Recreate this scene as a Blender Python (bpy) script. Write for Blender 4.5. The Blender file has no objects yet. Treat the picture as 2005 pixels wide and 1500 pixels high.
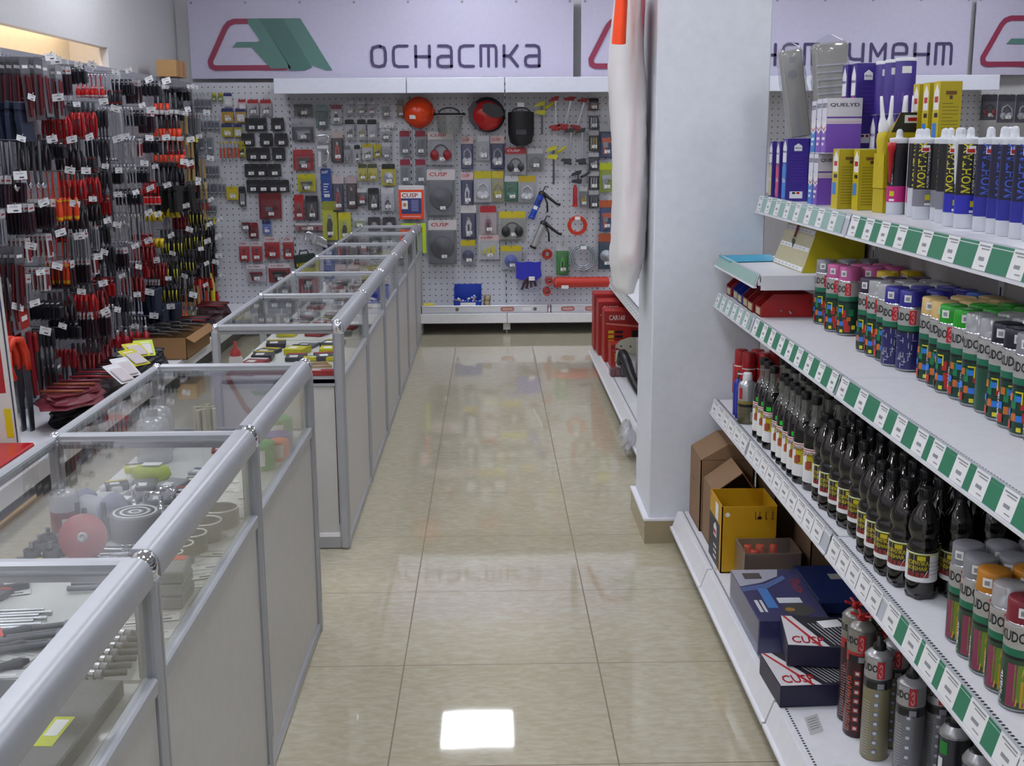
import bpy, math, random
from mathutils import Matrix, Vector, Euler
S = bpy.context.scene
PI = math.pi
# ------------------------------------------------------------ camera
FPX, PIT, YAW, ROLL, HC = 2298.2, .2051, .0176, -.0059, 1.5911
cd = bpy.data.cameras.new('camera'); cam = bpy.data.objects.new('camera', cd); S.collection.objects.link(cam)
cy, sy, cp, sp = math.cos(YAW), math.sin(YAW), math.cos(PIT), math.sin(PIT)
F = Vector((sy*cp, cy*cp, -sp)); R = Vector((cy, -sy, 0)); U = R.cross(F)
R2 = R*math.cos(ROLL)+U*math.sin(ROLL); U2 = -R*math.sin(ROLL)+U*math.cos(ROLL)
m = Matrix((R2, U2, -F)).transposed().to_4x4(); m.translation = Vector((0, 0, HC)); cam.matrix_world = m
cd.sensor_width = 36; cd.lens = FPX/2005*36; cd.clip_start = .05; cd.clip_end = 60
S.camera = cam
# ------------------------------------------------------------ world, exposure, lights
w = bpy.data.worlds.new('world'); S.world = w; w.use_nodes = True
w.node_tree.nodes['Background'].inputs[0].default_value = (.80, .87, 1, 1); w.node_tree.nodes['Background'].inputs[1].default_value = .25
vs = S.view_settings; vs.view_transform = 'Standard'; vs.look = 'None'; vs.gamma = 1; vs.use_curve_mapping = False; vs.exposure = 0.42
S.cycles.max_bounces = 9; S.cycles.diffuse_bounces = 3; S.cycles.glossy_bounces = 5; S.cycles.transmission_bounces = 4
S.cycles.transparent_max_bounces = 20; S.cycles.caustics_reflective = False; S.cycles.caustics_refractive = False
S.cycles.sample_clamp_indirect = 3.0; S.cycles.use_denoising = True
PANEL_W = 15      # emission strength of the ceiling panels
LAMPS = [(-.145, 9.1), (-2.0, 7.6), (1.9, 8.8), (-.145, 6.2), (-2.0, 5.2), (2.3, 5.6), (-.145, 3.6), (-2.0, 2.9), (2.3, 3.0), (-.145, .9), (-2.0, .6), (2.3, .5), (3.9, 8.8), (-.145, -1.6), (-2., -1.8), (2.3, -2.)]

# ------------------------------------------------------------ materials
def lin(h):
    h = h.lstrip('#'); c = [int(h[i:i+2], 16)/255 for i in (0, 2, 4)]
    return tuple(x/12.92 if x <= .04045 else ((x+.055)/1.055)**2.4 for x in c)
MC = {}
def mat(h, rough=.5, metal=0., spec=.5, nz=.06):
    k = (h, rough, metal, spec)
    if k in MC: return MC[k]
    m = bpy.data.materials.new('paint_'+h.lstrip('#')); m.use_nodes = True; nt = m.node_tree; b = nt.nodes['Principled BSDF']
    b.inputs['Roughness'].default_value = rough; b.inputs['Metallic'].default_value = metal; b.inputs['Specular IOR Level'].default_value = spec
    c = lin(h)
    n = nt.nodes.new('ShaderNodeTexNoise'); n.inputs['Scale'].default_value = 30; n.inputs['Detail'].default_value = 2
    tc = nt.nodes.new('ShaderNodeTexCoord'); nt.links.new(tc.outputs['Object'], n.inputs['Vector'])
    mx = nt.nodes.new('ShaderNodeMix'); mx.data_type = 'RGBA'
    mx.inputs[6].default_value = tuple(x*(1-nz) for x in c)+(1,); mx.inputs[7].default_value = tuple(min(1, x*(1+nz)) for x in c)+(1,)
    nt.links.new(n.outputs[0], mx.inputs[0]); nt.links.new(mx.outputs[2], b.inputs['Base Color'])
    MC[k] = m; return m
def emit(h, s):
    m = bpy.data.materials.new('lamp_glow'); m.use_nodes = True; b = m.node_tree.nodes['Principled BSDF']
    b.inputs['Base Color'].default_value = lin(h)+(1,); b.inputs['Emission Color'].default_value = lin(h)+(1,); b.inputs['Emission Strength'].default_value = s
    return m
def clear(name, tint='#f4faf8', base=.05, k=.9, body=0., rough=.02):
    """thin clear sheet: see-through, with a mirror-like sheen that grows towards grazing view, and a little milky body"""
    m = bpy.data.materials.new(name); m.use_nodes = True; nt = m.node_tree; nt.nodes.remove(nt.nodes['Principled BSDF'])
    out = nt.nodes['Material Output']; T = nt.nodes.new('ShaderNodeBsdfTransparent'); T.inputs[0].default_value = lin(tint)+(1,)
    G = nt.nodes.new('ShaderNodeBsdfGlossy'); G.inputs['Roughness'].default_value = rough; G.inputs[0].default_value = (1, 1, 1, 1)
    lw = nt.nodes.new('ShaderNodeLayerWeight'); lw.inputs[0].default_value = .5
    p = nt.nodes.new('ShaderNodeMath'); p.operation = 'POWER'; p.inputs[1].default_value = 5; nt.links.new(lw.outputs['Facing'], p.inputs[0])
    q = nt.nodes.new('ShaderNodeMath'); q.operation = 'MULTIPLY_ADD'; q.inputs[1].default_value = k; q.inputs[2].default_value = base; nt.links.new(p.outputs[0], q.inputs[0])
    first = T
    if body:
        D = nt.nodes.new('ShaderNodeBsdfDiffuse'); D.inputs[0].default_value = lin(tint)+(1,)
        a = nt.nodes.new('ShaderNodeMixShader'); a.inputs[0].default_value = body; nt.links.new(T.outputs[0], a.inputs[1]); nt.links.new(D.outputs[0], a.inputs[2]); first = a
    mx = nt.nodes.new('ShaderNodeMixShader'); nt.links.new(q.outputs[0], mx.inputs[0]); nt.links.new(first.outputs[0], mx.inputs[1]); nt.links.new(G.outputs[0], mx.inputs[2])
    nt.links.new(mx.outputs[0], out.inputs[0]); return m
def floor_mat():
    m = bpy.data.materials.new('polished_tile'); m.use_nodes = True; nt = m.node_tree; b = nt.nodes['Principled BSDF']; N = nt.nodes.new; L = nt.links.new
    g = N('ShaderNodeNewGeometry'); sx = N('ShaderNodeSeparateXYZ'); L(g.outputs['Position'], sx.inputs[0])
    def mth(op, a, b_=None, c=None):
        n = N('ShaderNodeMath'); n.operation = op
        for i, v in enumerate((a, b_, c)):
            if v is None: continue
            if isinstance(v, (int, float)): n.inputs[i].default_value = v
            else: L(v, n.inputs[i])
        return n.outputs[0]
    def line(o, off):
        f = mth('FRACT', mth('DIVIDE', mth('SUBTRACT', o, off), .6))
        return mth('LESS_THAN', mth('MINIMUM', f, mth('SUBTRACT', 1, f)), .0032)
    def cell(o, off): return mth('FLOOR', mth('DIVIDE', mth('SUBTRACT', o, off), .6))
    gl = mth('MAXIMUM', line(sx.outputs[0], -.279), line(sx.outputs[1], 2.778))
    cb = N('ShaderNodeCombineXYZ'); L(cell(sx.outputs[0], -.279), cb.inputs[0]); L(cell(sx.outputs[1], 2.778), cb.inputs[1])
    wn = N('ShaderNodeTexWhiteNoise'); L(cb.outputs[0], wn.inputs['Vector'])
    ad = N('ShaderNodeVectorMath'); ad.operation = 'MULTIPLY_ADD'; L(wn.outputs['Color'], ad.inputs[0]); ad.inputs[1].default_value = (7, 7, 7); L(g.outputs['Position'], ad.inputs[2])
    mp = N('ShaderNodeMapping'); mp.inputs['Scale'].default_value = (1, 2.3, 1); L(ad.outputs[0], mp.inputs[0])
    n1 = N('ShaderNodeTexNoise'); n1.inputs['Scale'].default_value = 24; n1.inputs['Detail'].default_value = 8; n1.inputs['Distortion'].default_value = .6; L(mp.outputs[0], n1.inputs['Vector'])
    r = N('ShaderNodeValToRGB'); r.color_ramp.elements[0].position = .33; r.color_ramp.elements[1].position = .66
    r.color_ramp.elements[0].color = lin('#b4ab92')+(1,); r.color_ramp.elements[1].color = lin('#bfb9a6')+(1,)
    e = r.color_ramp.elements.new(.5); e.color = lin('#b9b19a')+(1,); L(n1.outputs[0], r.inputs[0])
    mx = N('ShaderNodeMix'); mx.data_type = 'RGBA'; L(gl, mx.inputs[0]); L(r.outputs[0], mx.inputs[6]); mx.inputs[7].default_value = lin('#6b5a44')+(1,)
    L(mx.outputs[2], b.inputs['Base Color'])
    n2 = N('ShaderNodeTexNoise'); n2.inputs['Scale'].default_value = 3; L(g.outputs['Position'], n2.inputs['Vector'])
    bp = N('ShaderNodeBump'); bp.inputs['Strength'].default_value = .02; bp.inputs['Distance'].default_value = .02; L(n2.outputs[0], bp.inputs['Height']); L(bp.outputs[0], b.inputs['Normal'])
    L(mth('MULTIPLY_ADD', gl, .5, .035), b.inputs['Roughness']); b.inputs['IOR'].default_value = 1.75
    return m
def peg_mat(axis, h='#c9cad2'):
    """white sheet steel with a 25 mm grid of dark round holes"""
    m = bpy.data.materials.new('pegboard_steel'); m.use_nodes = True; nt = m.node_tree; b = nt.nodes['Principled BSDF']; N = nt.nodes.new; L = nt.links.new
    g = N('ShaderNodeNewGeometry'); sx = N('ShaderNodeSeparateXYZ'); L(g.outputs['Position'], sx.inputs[0])
    sc = []
    for o in (sx.outputs[axis], sx.outputs[2]):
        d = N('ShaderNodeMath'); d.operation = 'DIVIDE'; L(o, d.inputs[0]); d.inputs[1].default_value = .05
        f = N('ShaderNodeMath'); f.operation = 'FRACT'; L(d.outputs[0], f.inputs[0])
        s = N('ShaderNodeMath'); s.operation = 'SUBTRACT'; L(f.outputs[0], s.inputs[0]); s.inputs[1].default_value = .5; sc.append(s.outputs[0])
    v = N('ShaderNodeCombineXYZ'); L(sc[0], v.inputs[0]); L(sc[1], v.inputs[1])
    ln = N('ShaderNodeVectorMath'); ln.operation = 'LENGTH'; L(v.outputs[0], ln.inputs[0])
    lt = N('ShaderNodeMath'); lt.operation = 'LESS_THAN'; L(ln.outputs['Value'], lt.inputs[0]); lt.inputs[1].default_value = .10
    mx = N('ShaderNodeMix'); mx.data_type = 'RGBA'; L(lt.outputs[0], mx.inputs[0]); mx.inputs[6].default_value = lin(h)+(1,); mx.inputs[7].default_value = lin('#26262c')+(1,)
    L(mx.outputs[2], b.inputs['Base Color']); b.inputs['Roughness'].default_value = .4
    return m

ALU = mat('#aaacb2', .36, .4); ALUD = mat('#8f9096', .4, .3); CHROME = mat('#e8e8f0', .06, 1.); STEEL = mat('#a9abb0', .25, .95); IRON = mat('#54565c', .4, .8)
WHITE = mat('#e6e6ec', .4); PAPER = mat('#e9e9ea', .6); BLACK = mat('#15151a', .4); DGREY = mat('#3a3b42', .45); RED = mat('#b3161c', .38); ORANGE = mat('#e2391c', .4); YEL = mat('#d9c916', .4)
LAM = mat('#bab8b6', .45); INK = mat('#33333c', .7); NAVY = mat('#232a5e', .4); BLUE = mat('#1f3fa6', .38); GREEN = mat('#2f7a5c', .45); WOOD = mat('#b98e5a', .55); CARD = mat('#9a7a58', .75)
SILV = mat('#b4b4b8', .3, .6); GREY = mat('#8d8e94', .5); LGREY = mat('#b9bac0', .5); DRED = mat('#7c141c', .45)
GLASS = clear('glass', '#f8f9f8', .025, .8); FILM = clear('clear_film', '#f4f5f8', .06, .6, .03, .10); HAZY = clear('milky_film', '#e6e6ea', .10, .6, .38, .2)

# ------------------------------------------------------------ mesh helpers
TXT = {}
def glyphs(s):
    if s not in TXT:
        c = bpy.data.curves.new('t', 'FONT'); c.body = s; c.resolution_u = 2; c.offset = .018; o = bpy.data.objects.new('t', c); S.collection.objects.link(o)
        me = bpy.data.meshes.new_from_object(o.evaluated_get(bpy.context.evaluated_depsgraph_get()))
        vv = [tuple(v.co) for v in me.vertices]; ff = [tuple(p.vertices) for p in me.polygons]
        if vv:
            x0 = min(v[0] for v in vv); x1 = max(v[0] for v in vv); y0 = min(v[1] for v in vv); y1 = max(v[1] for v in vv)
            vv = [((v[0]-x0)/(x1-x0), (v[1]-y0)/(y1-y0), 0) for v in vv]
        bpy.data.objects.remove(o); bpy.data.curves.remove(c); bpy.data.meshes.remove(me); TXT[s] = (vv, ff)
    return TXT[s]
def T3(x=0, y=0, z=0, rx=0, ry=0, rz=0, s=1):
    return Matrix.Translation((x, y, z)) @ Euler((rx, ry, rz)).to_matrix().to_4x4() @ Matrix.Scale(s, 4)
class M:
    def __init__(s): s.v = []; s.f = []; s.mi = []; s.sm = []; s.ms = []; s.T = None
    def add(s, vs, fs, m, smooth=False, T=None):
        if m not in s.ms: s.ms.append(m)
        i = s.ms.index(m); n = len(s.v)
        if T is not None: vs = [T @ Vector(p) for p in vs]
        if s.T is not None: vs = [s.T @ Vector(p) for p in vs]
        s.v += [tuple(p) for p in vs]
        for f in fs: s.f.append(tuple(n+k for k in f)); s.mi.append(i); s.sm.append(smooth)
        return s
    def box(s, x0, y0, z0, x1, y1, z1, m, b=0, T=None):
        if b <= 0:
            vs = [(x, y, z) for x in (x0, x1) for y in (y0, y1) for z in (z0, z1)]
            return s.add(vs, [(0, 1, 3, 2), (4, 6, 7, 5), (0, 4, 5, 1), (2, 3, 7, 6), (0, 2, 6, 4), (1, 5, 7, 3)], m, False, T)
        X = (x0, x1); Y = (y0, y1); Z = (z0, z1); vs = []; idx = {}
        for i in (0, 1):
            for j in (0, 1):
                for k in (0, 1):
                    di, dj, dk = (b, -b)[i], (b, -b)[j], (b, -b)[k]
                    for a, p in enumerate(((X[i], Y[j]+dj, Z[k]+dk), (X[i]+di, Y[j], Z[k]+dk), (X[i]+di, Y[j]+dj, Z[k]))):
                        idx[i, j, k, a] = len(vs); vs.append(p)
        fs = []
        for i in (0, 1):
            q = [idx[i, 0, 0, 0], idx[i, 1, 0, 0], idx[i, 1, 1, 0], idx[i, 0, 1, 0]]; fs.append(q[::-1] if i == 0 else q)
            q = [idx[0, i, 0, 1], idx[1, i, 0, 1], idx[1, i, 1, 1], idx[0, i, 1, 1]]; fs.append(q if i == 0 else q[::-1])
            q = [idx[0, 0, i, 2], idx[1, 0, i, 2], idx[1, 1, i, 2], idx[0, 1, i, 2]]; fs.append(q[::-1] if i == 0 else q)
        for i in (0, 1):
            for j in (0, 1):
                fs.append((idx[i, j, 0, 0], idx[i, j, 1, 0], idx[i, j, 1, 1], idx[i, j, 0, 1]))
                fs.append((idx[i, 0, j, 0], idx[i, 1, j, 0], idx[i, 1, j, 2], idx[i, 0, j, 2]))
                fs.append((idx[0, i, j, 1], idx[1, i, j, 1], idx[1, i, j, 2], idx[0, i, j, 2]))
        for i in (0, 1):
            for j in (0, 1):
                for k in (0, 1): fs.append((idx[i, j, k, 0], idx[i, j, k, 1], idx[i, j, k, 2]))
        return s.add(vs, fs, m, False, T)
    def lathe(s, pr, m, n=16, T=None, smooth=True, cap=True):
        vs = []; fs = []
        for r, z in pr: vs += [(r*math.cos(2*PI*k/n), r*math.sin(2*PI*k/n), z) for k in range(n)]
        for a in range(len(pr)-1):
            for k in range(n): fs.append((a*n+k, a*n+(k+1) % n, (a+1)*n+(k+1) % n, (a+1)*n+k))
        s.add(vs, fs, m, smooth, T)
        if cap:
            for a, rev in ((0, True), (len(pr)-1, False)):
                if pr[a][0] > 1e-5:
                    c = [(pr[a][0]*math.cos(2*PI*k/n), pr[a][0]*math.sin(2*PI*k/n), pr[a][1]) for k in range(n)]
                    s.add(c, [tuple(range(n))[::-1] if rev else tuple(range(n))], m, False, T)
        return s
    def cyl(s, r, z0, z1, m, n=12, T=None, r2=None): return s.lathe([(r, z0), (r if r2 is None else r2, z1)], m, n, T)
    def tube(s, pts, r, m, n=6, T=None, closed=False):
        P_ = [Vector(p) for p in pts]; rs = r if isinstance(r, (list, tuple)) else [r]*len(P_); vs = []; fs = []; N = len(P_); up = None
        for i, p in enumerate(P_):
            if closed: d = P_[(i+1) % N]-P_[i-1]
            else: d = P_[min(i+1, N-1)]-P_[max(i-1, 0)]
            d.normalize()
            if up is None: up = Vector((0, 0, 1)) if abs(d.z) < .9 else Vector((0, 1, 0))
            a = d.cross(up).normalized(); up = a.cross(d).normalized()
            vs += [p+(a*math.cos(2*PI*k/n)+up*math.sin(2*PI*k/n))*rs[i] for k in range(n)]
        for i in range(N if closed else N-1):
            j = (i+1) % N
            for k in range(n): fs.append((i*n+k, i*n+(k+1) % n, j*n+(k+1) % n, j*n+k))
        if not closed: fs += [tuple(range(n))[::-1], tuple(range((N-1)*n, N*n))]
        return s.add(vs, fs, m, True, T)
    def prism(s, poly, h, m, T=None, z0=0):
        n = len(poly); vs = [(x, y, z0) for x, y in poly]+[(x, y, z0+h) for x, y in poly]
        return s.add(vs, [tuple(range(n))[::-1], tuple(range(n, 2*n))]+[(k, (k+1) % n, n+(k+1) % n, n+k) for k in range(n)], m, False, T)
    def plate(s, poly, y0, y1, m, T=None):
        """outline in x,z, thickness along y"""
        n = len(poly); vs = [(x, y0, z) for x, z in poly]+[(x, y1, z) for x, z in poly]
        return s.add(vs, [tuple(range(n)), tuple(range(n, 2*n))[::-1]]+[(k, n+k, n+(k+1) % n, (k+1) % n) for k in range(n)], m, False, T)
    def text(s, t, w_, h, m, T=None):
        """lettering in the xz plane facing -y, its lower left corner at the origin"""
        vv, ff = glyphs(t)
        return s.add([(x*w_, 0, y*h) for x, y, _ in vv], ff, m, False, T)
    def wrap(s, t, w_, h, R_, z, m, a0=0., up=False):
        """lettering around a cylinder, centred at angle a0 (0 faces -y)"""
        vv, ff = glyphs(t); vs = []
        for x, y, _ in vv:
            if up: x, y = -(y-.5)*h, x*w_
            else: x, y = (x-.5)*w_, y*h
            a = a0+x/R_; vs.append((R_*math.sin(a), -R_*math.cos(a), z+y))
        return s.add(vs, ff, m)
    def patch(s, w_, h, R_, z, m, a0=0., n=4):
        vs = []; fs = []
        for i in range(n+1):
            a = a0+(i/n-.5)*w_/R_; vs += [(R_*math.sin(a), -R_*math.cos(a), z), (R_*math.sin(a), -R_*math.cos(a), z+h)]
        for i in range(n): fs.append((2*i, 2*i+2, 2*i+3, 2*i+1))
        return s.add(vs, fs, m, True)
    def quad(s, w_, h, m, T=None): return s.add([(0, 0, 0), (w_, 0, 0), (w_, 0, h), (0, 0, h)], [(0, 1, 2, 3)], m, False, T)
    def build(s, name, parent=None, loc=None, rot=None):
        me = bpy.data.meshes.new(name); me.from_pydata(s.v, [], s.f)
        for q in s.ms: me.materials.append(q)
        me.polygons.foreach_set('material_index', s.mi); me.polygons.foreach_set('use_smooth', s.sm); me.update()
        o = bpy.data.objects.new(name, me); S.collection.objects.link(o)
        if parent: o.parent = parent
        if loc: o.location = loc
        if rot: o.rotation_euler = rot
        return o
def tag(o, label=None, cat=None, group=None, kind=None):
    for k, v in (('label', label), ('category', cat), ('group', group), ('kind', kind)):
        if v: o[k] = v
        elif k in o.keys(): del o[k]
    return o
def thing(name, label=None, cat=None, loc=(0, 0, 0), rz=0, group=None):
    o = bpy.data.objects.new(name, None); o.empty_display_size = .05; S.collection.objects.link(o); o.location = loc; o.rotation_euler = (0, 0, rz)
    return tag(o, label, cat, group)
def copy_tree(tr, parent=None):
    c = tr[0].copy(); S.collection.objects.link(c); c.parent = parent
    for ch in tr[1]: copy_tree(ch, c)
    return c
PROTO = {}
def use(key, make, loc, rot=(0, 0, 0), label=None, cat=None, group=None, sc=1.):
    """the first time builds the thing, afterwards copies it with all its parts"""
    if key not in PROTO:
        n0 = len(S.collection.objects); o = make(); new = S.collection.objects[n0-1:] if n0 else list(S.collection.objects)
        def tree(p): return (p, [tree(q) for q in new if q.parent == p])
        PROTO[key] = tree(o)
    else: o = copy_tree(PROTO[key])
    o.location = loc; o.rotation_euler = rot if isinstance(rot, tuple) else (0, 0, rot); o.scale = (sc, sc, sc)
    return tag(o, label, cat, group)
def struct(mb, name): return tag(mb.build(name), kind='structure')
# ------------------------------------------------------------ room shell
ZC = 3.32
fl = M(); fl.add([(-3.4, -3, 0), (6, -3, 0), (6, 10.4, 0), (-3.4, 10.4, 0)], [(0, 1, 2, 3)], floor_mat()); struct(fl, 'floor')
WALLP = mat('#d2d1d4', .6); ROOF = mat('#d6d8dc', .7)
q = M().box(-3.5, 10.22, 0, 6, 10.4, ZC, WALLP); struct(q, 'wall_back')
# left wall with a recessed, warmly lit niche above the tool display; its lamp sits up inside, behind the lintel
NY1, NZ0, NZ1 = 8.36, 2.0, 2.215
CRM = mat('#f2ead8', .7)
q = M().box(-3.5, -3, 0, -2.60, 10.22, NZ0, WALLP).box(-2.66, -3, NZ1, -2.60, NY1, ZC, WALLP).box(-3.5, NY1, NZ0, -2.60, 10.22, ZC, WALLP).box(-3.5, -3, NZ0, -2.86, NY1, ZC, CRM).box(-2.86, -3, 2.62, -2.66, NY1, 2.66, CRM)
struct(q, 'wall_left')
q = M().box(6, -3, 0, 6.1, 10.4, ZC, WALLP); struct(q, 'wall_right')
q = M().box(-3.5, -3.1, 0, 6.1, -3, ZC, WALLP); struct(q, 'wall_rear')
q = M().box(-3.5, -3.1, ZC, 6.1, 10.4, ZC+.1, ROOF)
G = mat('#aeb0b4', .6)
for i in range(16): q.box(-3.4+.6*i-.01, -3, ZC-.006, -3.4+.6*i+.01, 10.3, ZC, G)
for i in range(22): q.box(-3.4, -3+.6*i-.01, ZC-.007, 6, -3+.6*i+.01, ZC-.001, G)
struct(q, 'ceiling')
GLOW = emit('#f4f7ff', PANEL_W)
def mk_panel():
    t = thing('ceiling_light')
    M().box(-.31, -.31, 0, .31, -.295, -.03, WHITE).box(-.31, .295, 0, .31, .31, -.03, WHITE).box(-.31, -.295, 0, -.295, .295, -.03, WHITE).box(.295, -.295, 0, .31, .295, -.03, WHITE).build('frame', t)
    M().box(-.295, -.295, -.004, .295, .295, -.022, GLOW).build('diffuser', t)
    return t
for i, (x, y) in enumerate(LAMPS):
    use('panel', mk_panel, (x, y, ZC-.007), 0, 'square white ceiling light panel mirrored in the glossy floor' if i == 0 else 'square white light panel set in the grid of the ceiling', 'ceiling light', None if i == 0 else 'ceiling light panels')
# warm lamp of the niche
t = thing('strip_light', 'warm strip light hidden behind the lintel of the niche above the tools', 'light', (-2.70, 5.4, 2.58))
M().box(-.02, -2.8, -.012, .02, 2.8, .03, WHITE).build('housing', t)
M().box(-.015, -2.78, -.02, .015, 2.78, -.012, emit('#ffe2bd', 34)).build('tube', t)
# pillar with stone skirting
PX0, PX1, PY0, PY1 = .622, 1.045, 4.48, 4.90
tag(M().box(PX0, PY0, 0, PX1, PY1, ZC, mat('#dde1ea', .55), .004).build('pillar'), kind='structure')
sk = M(); B_ = mat('#a3967a', .15)
for a in ((PX0-.018, PY0-.018, PX1+.018, PY0), (PX0-.018, PY0, PX0, PY1+.018), (PX1, PY0, PX1+.018, PY1+.018)): sk.box(a[0], a[1], .0, a[2], a[3], .095, B_)
struct(sk, 'baseboard_pillar')
sk = M()
for a in ((PX0-.022, PY0-.022, PX1+.022, PY0), (PX0-.022, PY0, PX0, PY1+.018), (PX1, PY0, PX1+.022, PY1+.018)): sk.box(a[0], a[1], .096, a[2], a[3], .104, WHITE)
struct(sk, 'trim_1')

# ------------------------------------------------------------ banners on the back wall
LET = {  # strokes in a cell 0..1 wide, 0..1 high
 'о': [[(.5, 1), (.82, .93), (.9, .72), (.9, .28), (.82, .07), (.5, 0), (.18, .07), (.1, .28), (.1, .72), (.18, .93), (.5, 1), (.6, 1)]],
 'с': [[(.9, 1), (.35, 1), (.14, .93), (.08, .75), (.08, .25), (.14, .07), (.35, 0), (.9, 0)]],
 'н': [[(.1, 0), (.1, 1)], [(.9, 0), (.9, 1)], [(.1, .48), (.9, .48)]],
 'а': [[(.15, 1), (.65, 1), (.85, .93), (.9, .75), (.9, 0)], [(.9, .5), (.3, .5), (.12, .42), (.08, .25), (.12, .07), (.3, 0), (.9, 0)]],
 'т': [[(.05, 0), (.05, 1), (.85, 1), (.93, .9), (.95, .75), (.95, 0)], [(.5, 0), (.5, 1)]],
 'к': [[(.12, 0), (.12, 1)], [(.12, .5), (.45, .5), (.9, 1)], [(.45, .5), (.92, 0)]],
 'и': [[(.1, 1), (.1, .25), (.15, .07), (.35, 0), (.9, 0)], [(.9, 1), (.9, 0)]],
 'р': [[(.1, -.38), (.1, 1), (.65, 1), (.85, .93), (.9, .75), (.9, .25), (.85, .07), (.65, 0), (.1, 0)]],
 'у': [[(.1, 1), (.1, .5), (.18, .3), (.4, .25), (.9, .25)], [(.9, 1), (.9, -.1), (.8, -.32), (.5, -.38), (.15, -.38)]],
 'м': [[(.08, 0), (.08, 1), (.5, .4), (.92, 1), (.92, 0)]],
 'е': [[(.1, .52), (.9, .52), (.9, .8), (.8, .96), (.6, 1), (.35, 1), (.15, .93), (.1, .75), (.1, .25), (.16, .07), (.4, 0), (.85, 0)]]}
def stroke(q, pts, w_, m, y0, d=.002):
    """a flat rounded band along a polyline in the xz plane"""
    for i in range(len(pts)-1):
        (x0, z0), (x1, z1) = pts[i], pts[i+1]; L_ = math.hypot(x1-x0, z1-z0) or 1e-6; nx, nz = -(z1-z0)/L_*w_/2, (x1-x0)/L_*w_/2
        a = math.atan2(z1-z0, x1-x0); poly = []
        for k in range(5): t_ = a-PI/2+PI*k/4; poly.append((x1+math.cos(t_)*w_/2, z1+math.sin(t_)*w_/2))
        for k in range(5): t_ = a+PI/2+PI*k/4; poly.append((x0+math.cos(t_)*w_/2, z0+math.sin(t_)*w_/2))
        q.plate(poly, y0-d-.00002*(i % 2), y0, m)
VINYL = mat('#c3bfd6', .45); PLUM = mat('#443a63', .5); LRED = mat('#8f2f4e', .5); LGRN = mat('#557f78', .5)
BY = 10.12
def banner(x0, x1, word, wx0, wx1, logo_x, label):
    t = thing('banner', label, 'banner', (0, BY, 0)); z0, z1 = 2.095, 2.735
    q = M(); n = 24   # softly wavy vinyl sheet
    vs = []; fs = []
    for i in range(n+1):
        x = x0+(x1-x0)*i/n; wv = .004*math.sin(i*1.3)
        vs += [(x, wv, z0), (x, wv*.3, z1), (x, wv+.002, z0), (x, wv*.3+.002, z1)]
    for i in range(n): fs += [(4*i, 4*i+4, 4*i+5, 4*i+1), (4*i+2, 4*i+3, 4*i+7, 4*i+6)]
    q.add(vs, fs, VINYL, True); q.build('sheet', t)
    # logo: open rounded triangle in plum red with a green twin-bar M
    if logo_x is not None:
        lx = logo_x; q = M(); sc = 1.0
        stroke(q, [(lx+.64, 2.181), (lx+.06, 2.181), (lx+.028, 2.196), (lx+.022, 2.235), (lx+.16, 2.50), (lx+.19, 2.535), (lx+.235, 2.552), (lx+.37, 2.552)], .043, LRED, -.005)
        q.plate([(lx+.66, 2.158), (lx+.66, 2.16), (lx+.66, 2.2), (lx+.68, 2.204)], -.0075, -.005, LRED)
        q.build('logo_ring', t); q = M()
        q.plate([(lx+.35, 2.574), (lx+.44, 2.574), (lx+.69, 2.175), (lx+.52, 2.175), (lx+.37, 2.345), (lx+.21, 2.345), (lx+.25, 2.388), (lx+.42, 2.388), (lx+.44, 2.40), (lx+.345, 2.545)], -.009, -.006, LGRN)
        q.plate([(lx+.44, 2.574), (lx+.64, 2.574), (lx+.86, 2.185), (lx+.80, 2.158), (lx+.67, 2.158), (lx+.66, 2.215)], -.009, -.006, mat('#47706a', .5))
        q.plate([(lx+.64, 2.574), (lx+.78, 2.574), (lx+1.03, 2.158), (lx+.98, 2.158), (lx+.85, 2.204)], -.009, -.006, LGRN)
        q.build('logo_bars', t)
    if word:
        q = M(); n = len(word); cw = (wx1-wx0)/(n-.22)
        for i, ch in enumerate(word):
            for st in LET[ch]: stroke(q, [(wx0+cw*i+px*cw*.78, 2.185+pz*.165) for px, pz in st], .024, PLUM, -.005)
        q.build('lettering', t)
    q = M()
    for i in range(int((x1-x0)/.4)+1): q.lathe([(.010, 0), (.008, .002)], GREY, 10, T3(x0+.03+i*(x1-x0-.06)/int((x1-x0)/.4), -.004, 2.70, PI/2, 0, 0))
    q.build('eyelets', t)
banner(-2.47, .705, 'оснастка', -.985, .435, -2.33, 'pale lavender banner reading оснастка above the left half of the tool wall')
banner(.77, 4.02, 'инструмент', 2.08, 3.88, .83, 'pale lavender banner reading инструмент, partly behind the pillar and glue shelf')
banner(4.06, 7.3-1.4, '', 0, 0, 4.12, 'pale lavender banner beginning at the right edge, only its red logo corner showing')

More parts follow.
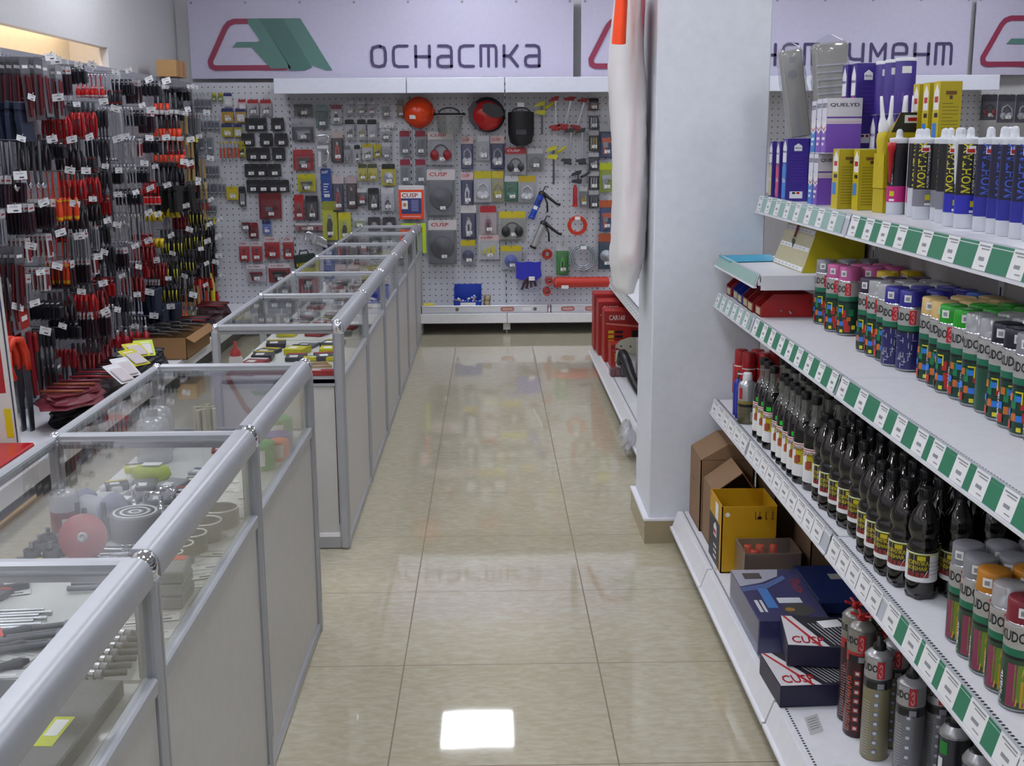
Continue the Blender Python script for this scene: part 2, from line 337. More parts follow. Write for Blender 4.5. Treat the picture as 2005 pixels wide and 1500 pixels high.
# ------------------------------------------------------------ back wall gondola with pegboard
PB = 10.06
t = thing('wall_gondola', 'white steel wall gondola with pegboard back panels and base shelf', 'shelving', (0, 0, 0))
PEGB = peg_mat(0)
for i, (a, b) in enumerate(((-2.46, -1.66), (-1.655, -.66), (-.655, .13), (.135, 1.13), (1.135, 2.13), (2.135, 3.13), (3.135, 4.13))):
    M().box(a, PB, .14, b, PB+.012, 2.06, PEGB).build('back_panel', t)
q = M()
for x in (-1.66, -.66, .132, 1.132, 2.132, 3.132): 
    q = M().box(x-.012, PB-.014, .02, x+.012, PB-.001, 2.05, mat('#c4c6cc', .4))
    for k in range(36): q.box(x-.004, PB-.0155, .1+.055*k, x+.004, PB-.014, .125+.055*k, BLACK)
    q.build('upright', t)
BS = 9.62
for a, b in ((-2.40, -1.66), (-1.655, -.66), (-.655, .13), (.135, 1.13), (1.135, 2.13), (2.135, 3.13)):
    q = M().box(a, BS, .150, b, PB, .175, WHITE, .003).box(a, BS-.004, .098, b, BS+.012, .178, WHITE, .003)
    q.build('base_shelf', t)
    M().box(b-.03, BS+.08, .03, b+.03, BS+.11, .15, WHITE).cyl(.008, 0, .04, STEEL, 8, T3(b, BS+.095, 0)).cyl(.022, 0, .008, STEEL, 12, T3(b, BS+.095, 0)).build('foot', t)
q = M()
for i, (a, b) in enumerate(((-1.72, -.662), (-.66, .372-.245), (.13, 1.13), (1.132, 2.13), (2.132, 3.13), (3.132, 4.13))):
    M().box(a, 9.70, 1.955, b-.004, 9.72, 2.075, mat('#dde0ee', .35), .003).box(a, 9.72, 2.05, b-.004, PB, 2.075, WHITE).build('header_board', t)

# ------------------------------------------------------------ left wall pegboard
WX = -2.47
t = thing('tool_display_wall', 'white pegboard wall along the left side, almost hidden by hanging tools', 'shelving', (0, 0, 0))
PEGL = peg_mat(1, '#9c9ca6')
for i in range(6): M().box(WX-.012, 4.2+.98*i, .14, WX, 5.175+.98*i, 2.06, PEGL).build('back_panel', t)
for i in range(6):
    q = M().box(WX-.001, 4.185+.98*i, .02, WX+.014, 4.21+.98*i, 2.06, mat('#c4c6cc', .4))
    for k in range(34): q.box(WX+.0135, 4.193+.98*i, .1+.055*k, WX+.0155, 4.203+.98*i, .125+.055*k, BLACK)
    q.build('upright', t)
    b = thing('base_shelf', 'white base shelf of the tool wall, %s section from the corner' % ('sixth', 'fifth', 'fourth', 'third', 'second', 'first')[i], 'shelf', (WX+.018, 4.2+.98*i, 0))
    M().box(0, 0, .19, .46, .975, .215, WHITE, .003).box(.455, 0, .13, .467, .975, .218, WHITE, .003).build('deck', b); M().box(.38, 0, 0, .39, .975, .19, DGREY).build('kick_plate', b)

# ------------------------------------------------------------ glass display counters
CX0, CX1 = -1.055, -.585
def mk_case(L_, near_end, far_end):
    t = thing('display_case')
    q = M()
    def rail(y0, y1):   # quarter-round fat aluminium top rail on the aisle side
        pr = [(-.030, 0), (.018, 0)] + [(.018-.026*(1-math.cos(a)), .014+.034*math.sin(a)) for a in [PI/2*k/9 for k in range(10)]] + [(-.030, .048)]
        n = len(pr); vs = [(CX1+x, y0, .865+z) for x, z in pr]+[(CX1+x, y1, .865+z) for x, z in pr]
        q.add(vs, [tuple(range(n))[::-1], tuple(range(n, 2*n))]+[(k, (k+1) % n, n+(k+1) % n, n+k) for k in (0, n-1)], ALU); q.add(vs, [(k, (k+1) % n, n+(k+1) % n, n+k) for k in range(1, n-1)], ALU, True)
    rail(.02, L_-.024); q.build('top_rail', t)
    q = M().box(CX0-.012, .018, .872, CX0+.012, L_-.024, .900, ALU, .005); q.build('rear_rail', t)
    for y in ((0.,) + ((L_,) if far_end else ())): M().box(CX0+.01, y-.013, .876, CX1-.02, y+.013, .903, ALU, .006).box(CX0+.01, y-.009, .866, CX1-.02, y+.009, .8765, ALUD).build('cross_rail', t)
    for y in ((0.,) + ((L_,) if far_end else ())):
        M().box(CX1-.020, y-.02, 0, CX1+.018, y+.02, .875, ALU, .008).box(CX1-.024, y-.004, .1, CX1+.0185, y+.004, .86, ALUD).build('post', t)
        M().box(CX0-.015, y-.015, 0, CX0+.015, y+.015, .88, ALU, .006).build('post', t)
        pr = [(.0, -.03), (.015, -.028), (.022, -.014), (.0235, 0), (.022, .014), (.014, .026), (0, .03)]
        M().lathe(pr, CHROME, 14, T3(CX1-.004, y, .889)).build('corner_ball', t)
        M().lathe([(a*.6, b*.6) for a, b in pr], CHROME, 12, T3(CX0, y, .889)).build('corner_ball', t)
    q = M().box(CX1-.012, .02, 0.004, CX1+.014, L_-.024, .035, ALU, .003); q.build('kick_rail', t)
    q = M().box(CX1-.012, .02, .668, CX1+.014, L_-.024, .700, ALU, .004); q.build('mid_rail', t)
    M().box(CX1-.006, .024, .035, CX1+.006, L_-.024, .668, LAM).box(CX1-.007, .024, .035, CX1+.0065, .028, .668, BLACK).build('front_panel', t)
    M().box(CX0+.012, -.01, .672, CX1-.012, L_-.024, .688, mat('#cfcfcd', .45)).build('deck', t)
    M().box(CX0+.012, -.01, .05, CX1-.012, L_-.024, .066, WHITE).build('bottom_board', t)
    M().box(CX0+.010, .014, .889, CX1-.028, L_-.024, .893, GLASS).build('top_glass', t)
    M().box(CX1+.001, .024, .700, CX1+.005, L_-.024, .868, GLASS).build('front_glass', t)
    if near_end: 
        M().box(CX0+.015, -.004, .04, CX1-.02, .004, .672, LAM).box(CX0+.015, -.010, .66, CX1-.02, .010, .695, ALU).box(CX0+.015, -.010, .004, CX1-.02, .010, .05, ALU).build('end_panel', t)
        M().box(CX0+.015, -.003, .695, CX1-.02, .001, .872, GLASS).build('end_glass', t)
    if far_end:
        M().box(CX0+.015, L_-.004, .04, CX1-.02, L_+.004, .672, LAM).box(CX0+.015, L_-.010, .66, CX1-.02, L_+.010, .695, ALU).box(CX0+.015, L_-.010, .004, CX1-.02, L_+.010, .05, ALU).build('end_panel', t)
        M().box(CX0+.015, L_-.002, .695, CX1-.02, L_+.002, .872, GLASS).build('end_glass', t)
    return t
far = [4.455, 5.37, 6.27, 7.165, 8.05, 8.945, 9.70]
nthf = ['first', 'second', 'third', 'fourth', 'fifth', 'last']
for i in range(6):
    L_ = far[i+1]-far[i]
    use('casef%d' % i, lambda: mk_case(L_, i == 0, i == 5), (0, far[i], 0), 0, 'aluminium framed glass display case, %s of the long far row towards the pegboard wall' % nthf[i], 'display case')
near = [.11, 1.0, 1.885, 2.765, 3.65]
nn = ['aluminium framed glass display case of the near row, closest one at the frame corner', 'glass display case of the near row with drill bits and a grey binder inside', 'glass display case of the near row holding hose reels and the pink disc', 'glass display case ending the near row, with green twine spools inside']
for i in range(4):
    L_ = near[i+1]-near[i]
    use('casen%d' % i, lambda: mk_case(L_, False, i == 3), (0, near[i], 0), 0, nn[i], 'display case')

# ------------------------------------------------------------ right-hand shelf gondola
BX = 1.245
def shelf(xf, z, y0, y1, name, label, cards, rail_h=.042, rail=True, tilt=.25, holes=True, parent=None, lift=0., gap_mat=None):
    """a shelf deck, its price rail facing the aisle and the cards in it"""
    t = thing(name, label, 'shelf', (0, 0, z))
    q = M().box(xf+.012, y0, -.022, BX-.003, y1, 0, WHITE, .002).box(xf+.008, y0, -.030, xf+.020, y1, -.0, WHITE)
    q.build('deck', t)
    if holes:
        q = M(); n = int((y1-y0)/.0125)
        for k in range(n): q.box(xf+.022, y0+.0125*k, .0002, xf+.028, y0+.0125*k+.006, .0006, INK)
        q.build('slot_row', t)
    zt, zb = .008, .008-rail_h-.012
    q = M(); vs = [(xf+.012, y0, zt), (xf+.012, y1, zt), (xf-.004, y1, zb), (xf-.004, y0, zb), (xf+.015, y0, zt), (xf+.015, y1, zt), (xf+.001, y1, zb), (xf+.001, y0, zb)]
    q.add(vs, [(0, 1, 2, 3), (4, 7, 6, 5), (0, 4, 5, 1), (3, 2, 6, 7), (0, 3, 7, 4), (1, 5, 6, 2)], gap_mat or mat('#b8bcc4', .3)); q.box(xf-.008, y0, zb-.004, xf+.004, y1, zb+.002, WHITE)
    q.build('price_rail', t)
    def rp(y, s): return (xf+.012-.016*s-.0015, y, zt+(zb-zt)*s)
    for a, b, c in cards:
        q = M(); q.add([rp(a, .04), rp(b, .04), rp(b, .93), rp(a, .93)], [(0, 1, 2, 3)], GREEN if c == 'g' else (mat('#8fb0a8', .4) if c == 'l' else PAPER))
        if c == 'w':
            def bar(ya, yb, sa, sb):
                e = lambda y, s: (lambda p: (p[0]-.0006, p[1], p[2]))(rp(y, s))
                q.add([e(ya, sa), e(yb, sa), e(yb, sb), e(ya, sb)], [(0, 1, 2, 3)], GREY)
            d = b-a; bar(a+d*.1, b-d*.12, .12, .17); bar(a+d*.1, b-d*.3, .22, .26); bar(a+d*.3, b-d*.3, .50, .62); bar(a+d*.15, b-d*.5, .76, .80)
        q.build({'w': 'price_card', 'g': 'green_card', 'l': 'green_card'}[c], t)
    return t
def cards(y_from, y_to, cw, gaps, seed, g='g'):
    """white cards from far to near with green spacers between"""
    r = random.Random(seed); y = y_to; out = []
    while y-cw > y_from:
        out.append((y-cw, y, 'w')); y -= cw; gp = r.choice(gaps)
        if gp > .004: out.append((max(y-gp, y_from), y, g))
        y -= gp
    return out
YN = .9
t = thing('shelf_gondola', 'white steel gondola frame carrying the paint and glue shelves', 'shelving')
for y in (4.455, 3.80, 2.83, 1.86, .9):
    q = M().box(BX, y-.015, 0, BX+.03, y+.015, 1.36, mat('#c9cbd0', .4))
    for k in range(22): q.box(BX-.001, y-.004, .16+.055*k, BX, y+.004, .185+.055*k, BLACK)
    q.build('upright', t)
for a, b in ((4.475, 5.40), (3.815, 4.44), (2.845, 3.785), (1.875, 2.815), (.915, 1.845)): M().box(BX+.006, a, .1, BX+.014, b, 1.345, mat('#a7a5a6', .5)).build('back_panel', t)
shelf(1.003, 1.372, 3.305, 4.445, 'shelf', 'top shelf section beside the pillar, with purple and yellow glue boxes', cards(3.31, 4.43, .062, [.07, .075], 1, 'l'), .050)
shelf(1.003, 1.372, YN, 3.295, 'shelf', 'top shelf section at the right edge, crowded with sealant cartridges', cards(YN, 3.285, .066, [.06, .09, .10, .05], 2), .050)
shelf(.858, 1.150, 3.775, 4.448, 'shelf', 'short white shelf against the pillar, with the yellow wedge display on it', [(3.79, 4.43, 'l')], .030, holes=False)
M().box(.875, 3.772, 1.105, BX, 3.776, 1.152, WHITE).build('side_lip', [o for o in S.collection.objects if o.get('label', '').startswith('short white shelf')][0]).location = (0, 0, -1.15)
shelf(.858, 1.005, 3.81, 4.448, 'shelf', 'shelf section with red and blue bins, beside the pillar', cards(3.815, 4.44, .055, [.045], 3, 'l'), .040)
shelf(.858, 1.005, 2.845, 3.80, 'shelf', 'shelf section carrying pink and blue capped spray cans', cards(2.85, 3.79, .055, [.06, .05, .045], 4), .040)
shelf(.858, 1.005, YN, 2.835, 'shelf', 'shelf section carrying green and cream capped spray cans', cards(YN, 2.83, .060, [.055, .03, .085, .06], 5), .040)
shelf(.855, .592, 3.81, 4.448, 'shelf', 'shelf section with red oil cans and first dark bottles', cards(3.815, 4.44, .10, [.004], 6), .045)
shelf(.855, .592, 2.845, 3.80, 'shelf', 'middle shelf section with rows of dark long-necked bottles', cards(2.85, 3.79, .085, [.004], 7), .045)
shelf(.855, .592, YN, 2.835, 'shelf', 'middle shelf section with grey and gold capped spray cans', cards(YN, 2.40, .075, [.004, .05, .02, .03], 8)+cards(2.405, 2.83, .075, [.004], 8), .045)
def base(y0, y1, label):
    t = thing('base_shelf', label, 'shelf', (0, 0, 0))
    M().box(.735, y0, .118, BX-.003, y1, .140, WHITE, .003).add([(.735, y0, .140), (.735, y1, .140), (.712, y1, .075), (.712, y0, .075), (.745, y0, .13), (.745, y1, .13), (.722, y1, .07), (.722, y0, .07)], [(0, 1, 2, 3), (4, 7, 6, 5), (0, 4, 5, 1), (3, 2, 6, 7), (0, 3, 7, 4), (1, 5, 6, 2)], WHITE).box(.704, y0, .066, .722, y1, .078, WHITE, .002).build('deck', t)
    q = M()
    for k in range(int((y1-y0)/.0125)): q.box(.752, y0+.0125*k, .1402, .758, y0+.0125*k+.006, .1406, INK)
    q.build('slot_row', t)
    M().box(.80, y0, 0, .81, y1, .118, DGREY).build('kick_plate', t)
base(3.81, 4.448, 'white base shelf section beside the pillar under cardboard boxes')
base(2.845, 3.80, 'white base shelf section under the blue boxed sets')
base(YN, 2.835, 'white base shelf section under the foam cans')
# the same gondola line beyond the pillar
t = thing('shelf_gondola', 'white shelf unit beyond the pillar holding red compressor boxes', 'shelving')
for y in (8.37, 7.40, 6.42, 5.42): M().box(BX, y-.015, 0, BX+.03, y+.015, 1.1, mat('#c9cbd0', .4)).build('upright', t)
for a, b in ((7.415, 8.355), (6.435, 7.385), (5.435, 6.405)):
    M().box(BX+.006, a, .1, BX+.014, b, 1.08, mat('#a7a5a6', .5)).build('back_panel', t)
base(7.405, 8.38, 'white base shelf beyond the pillar, end section under the red compressor boxes')
base(6.43, 7.40, 'white base shelf beyond the pillar, middle section with the loose saw')
base(5.42, 6.425, 'white base shelf beyond the pillar, section mostly hidden by the pillar')
shelf(.855, .60, 5.43, 8.40, 'shelf', 'grey-railed shelf under the hanging plastic cover, beyond the pillar', cards(5.45, 8.38, .09, [.02], 9, 'l'), .045, gap_mat=mat('#7d8894', .4))
# ================================================================= goods on the right-hand shelves
rnd = random.Random(5)
CAPC = dict(grey='#84858c', pink='#c75f9a', plum='#33203f', blue='#2c2a8e', cream='#d6b778', green='#1f9a20', black='#17172a', gold='#b9791c', yellow='#d6b312', sky='#2f63c8', wine='#7d2230', brown='#8a5a34')
def mk_can(cap, style, h=.205, r=.0325):
    t = thing('spray_can')
    q = M(); n = 20; sil = mat('#b7b5b2', .35, .35)
    dk = mat({'mosaic': '#123a2c', 'brick': '#23225e', 'stroke': '#2f4a38', 'plain': '#1c4a38'}[style], .35)
    q.lathe([(r-.004, 0), (r, .004), (r, .006)], STEEL, n).lathe([(r, .006), (r, .098)], dk, n, cap=False).lathe([(r, .098), (r, .104)], BLACK, n, cap=False).lathe([(r, .104), (r, .118)], mat('#1c6b4f', .4), n, cap=False)
    q.lathe([(r, .118), (r, .160)], sil, n, cap=False).lathe([(r, .160), (r+.0008, .162), (r-.001, .165)], CHROME, n); q.build('body', t)
    q = M(); e = r+.0006; rr = random.Random(cap+style)
    if style == 'mosaic':
        cols = ['#2b78d6', '#b5281e', '#d8cf2a', '#c26a28', '#1c7a4c', '#e0c820']
        for k, (a, z, w_, h_, c) in enumerate(((-1.25, .055, .012, .03, 4), (-.95, .070, .015, .012, 0), (-.55, .055, .012, .022, 1), (-1.2, .03, .012, .016, 3), (-.8, .030, .014, .013, 0), (-.35, .03, .016, .020, 1), (-.75, .010, .010, .009, 2), (-.2, .012, .018, .02, 1), (.1, .06, .014, .02, 4), (-.1, .045, .012, .012, 3), (-1.6, .012, .013, .018, 1), (-1.65, .04, .012, .014, 0), (-1.5, .07, .012, .015, 3), (.35, .02, .012, .012, 2))):
            q.patch(w_, h_, e+.0001*k, z, mat(cols[c], .4), a, 2)
        for a, z, w_, h_ in ((-.9, .088, .016, .003), (-.66, .066, .003, .025)): q.patch(w_, h_, e+.002*.5, z, mat('#d8cf2a', .4), a, 2)
        q.wrap('ЭМАЛЬ', .06, .010, e+.001, .012, PAPER, -1.95, True)
    elif style == 'brick':
        for k in range(26):
            a = -1.9+rr.random()*1.9; z = .006+rr.random()*.085
            if k % 2: q.patch(.012, .0016, e, z, LGREY, a, 2)
            else: q.patch(.0016, .014, e, z, LGREY, a, 1)
        q.patch(.018, .018, e, .07, mat('#6b3a3a', .4), .5, 2).patch(.012, .02, e, .02, GREY, .5, 2)
    elif style == 'stroke':
        for a, z, w_, h_, c in ((-1.1, .01, .018, .08, '#8a3a55'), (-.7, .02, .018, .07, '#6b8a2e'), (-.4, .01, .014, .05, '#c79a26'), (-.2, .045, .018, .04, '#a9453a'), (.3, .02, .02, .06, '#1d5a3a')): q.patch(w_, h_, e, z, mat(c, .4), a, 2)
        for k in range(4): q.add([(e*1.004*math.sin(-1.2+.35*k+d), -e*1.004*math.cos(-1.2+.35*k+d), z) for d, z in ((0, .012), (.07, .012), (.4, .09), (.33, .09))], [(0, 1, 2, 3)], mat('#d0a92a', .4) if k % 2 else mat('#7d3a52', .4))
        q.wrap('Эмаль', .06, .010, e+.001, .012, PAPER, -1.75, True)
    else:
        q.patch(.016, .016, e, .072, PAPER, -.3, 2).patch(.010, .008, e+.0002, .075, RED, -.3, 2).patch(.013, .018, e, .035, PAPER, -.25, 2).patch(.013, .006, e+.0002, .035, RED, -.25, 2)
    q.wrap('KUDO', .050, .020, e, .130, BLACK, -1.25)
    q.patch(.017, .036, e, .121, mat('#c8262c', .4), -.28, 3).wrap('З', .009, .030, e+.0004, .124, mat('#d98a8e', .5), -.28)
    q.build('label', t)
    cm = CAPC.get(cap)
    q = M(); zc = .165; rc = r-.0015; hh = h-.165
    if cm: q.lathe([(rc, zc), (rc-.0006, zc+hh*.5), (rc-.001, zc+hh-.002), (rc-.003, zc+hh), (.006, zc+hh), (0, zc+hh-.0005)], mat(cm, .38), n); q.build('cap', t)
    else:
        q.lathe([(rc, zc), (rc-.001, zc+hh-.002), (rc-.003, zc+hh), (0, zc+hh)], HAZY, n); q.build('clear_cap', t)
        M().lathe([(.022, .165), (.018, .172), (.012, .178), (.005, .180), (.005, .195), (0, .195)], SILV, 12).build('nozzle', t)
    if cap not in ('clear',): M().patch(.018, .018, r, zc+.012, PAPER, -.75, 2).patch(.010, .009, r+.0004, zc+.016, GREY, -.75, 2).build('price_sticker', t)
    return t
Z2, Z3, Z4, Z1 = 1.006, .593, .1408, 1.3725
def can_row(cap, style, y, x0, n, label, group, z=Z2, h=.205, jit=.002, backcap=None):
    for k in range(n):
        c = cap if k == 0 or not backcap else backcap[(k-1) % len(backcap)]
        use('can_%s_%s_%g' % (c, style, h), lambda: mk_can(c, style, h), (x0+.0672*k+rnd.uniform(0, jit), y, z), rnd.uniform(-.25, .25), label if c == cap else label.replace(CN[cap]+' capped', CN[c]+' capped'), 'spray can', (group if c == cap else group.replace(CN[cap], CN[c])))
CN = dict(grey='grey', pink='pink', plum='dark plum', blue='blue', cream='cream', green='green', black='navy-black', gold='gold', yellow='yellow', sky='sky blue', wine='wine red', brown='brown', clear='clear')
for cap, st, y, x0, n, extra in (
    ('grey', 'mosaic', 3.705, 1.065, 3, 'next to the red bin'), ('pink', 'mosaic', 3.56, 1.060, 3, 'behind the other pink row'), ('pink', 'mosaic', 3.488, 1.075, 3, 'at the front of the pink pair of rows'),
    ('yellow', 'mosaic', 3.36, 1.145, 2, 'between the pink and plum rows'), ('plum', 'mosaic', 3.205, 1.048, 3, 'between yellow and clear rows'), ('clear', 'mosaic', 3.138, 1.052, 3, 'beside the plum row'), ('clear', 'mosaic', 3.07, 1.056, 3, 'beside the blue row'),
    ('blue', 'brick', 3.002, 1.050, 3, 'with brick pattern, beside the clear row'), ('blue', 'brick', 2.932, 1.066, 3, 'with brick pattern, before the dark gap'),
    ('sky', 'mosaic', 2.862, 1.205, 1, 'alone behind the dark gap'), ('cream', 'mosaic', 2.80, 1.074, 3, 'first after the dark gap'), ('cream', 'mosaic', 2.733, 1.072, 3, 'beside the green row'),
    ('green', 'mosaic', 2.666, 1.068, 3, 'beside the cream row'), ('green', 'mosaic', 2.598, 1.072, 3, 'beside the clear row'), ('clear', 'mosaic', 2.530, 1.074, 3, 'beside the green row'), ('clear', 'plain', 2.462, 1.078, 3, 'turned to its back, before the black row'),
    ('black', 'mosaic', 2.394, 1.074, 3, 'after the clear rows'), ('black', 'mosaic', 2.326, 1.070, 3, 'second of the black rows'), ('grey', 'mosaic', 2.258, 1.066, 3, 'at the right edge of frame'), ('wine', 'mosaic', 2.190, 1.066, 2, 'outside the right edge of frame')):
    can_row(cap, st, y, x0, n, '%s capped spray can, row %s' % (CN[cap], extra), '%s capped cans, row %s' % (CN[cap], extra))
# silver and gold cans on the middle shelf, right edge
for cap, y, x0, n, extra in (('grey', 2.205, .945, 4, 'beside the plastic bottles'), ('grey', 2.132, .940, 3, 'between the first grey row and the gold can'), ('gold', 2.062, .936, 2, 'beside the grey caps'), ('clear', 1.990, .936, 2, 'in front of the gold can'), ('wine', 1.922, .934, 1, 'at the frame edge')):
    can_row(cap, 'stroke', y, x0, n, '%s capped metallic spray can, middle shelf, %s' % (CN[cap], extra), '%s capped metallic cans %s' % (CN[cap], extra), Z3)

GL = mat('#0e0908', .04, 0, .9); CLG = clear('bottle_glass', '#cfd2cc', .10, .8, .16, .03)
def mk_bottle(dot):
    t = thing('glass_bottle'); r = .0315
    M().lathe([(r-.003, 0), (r, .004), (r, .158), (r-.003, .172), (r-.010, .188)], GL, 20).build('dark_filling', t)
    M().lathe([(r-.010, .1885), (.0135, .205), (.0118, .215), (.0112, .252)], CLG, 16, cap=False).build('neck', t)
    M().lathe([(.0145, .250), (.0150, .252), (.0150, .270), (.013, .273), (0, .273)], BLACK, 14).build('screw_cap', t)
    q = M(); e = r+.0005
    q.patch(.15, .100, e, .024, PAPER, -.4, 14).patch(.15, .0028, e+.0003, .118, RED, -.4, 14)
    q.patch(.034, .048, e+.0003, .060, mat('#b9aa18', .45), -.55, 4)
    for a, z, c in ((-.95, .062, '#a5532c'), (-.80, .066, '#8a3d24')): q.patch(.016, .022, e+.0006, z, mat(c, .5), a, 3)
    q.wrap('МОРИЛКА', .062, .014, e+.0005, .101, mat('#6b2a22', .5), -.95); q.build('label', t)
    if dot: M().patch(.017, .014, r+.001, .128, mat('#22c33a', .4), -.75, 2).build('price_dot', t)
    return t
ys = [3.865, 3.795, 3.716, 3.592, 3.525, 3.458, 3.392, 3.325, 3.255]
for i, y in enumerate(ys):
    grp = 'first three rows beside the lubricant can' if i < 3 else 'rows next to the plastic bottles'
    for k in range(3):
        d = k == 0 and i in (0, 1, 2, 3, 4, 6)
        lab = 'dark glass bottle with green price dot in the %s' % grp if d else 'dark long-necked glass bottle in the %s' % grp
        use('bottle%d' % d, lambda: mk_bottle(d), (.915+.012*(i == 8)+.069*k+rnd.uniform(0, .002), y, Z3), rnd.uniform(-.15, .15), lab, 'bottle', ('green-dotted' if d else 'plain')+' glass bottles, '+grp)
def mk_pet():
    t = thing('plastic_bottle'); r = .0335
    M().lathe([(.012, 0), (r-.012, .0), (r-.004, .006), (r, .018), (r, .040), (r-.001, .112), (r+.0005, .118), (r-.003, .128), (r-.0065, .136), (r-.001, .148), (r+.0005, .160), (r-.001, .174), (r-.006, .190), (r-.015, .206), (.0135, .218), (.012, .224), (.012, .232)], GL, 22).build('body', t)
    q = M()
    for k in range(5): q.lathe([(0, -.002), (.011, 0), (.013, .008), (.010, .016)], GL, 10, T3(.021*math.cos(k*1.257+.3), .021*math.sin(k*1.257+.3), .002))
    q.build('petal_foot', t)
    q = M().cyl(.0150, .224, .228, BLACK, 14)
    for k in range(14): q.box(.0145, -.001, .230, .0160, .001, .246, BLACK, 0, T3(0, 0, 0, 0, 0, k*PI/7))
    q.lathe([(.0148, .229), (.0148, .247), (.012, .250), (0, .250)], BLACK, 16); q.build('screw_cap', t)
    q = M(); e = r+.0005
    q.patch(.21, .066, e, .042, PAPER, 0, 18).patch(.21, .002, e+.0003, .104, mat('#b9c41c', .4), 0, 18).patch(.05, .050, e+.0003, .054, mat('#2c241c', .5), -.75, 5)
    q.wrap('МОРИЛКА', .052, .010, e+.0007, .081, mat('#c9b81c', .5), -.82).wrap('ВОДНАЯ', .044, .010, e+.0007, .068, mat('#c9b81c', .5), -.82)
    q.patch(.018, .010, e+.0008, .092, mat('#c4b31a', .45), -.55, 3).patch(.05, .011, e+.0006, .053, mat('#8f2c2c', .5), -.75, 4)
    q.add([((e+.001)*math.sin(a), -(e+.001)*math.cos(a), z) for a, z in ((-1.5, .052), (-.1, .070), (-.35, .052), (-.4, .046), (-1.5, .046))], [(0, 1, 2, 3, 4)], PAPER)
    for k in range(4): q.patch(.034, .0012, e+.0004, .060+.009*k, GREY, .45, 3)
    q.build('label', t); return t
for i, y in enumerate([3.145, 3.068, 2.993, 2.918, 2.842, 2.722, 2.655, 2.582, 2.512, 2.44]):
    for k in range(4):
        use('pet', mk_pet, ((.928, .925, .930, .932, .938, .924, .922, .922, .930, .946)[i]+.0755*k, y, Z3), rnd.uniform(-.2, .35),
            'dark ridged plastic bottle in the %s block of stain bottles' % ('far' if i < 5 else 'near'), 'bottle', '%s block of plastic bottles' % ('far' if i < 5 else 'near'))
# oil cans at the far end of that shelf
def mk_redcan(h):
    t = thing('spray_can'); r = .027
    M().lathe([(r-.003, 0), (r, .004), (r, h-.06), (r-.004, h-.05), (r-.006, h-.048)], mat('#b81c1c', .35), 18).lathe([(r+.0003, h-.062), (r+.0003, h-.058)], PAPER, 18, cap=False).build('body', t)
    M().lathe([(r-.002, h-.056), (r-.002, h-.004), (r-.005, h), (0, h)], mat('#a3141a', .4), 18).build('cap', t)
    q = M().wrap('OIL', .05, .02, r+.0006, .02, PAPER, -.7, True).patch(.03, .05, r+.0004, .05, mat('#7d1216', .4), .2, 3); q.build('label', t)
    q = M().tube([(-r-.003, -.006, .05), (-r-.004, -.006, h-.05)], .0015, RED); q.build('straw', t); return t
for i, (x, y) in enumerate(((.944, 4.345), (.96, 4.285), (1.005, 4.34), (1.015, 4.275), (1.07, 4.33))):
    use('redcan', lambda: mk_redcan(.215), (x, y, Z3), .2*i, 'red capped lubricant can against the pillar on the middle shelf', 'spray can', 'red lubricant cans by the pillar')
def mk_tubecan(col_, tx, h):
    t = thing('spray_can'); r = .0165
    M().lathe([(r-.002, 0), (r, .003), (r, h*.7), (r-.005, h*.78), (.006, h*.82)], mat(col_, .35), 14).build('body', t)
    M().lathe([(.006, h*.8), (.0045, h), (0, h)], DGREY, 10).build('nozzle', t)
    M().wrap(tx, .09, .012, r+.0006, .01, YEL, -.3, True).patch(.012, .03, r+.0004, .06, YEL, -.3, 2).build('label', t); return t
use('tcan', lambda: mk_tubecan('#2a2f9e', 'УНИСМА', .165), (.900, 4.185, Z3), 0, 'slim blue and yellow lubricant can beside the silver one', 'spray can')
use('tcan2', lambda: mk_tubecan('#2a2f9e', 'УНИСМА', .145), (.898, 4.135, Z3), 0, 'shorter slim blue lubricant can, touching the silver can', 'spray can')
t = thing('spray_can', 'silver and olive lubricant can with white spray head', 'spray can', (.908, 4.065, Z3))
r = .0315; M().lathe([(r-.003, 0), (r, .004), (r, .062)], mat('#6d6852', .35, .4), 20).lathe([(r, .062), (r, .072)], BLACK, 20, cap=False).lathe([(r, .072), (r, .084)], mat('#8f8440', .4, .3), 20, cap=False).lathe([(r, .084), (r, .138), (r-.004, .146), (.018, .153), (.016, .157)], SILV, 20).build('body', t)
M().lathe([(.017, .155), (.018, .158), (.017, .176), (.014, .182), (0, .182)], WHITE, 14).tube([(-.012, -.004, .176), (-.036, -.008, .180)], .003, WHITE).build('spray_head', t)
q = M().patch(.014, .040, r+.0005, .090, RED, -1.0, 2).patch(.016, .032, r+.0005, .012, PAPER, .5, 2)
for k in range(6): q.patch(.010, .0012, r+.0007, .014+.004*k, BLACK, .5, 2)
for k in range(12):
    a = -1.5+.24*(k % 4); z = .014+.016*(k//4); q.add([((r+.0006)*math.sin(a+dx), -(r+.0006)*math.cos(a+dx), z+dz) for dx, dz in ((0, 0), (.10, .007), (.10, .0085), (0, .0015))], [(0, 1, 2, 3)], BLACK)
q.build('label', t)

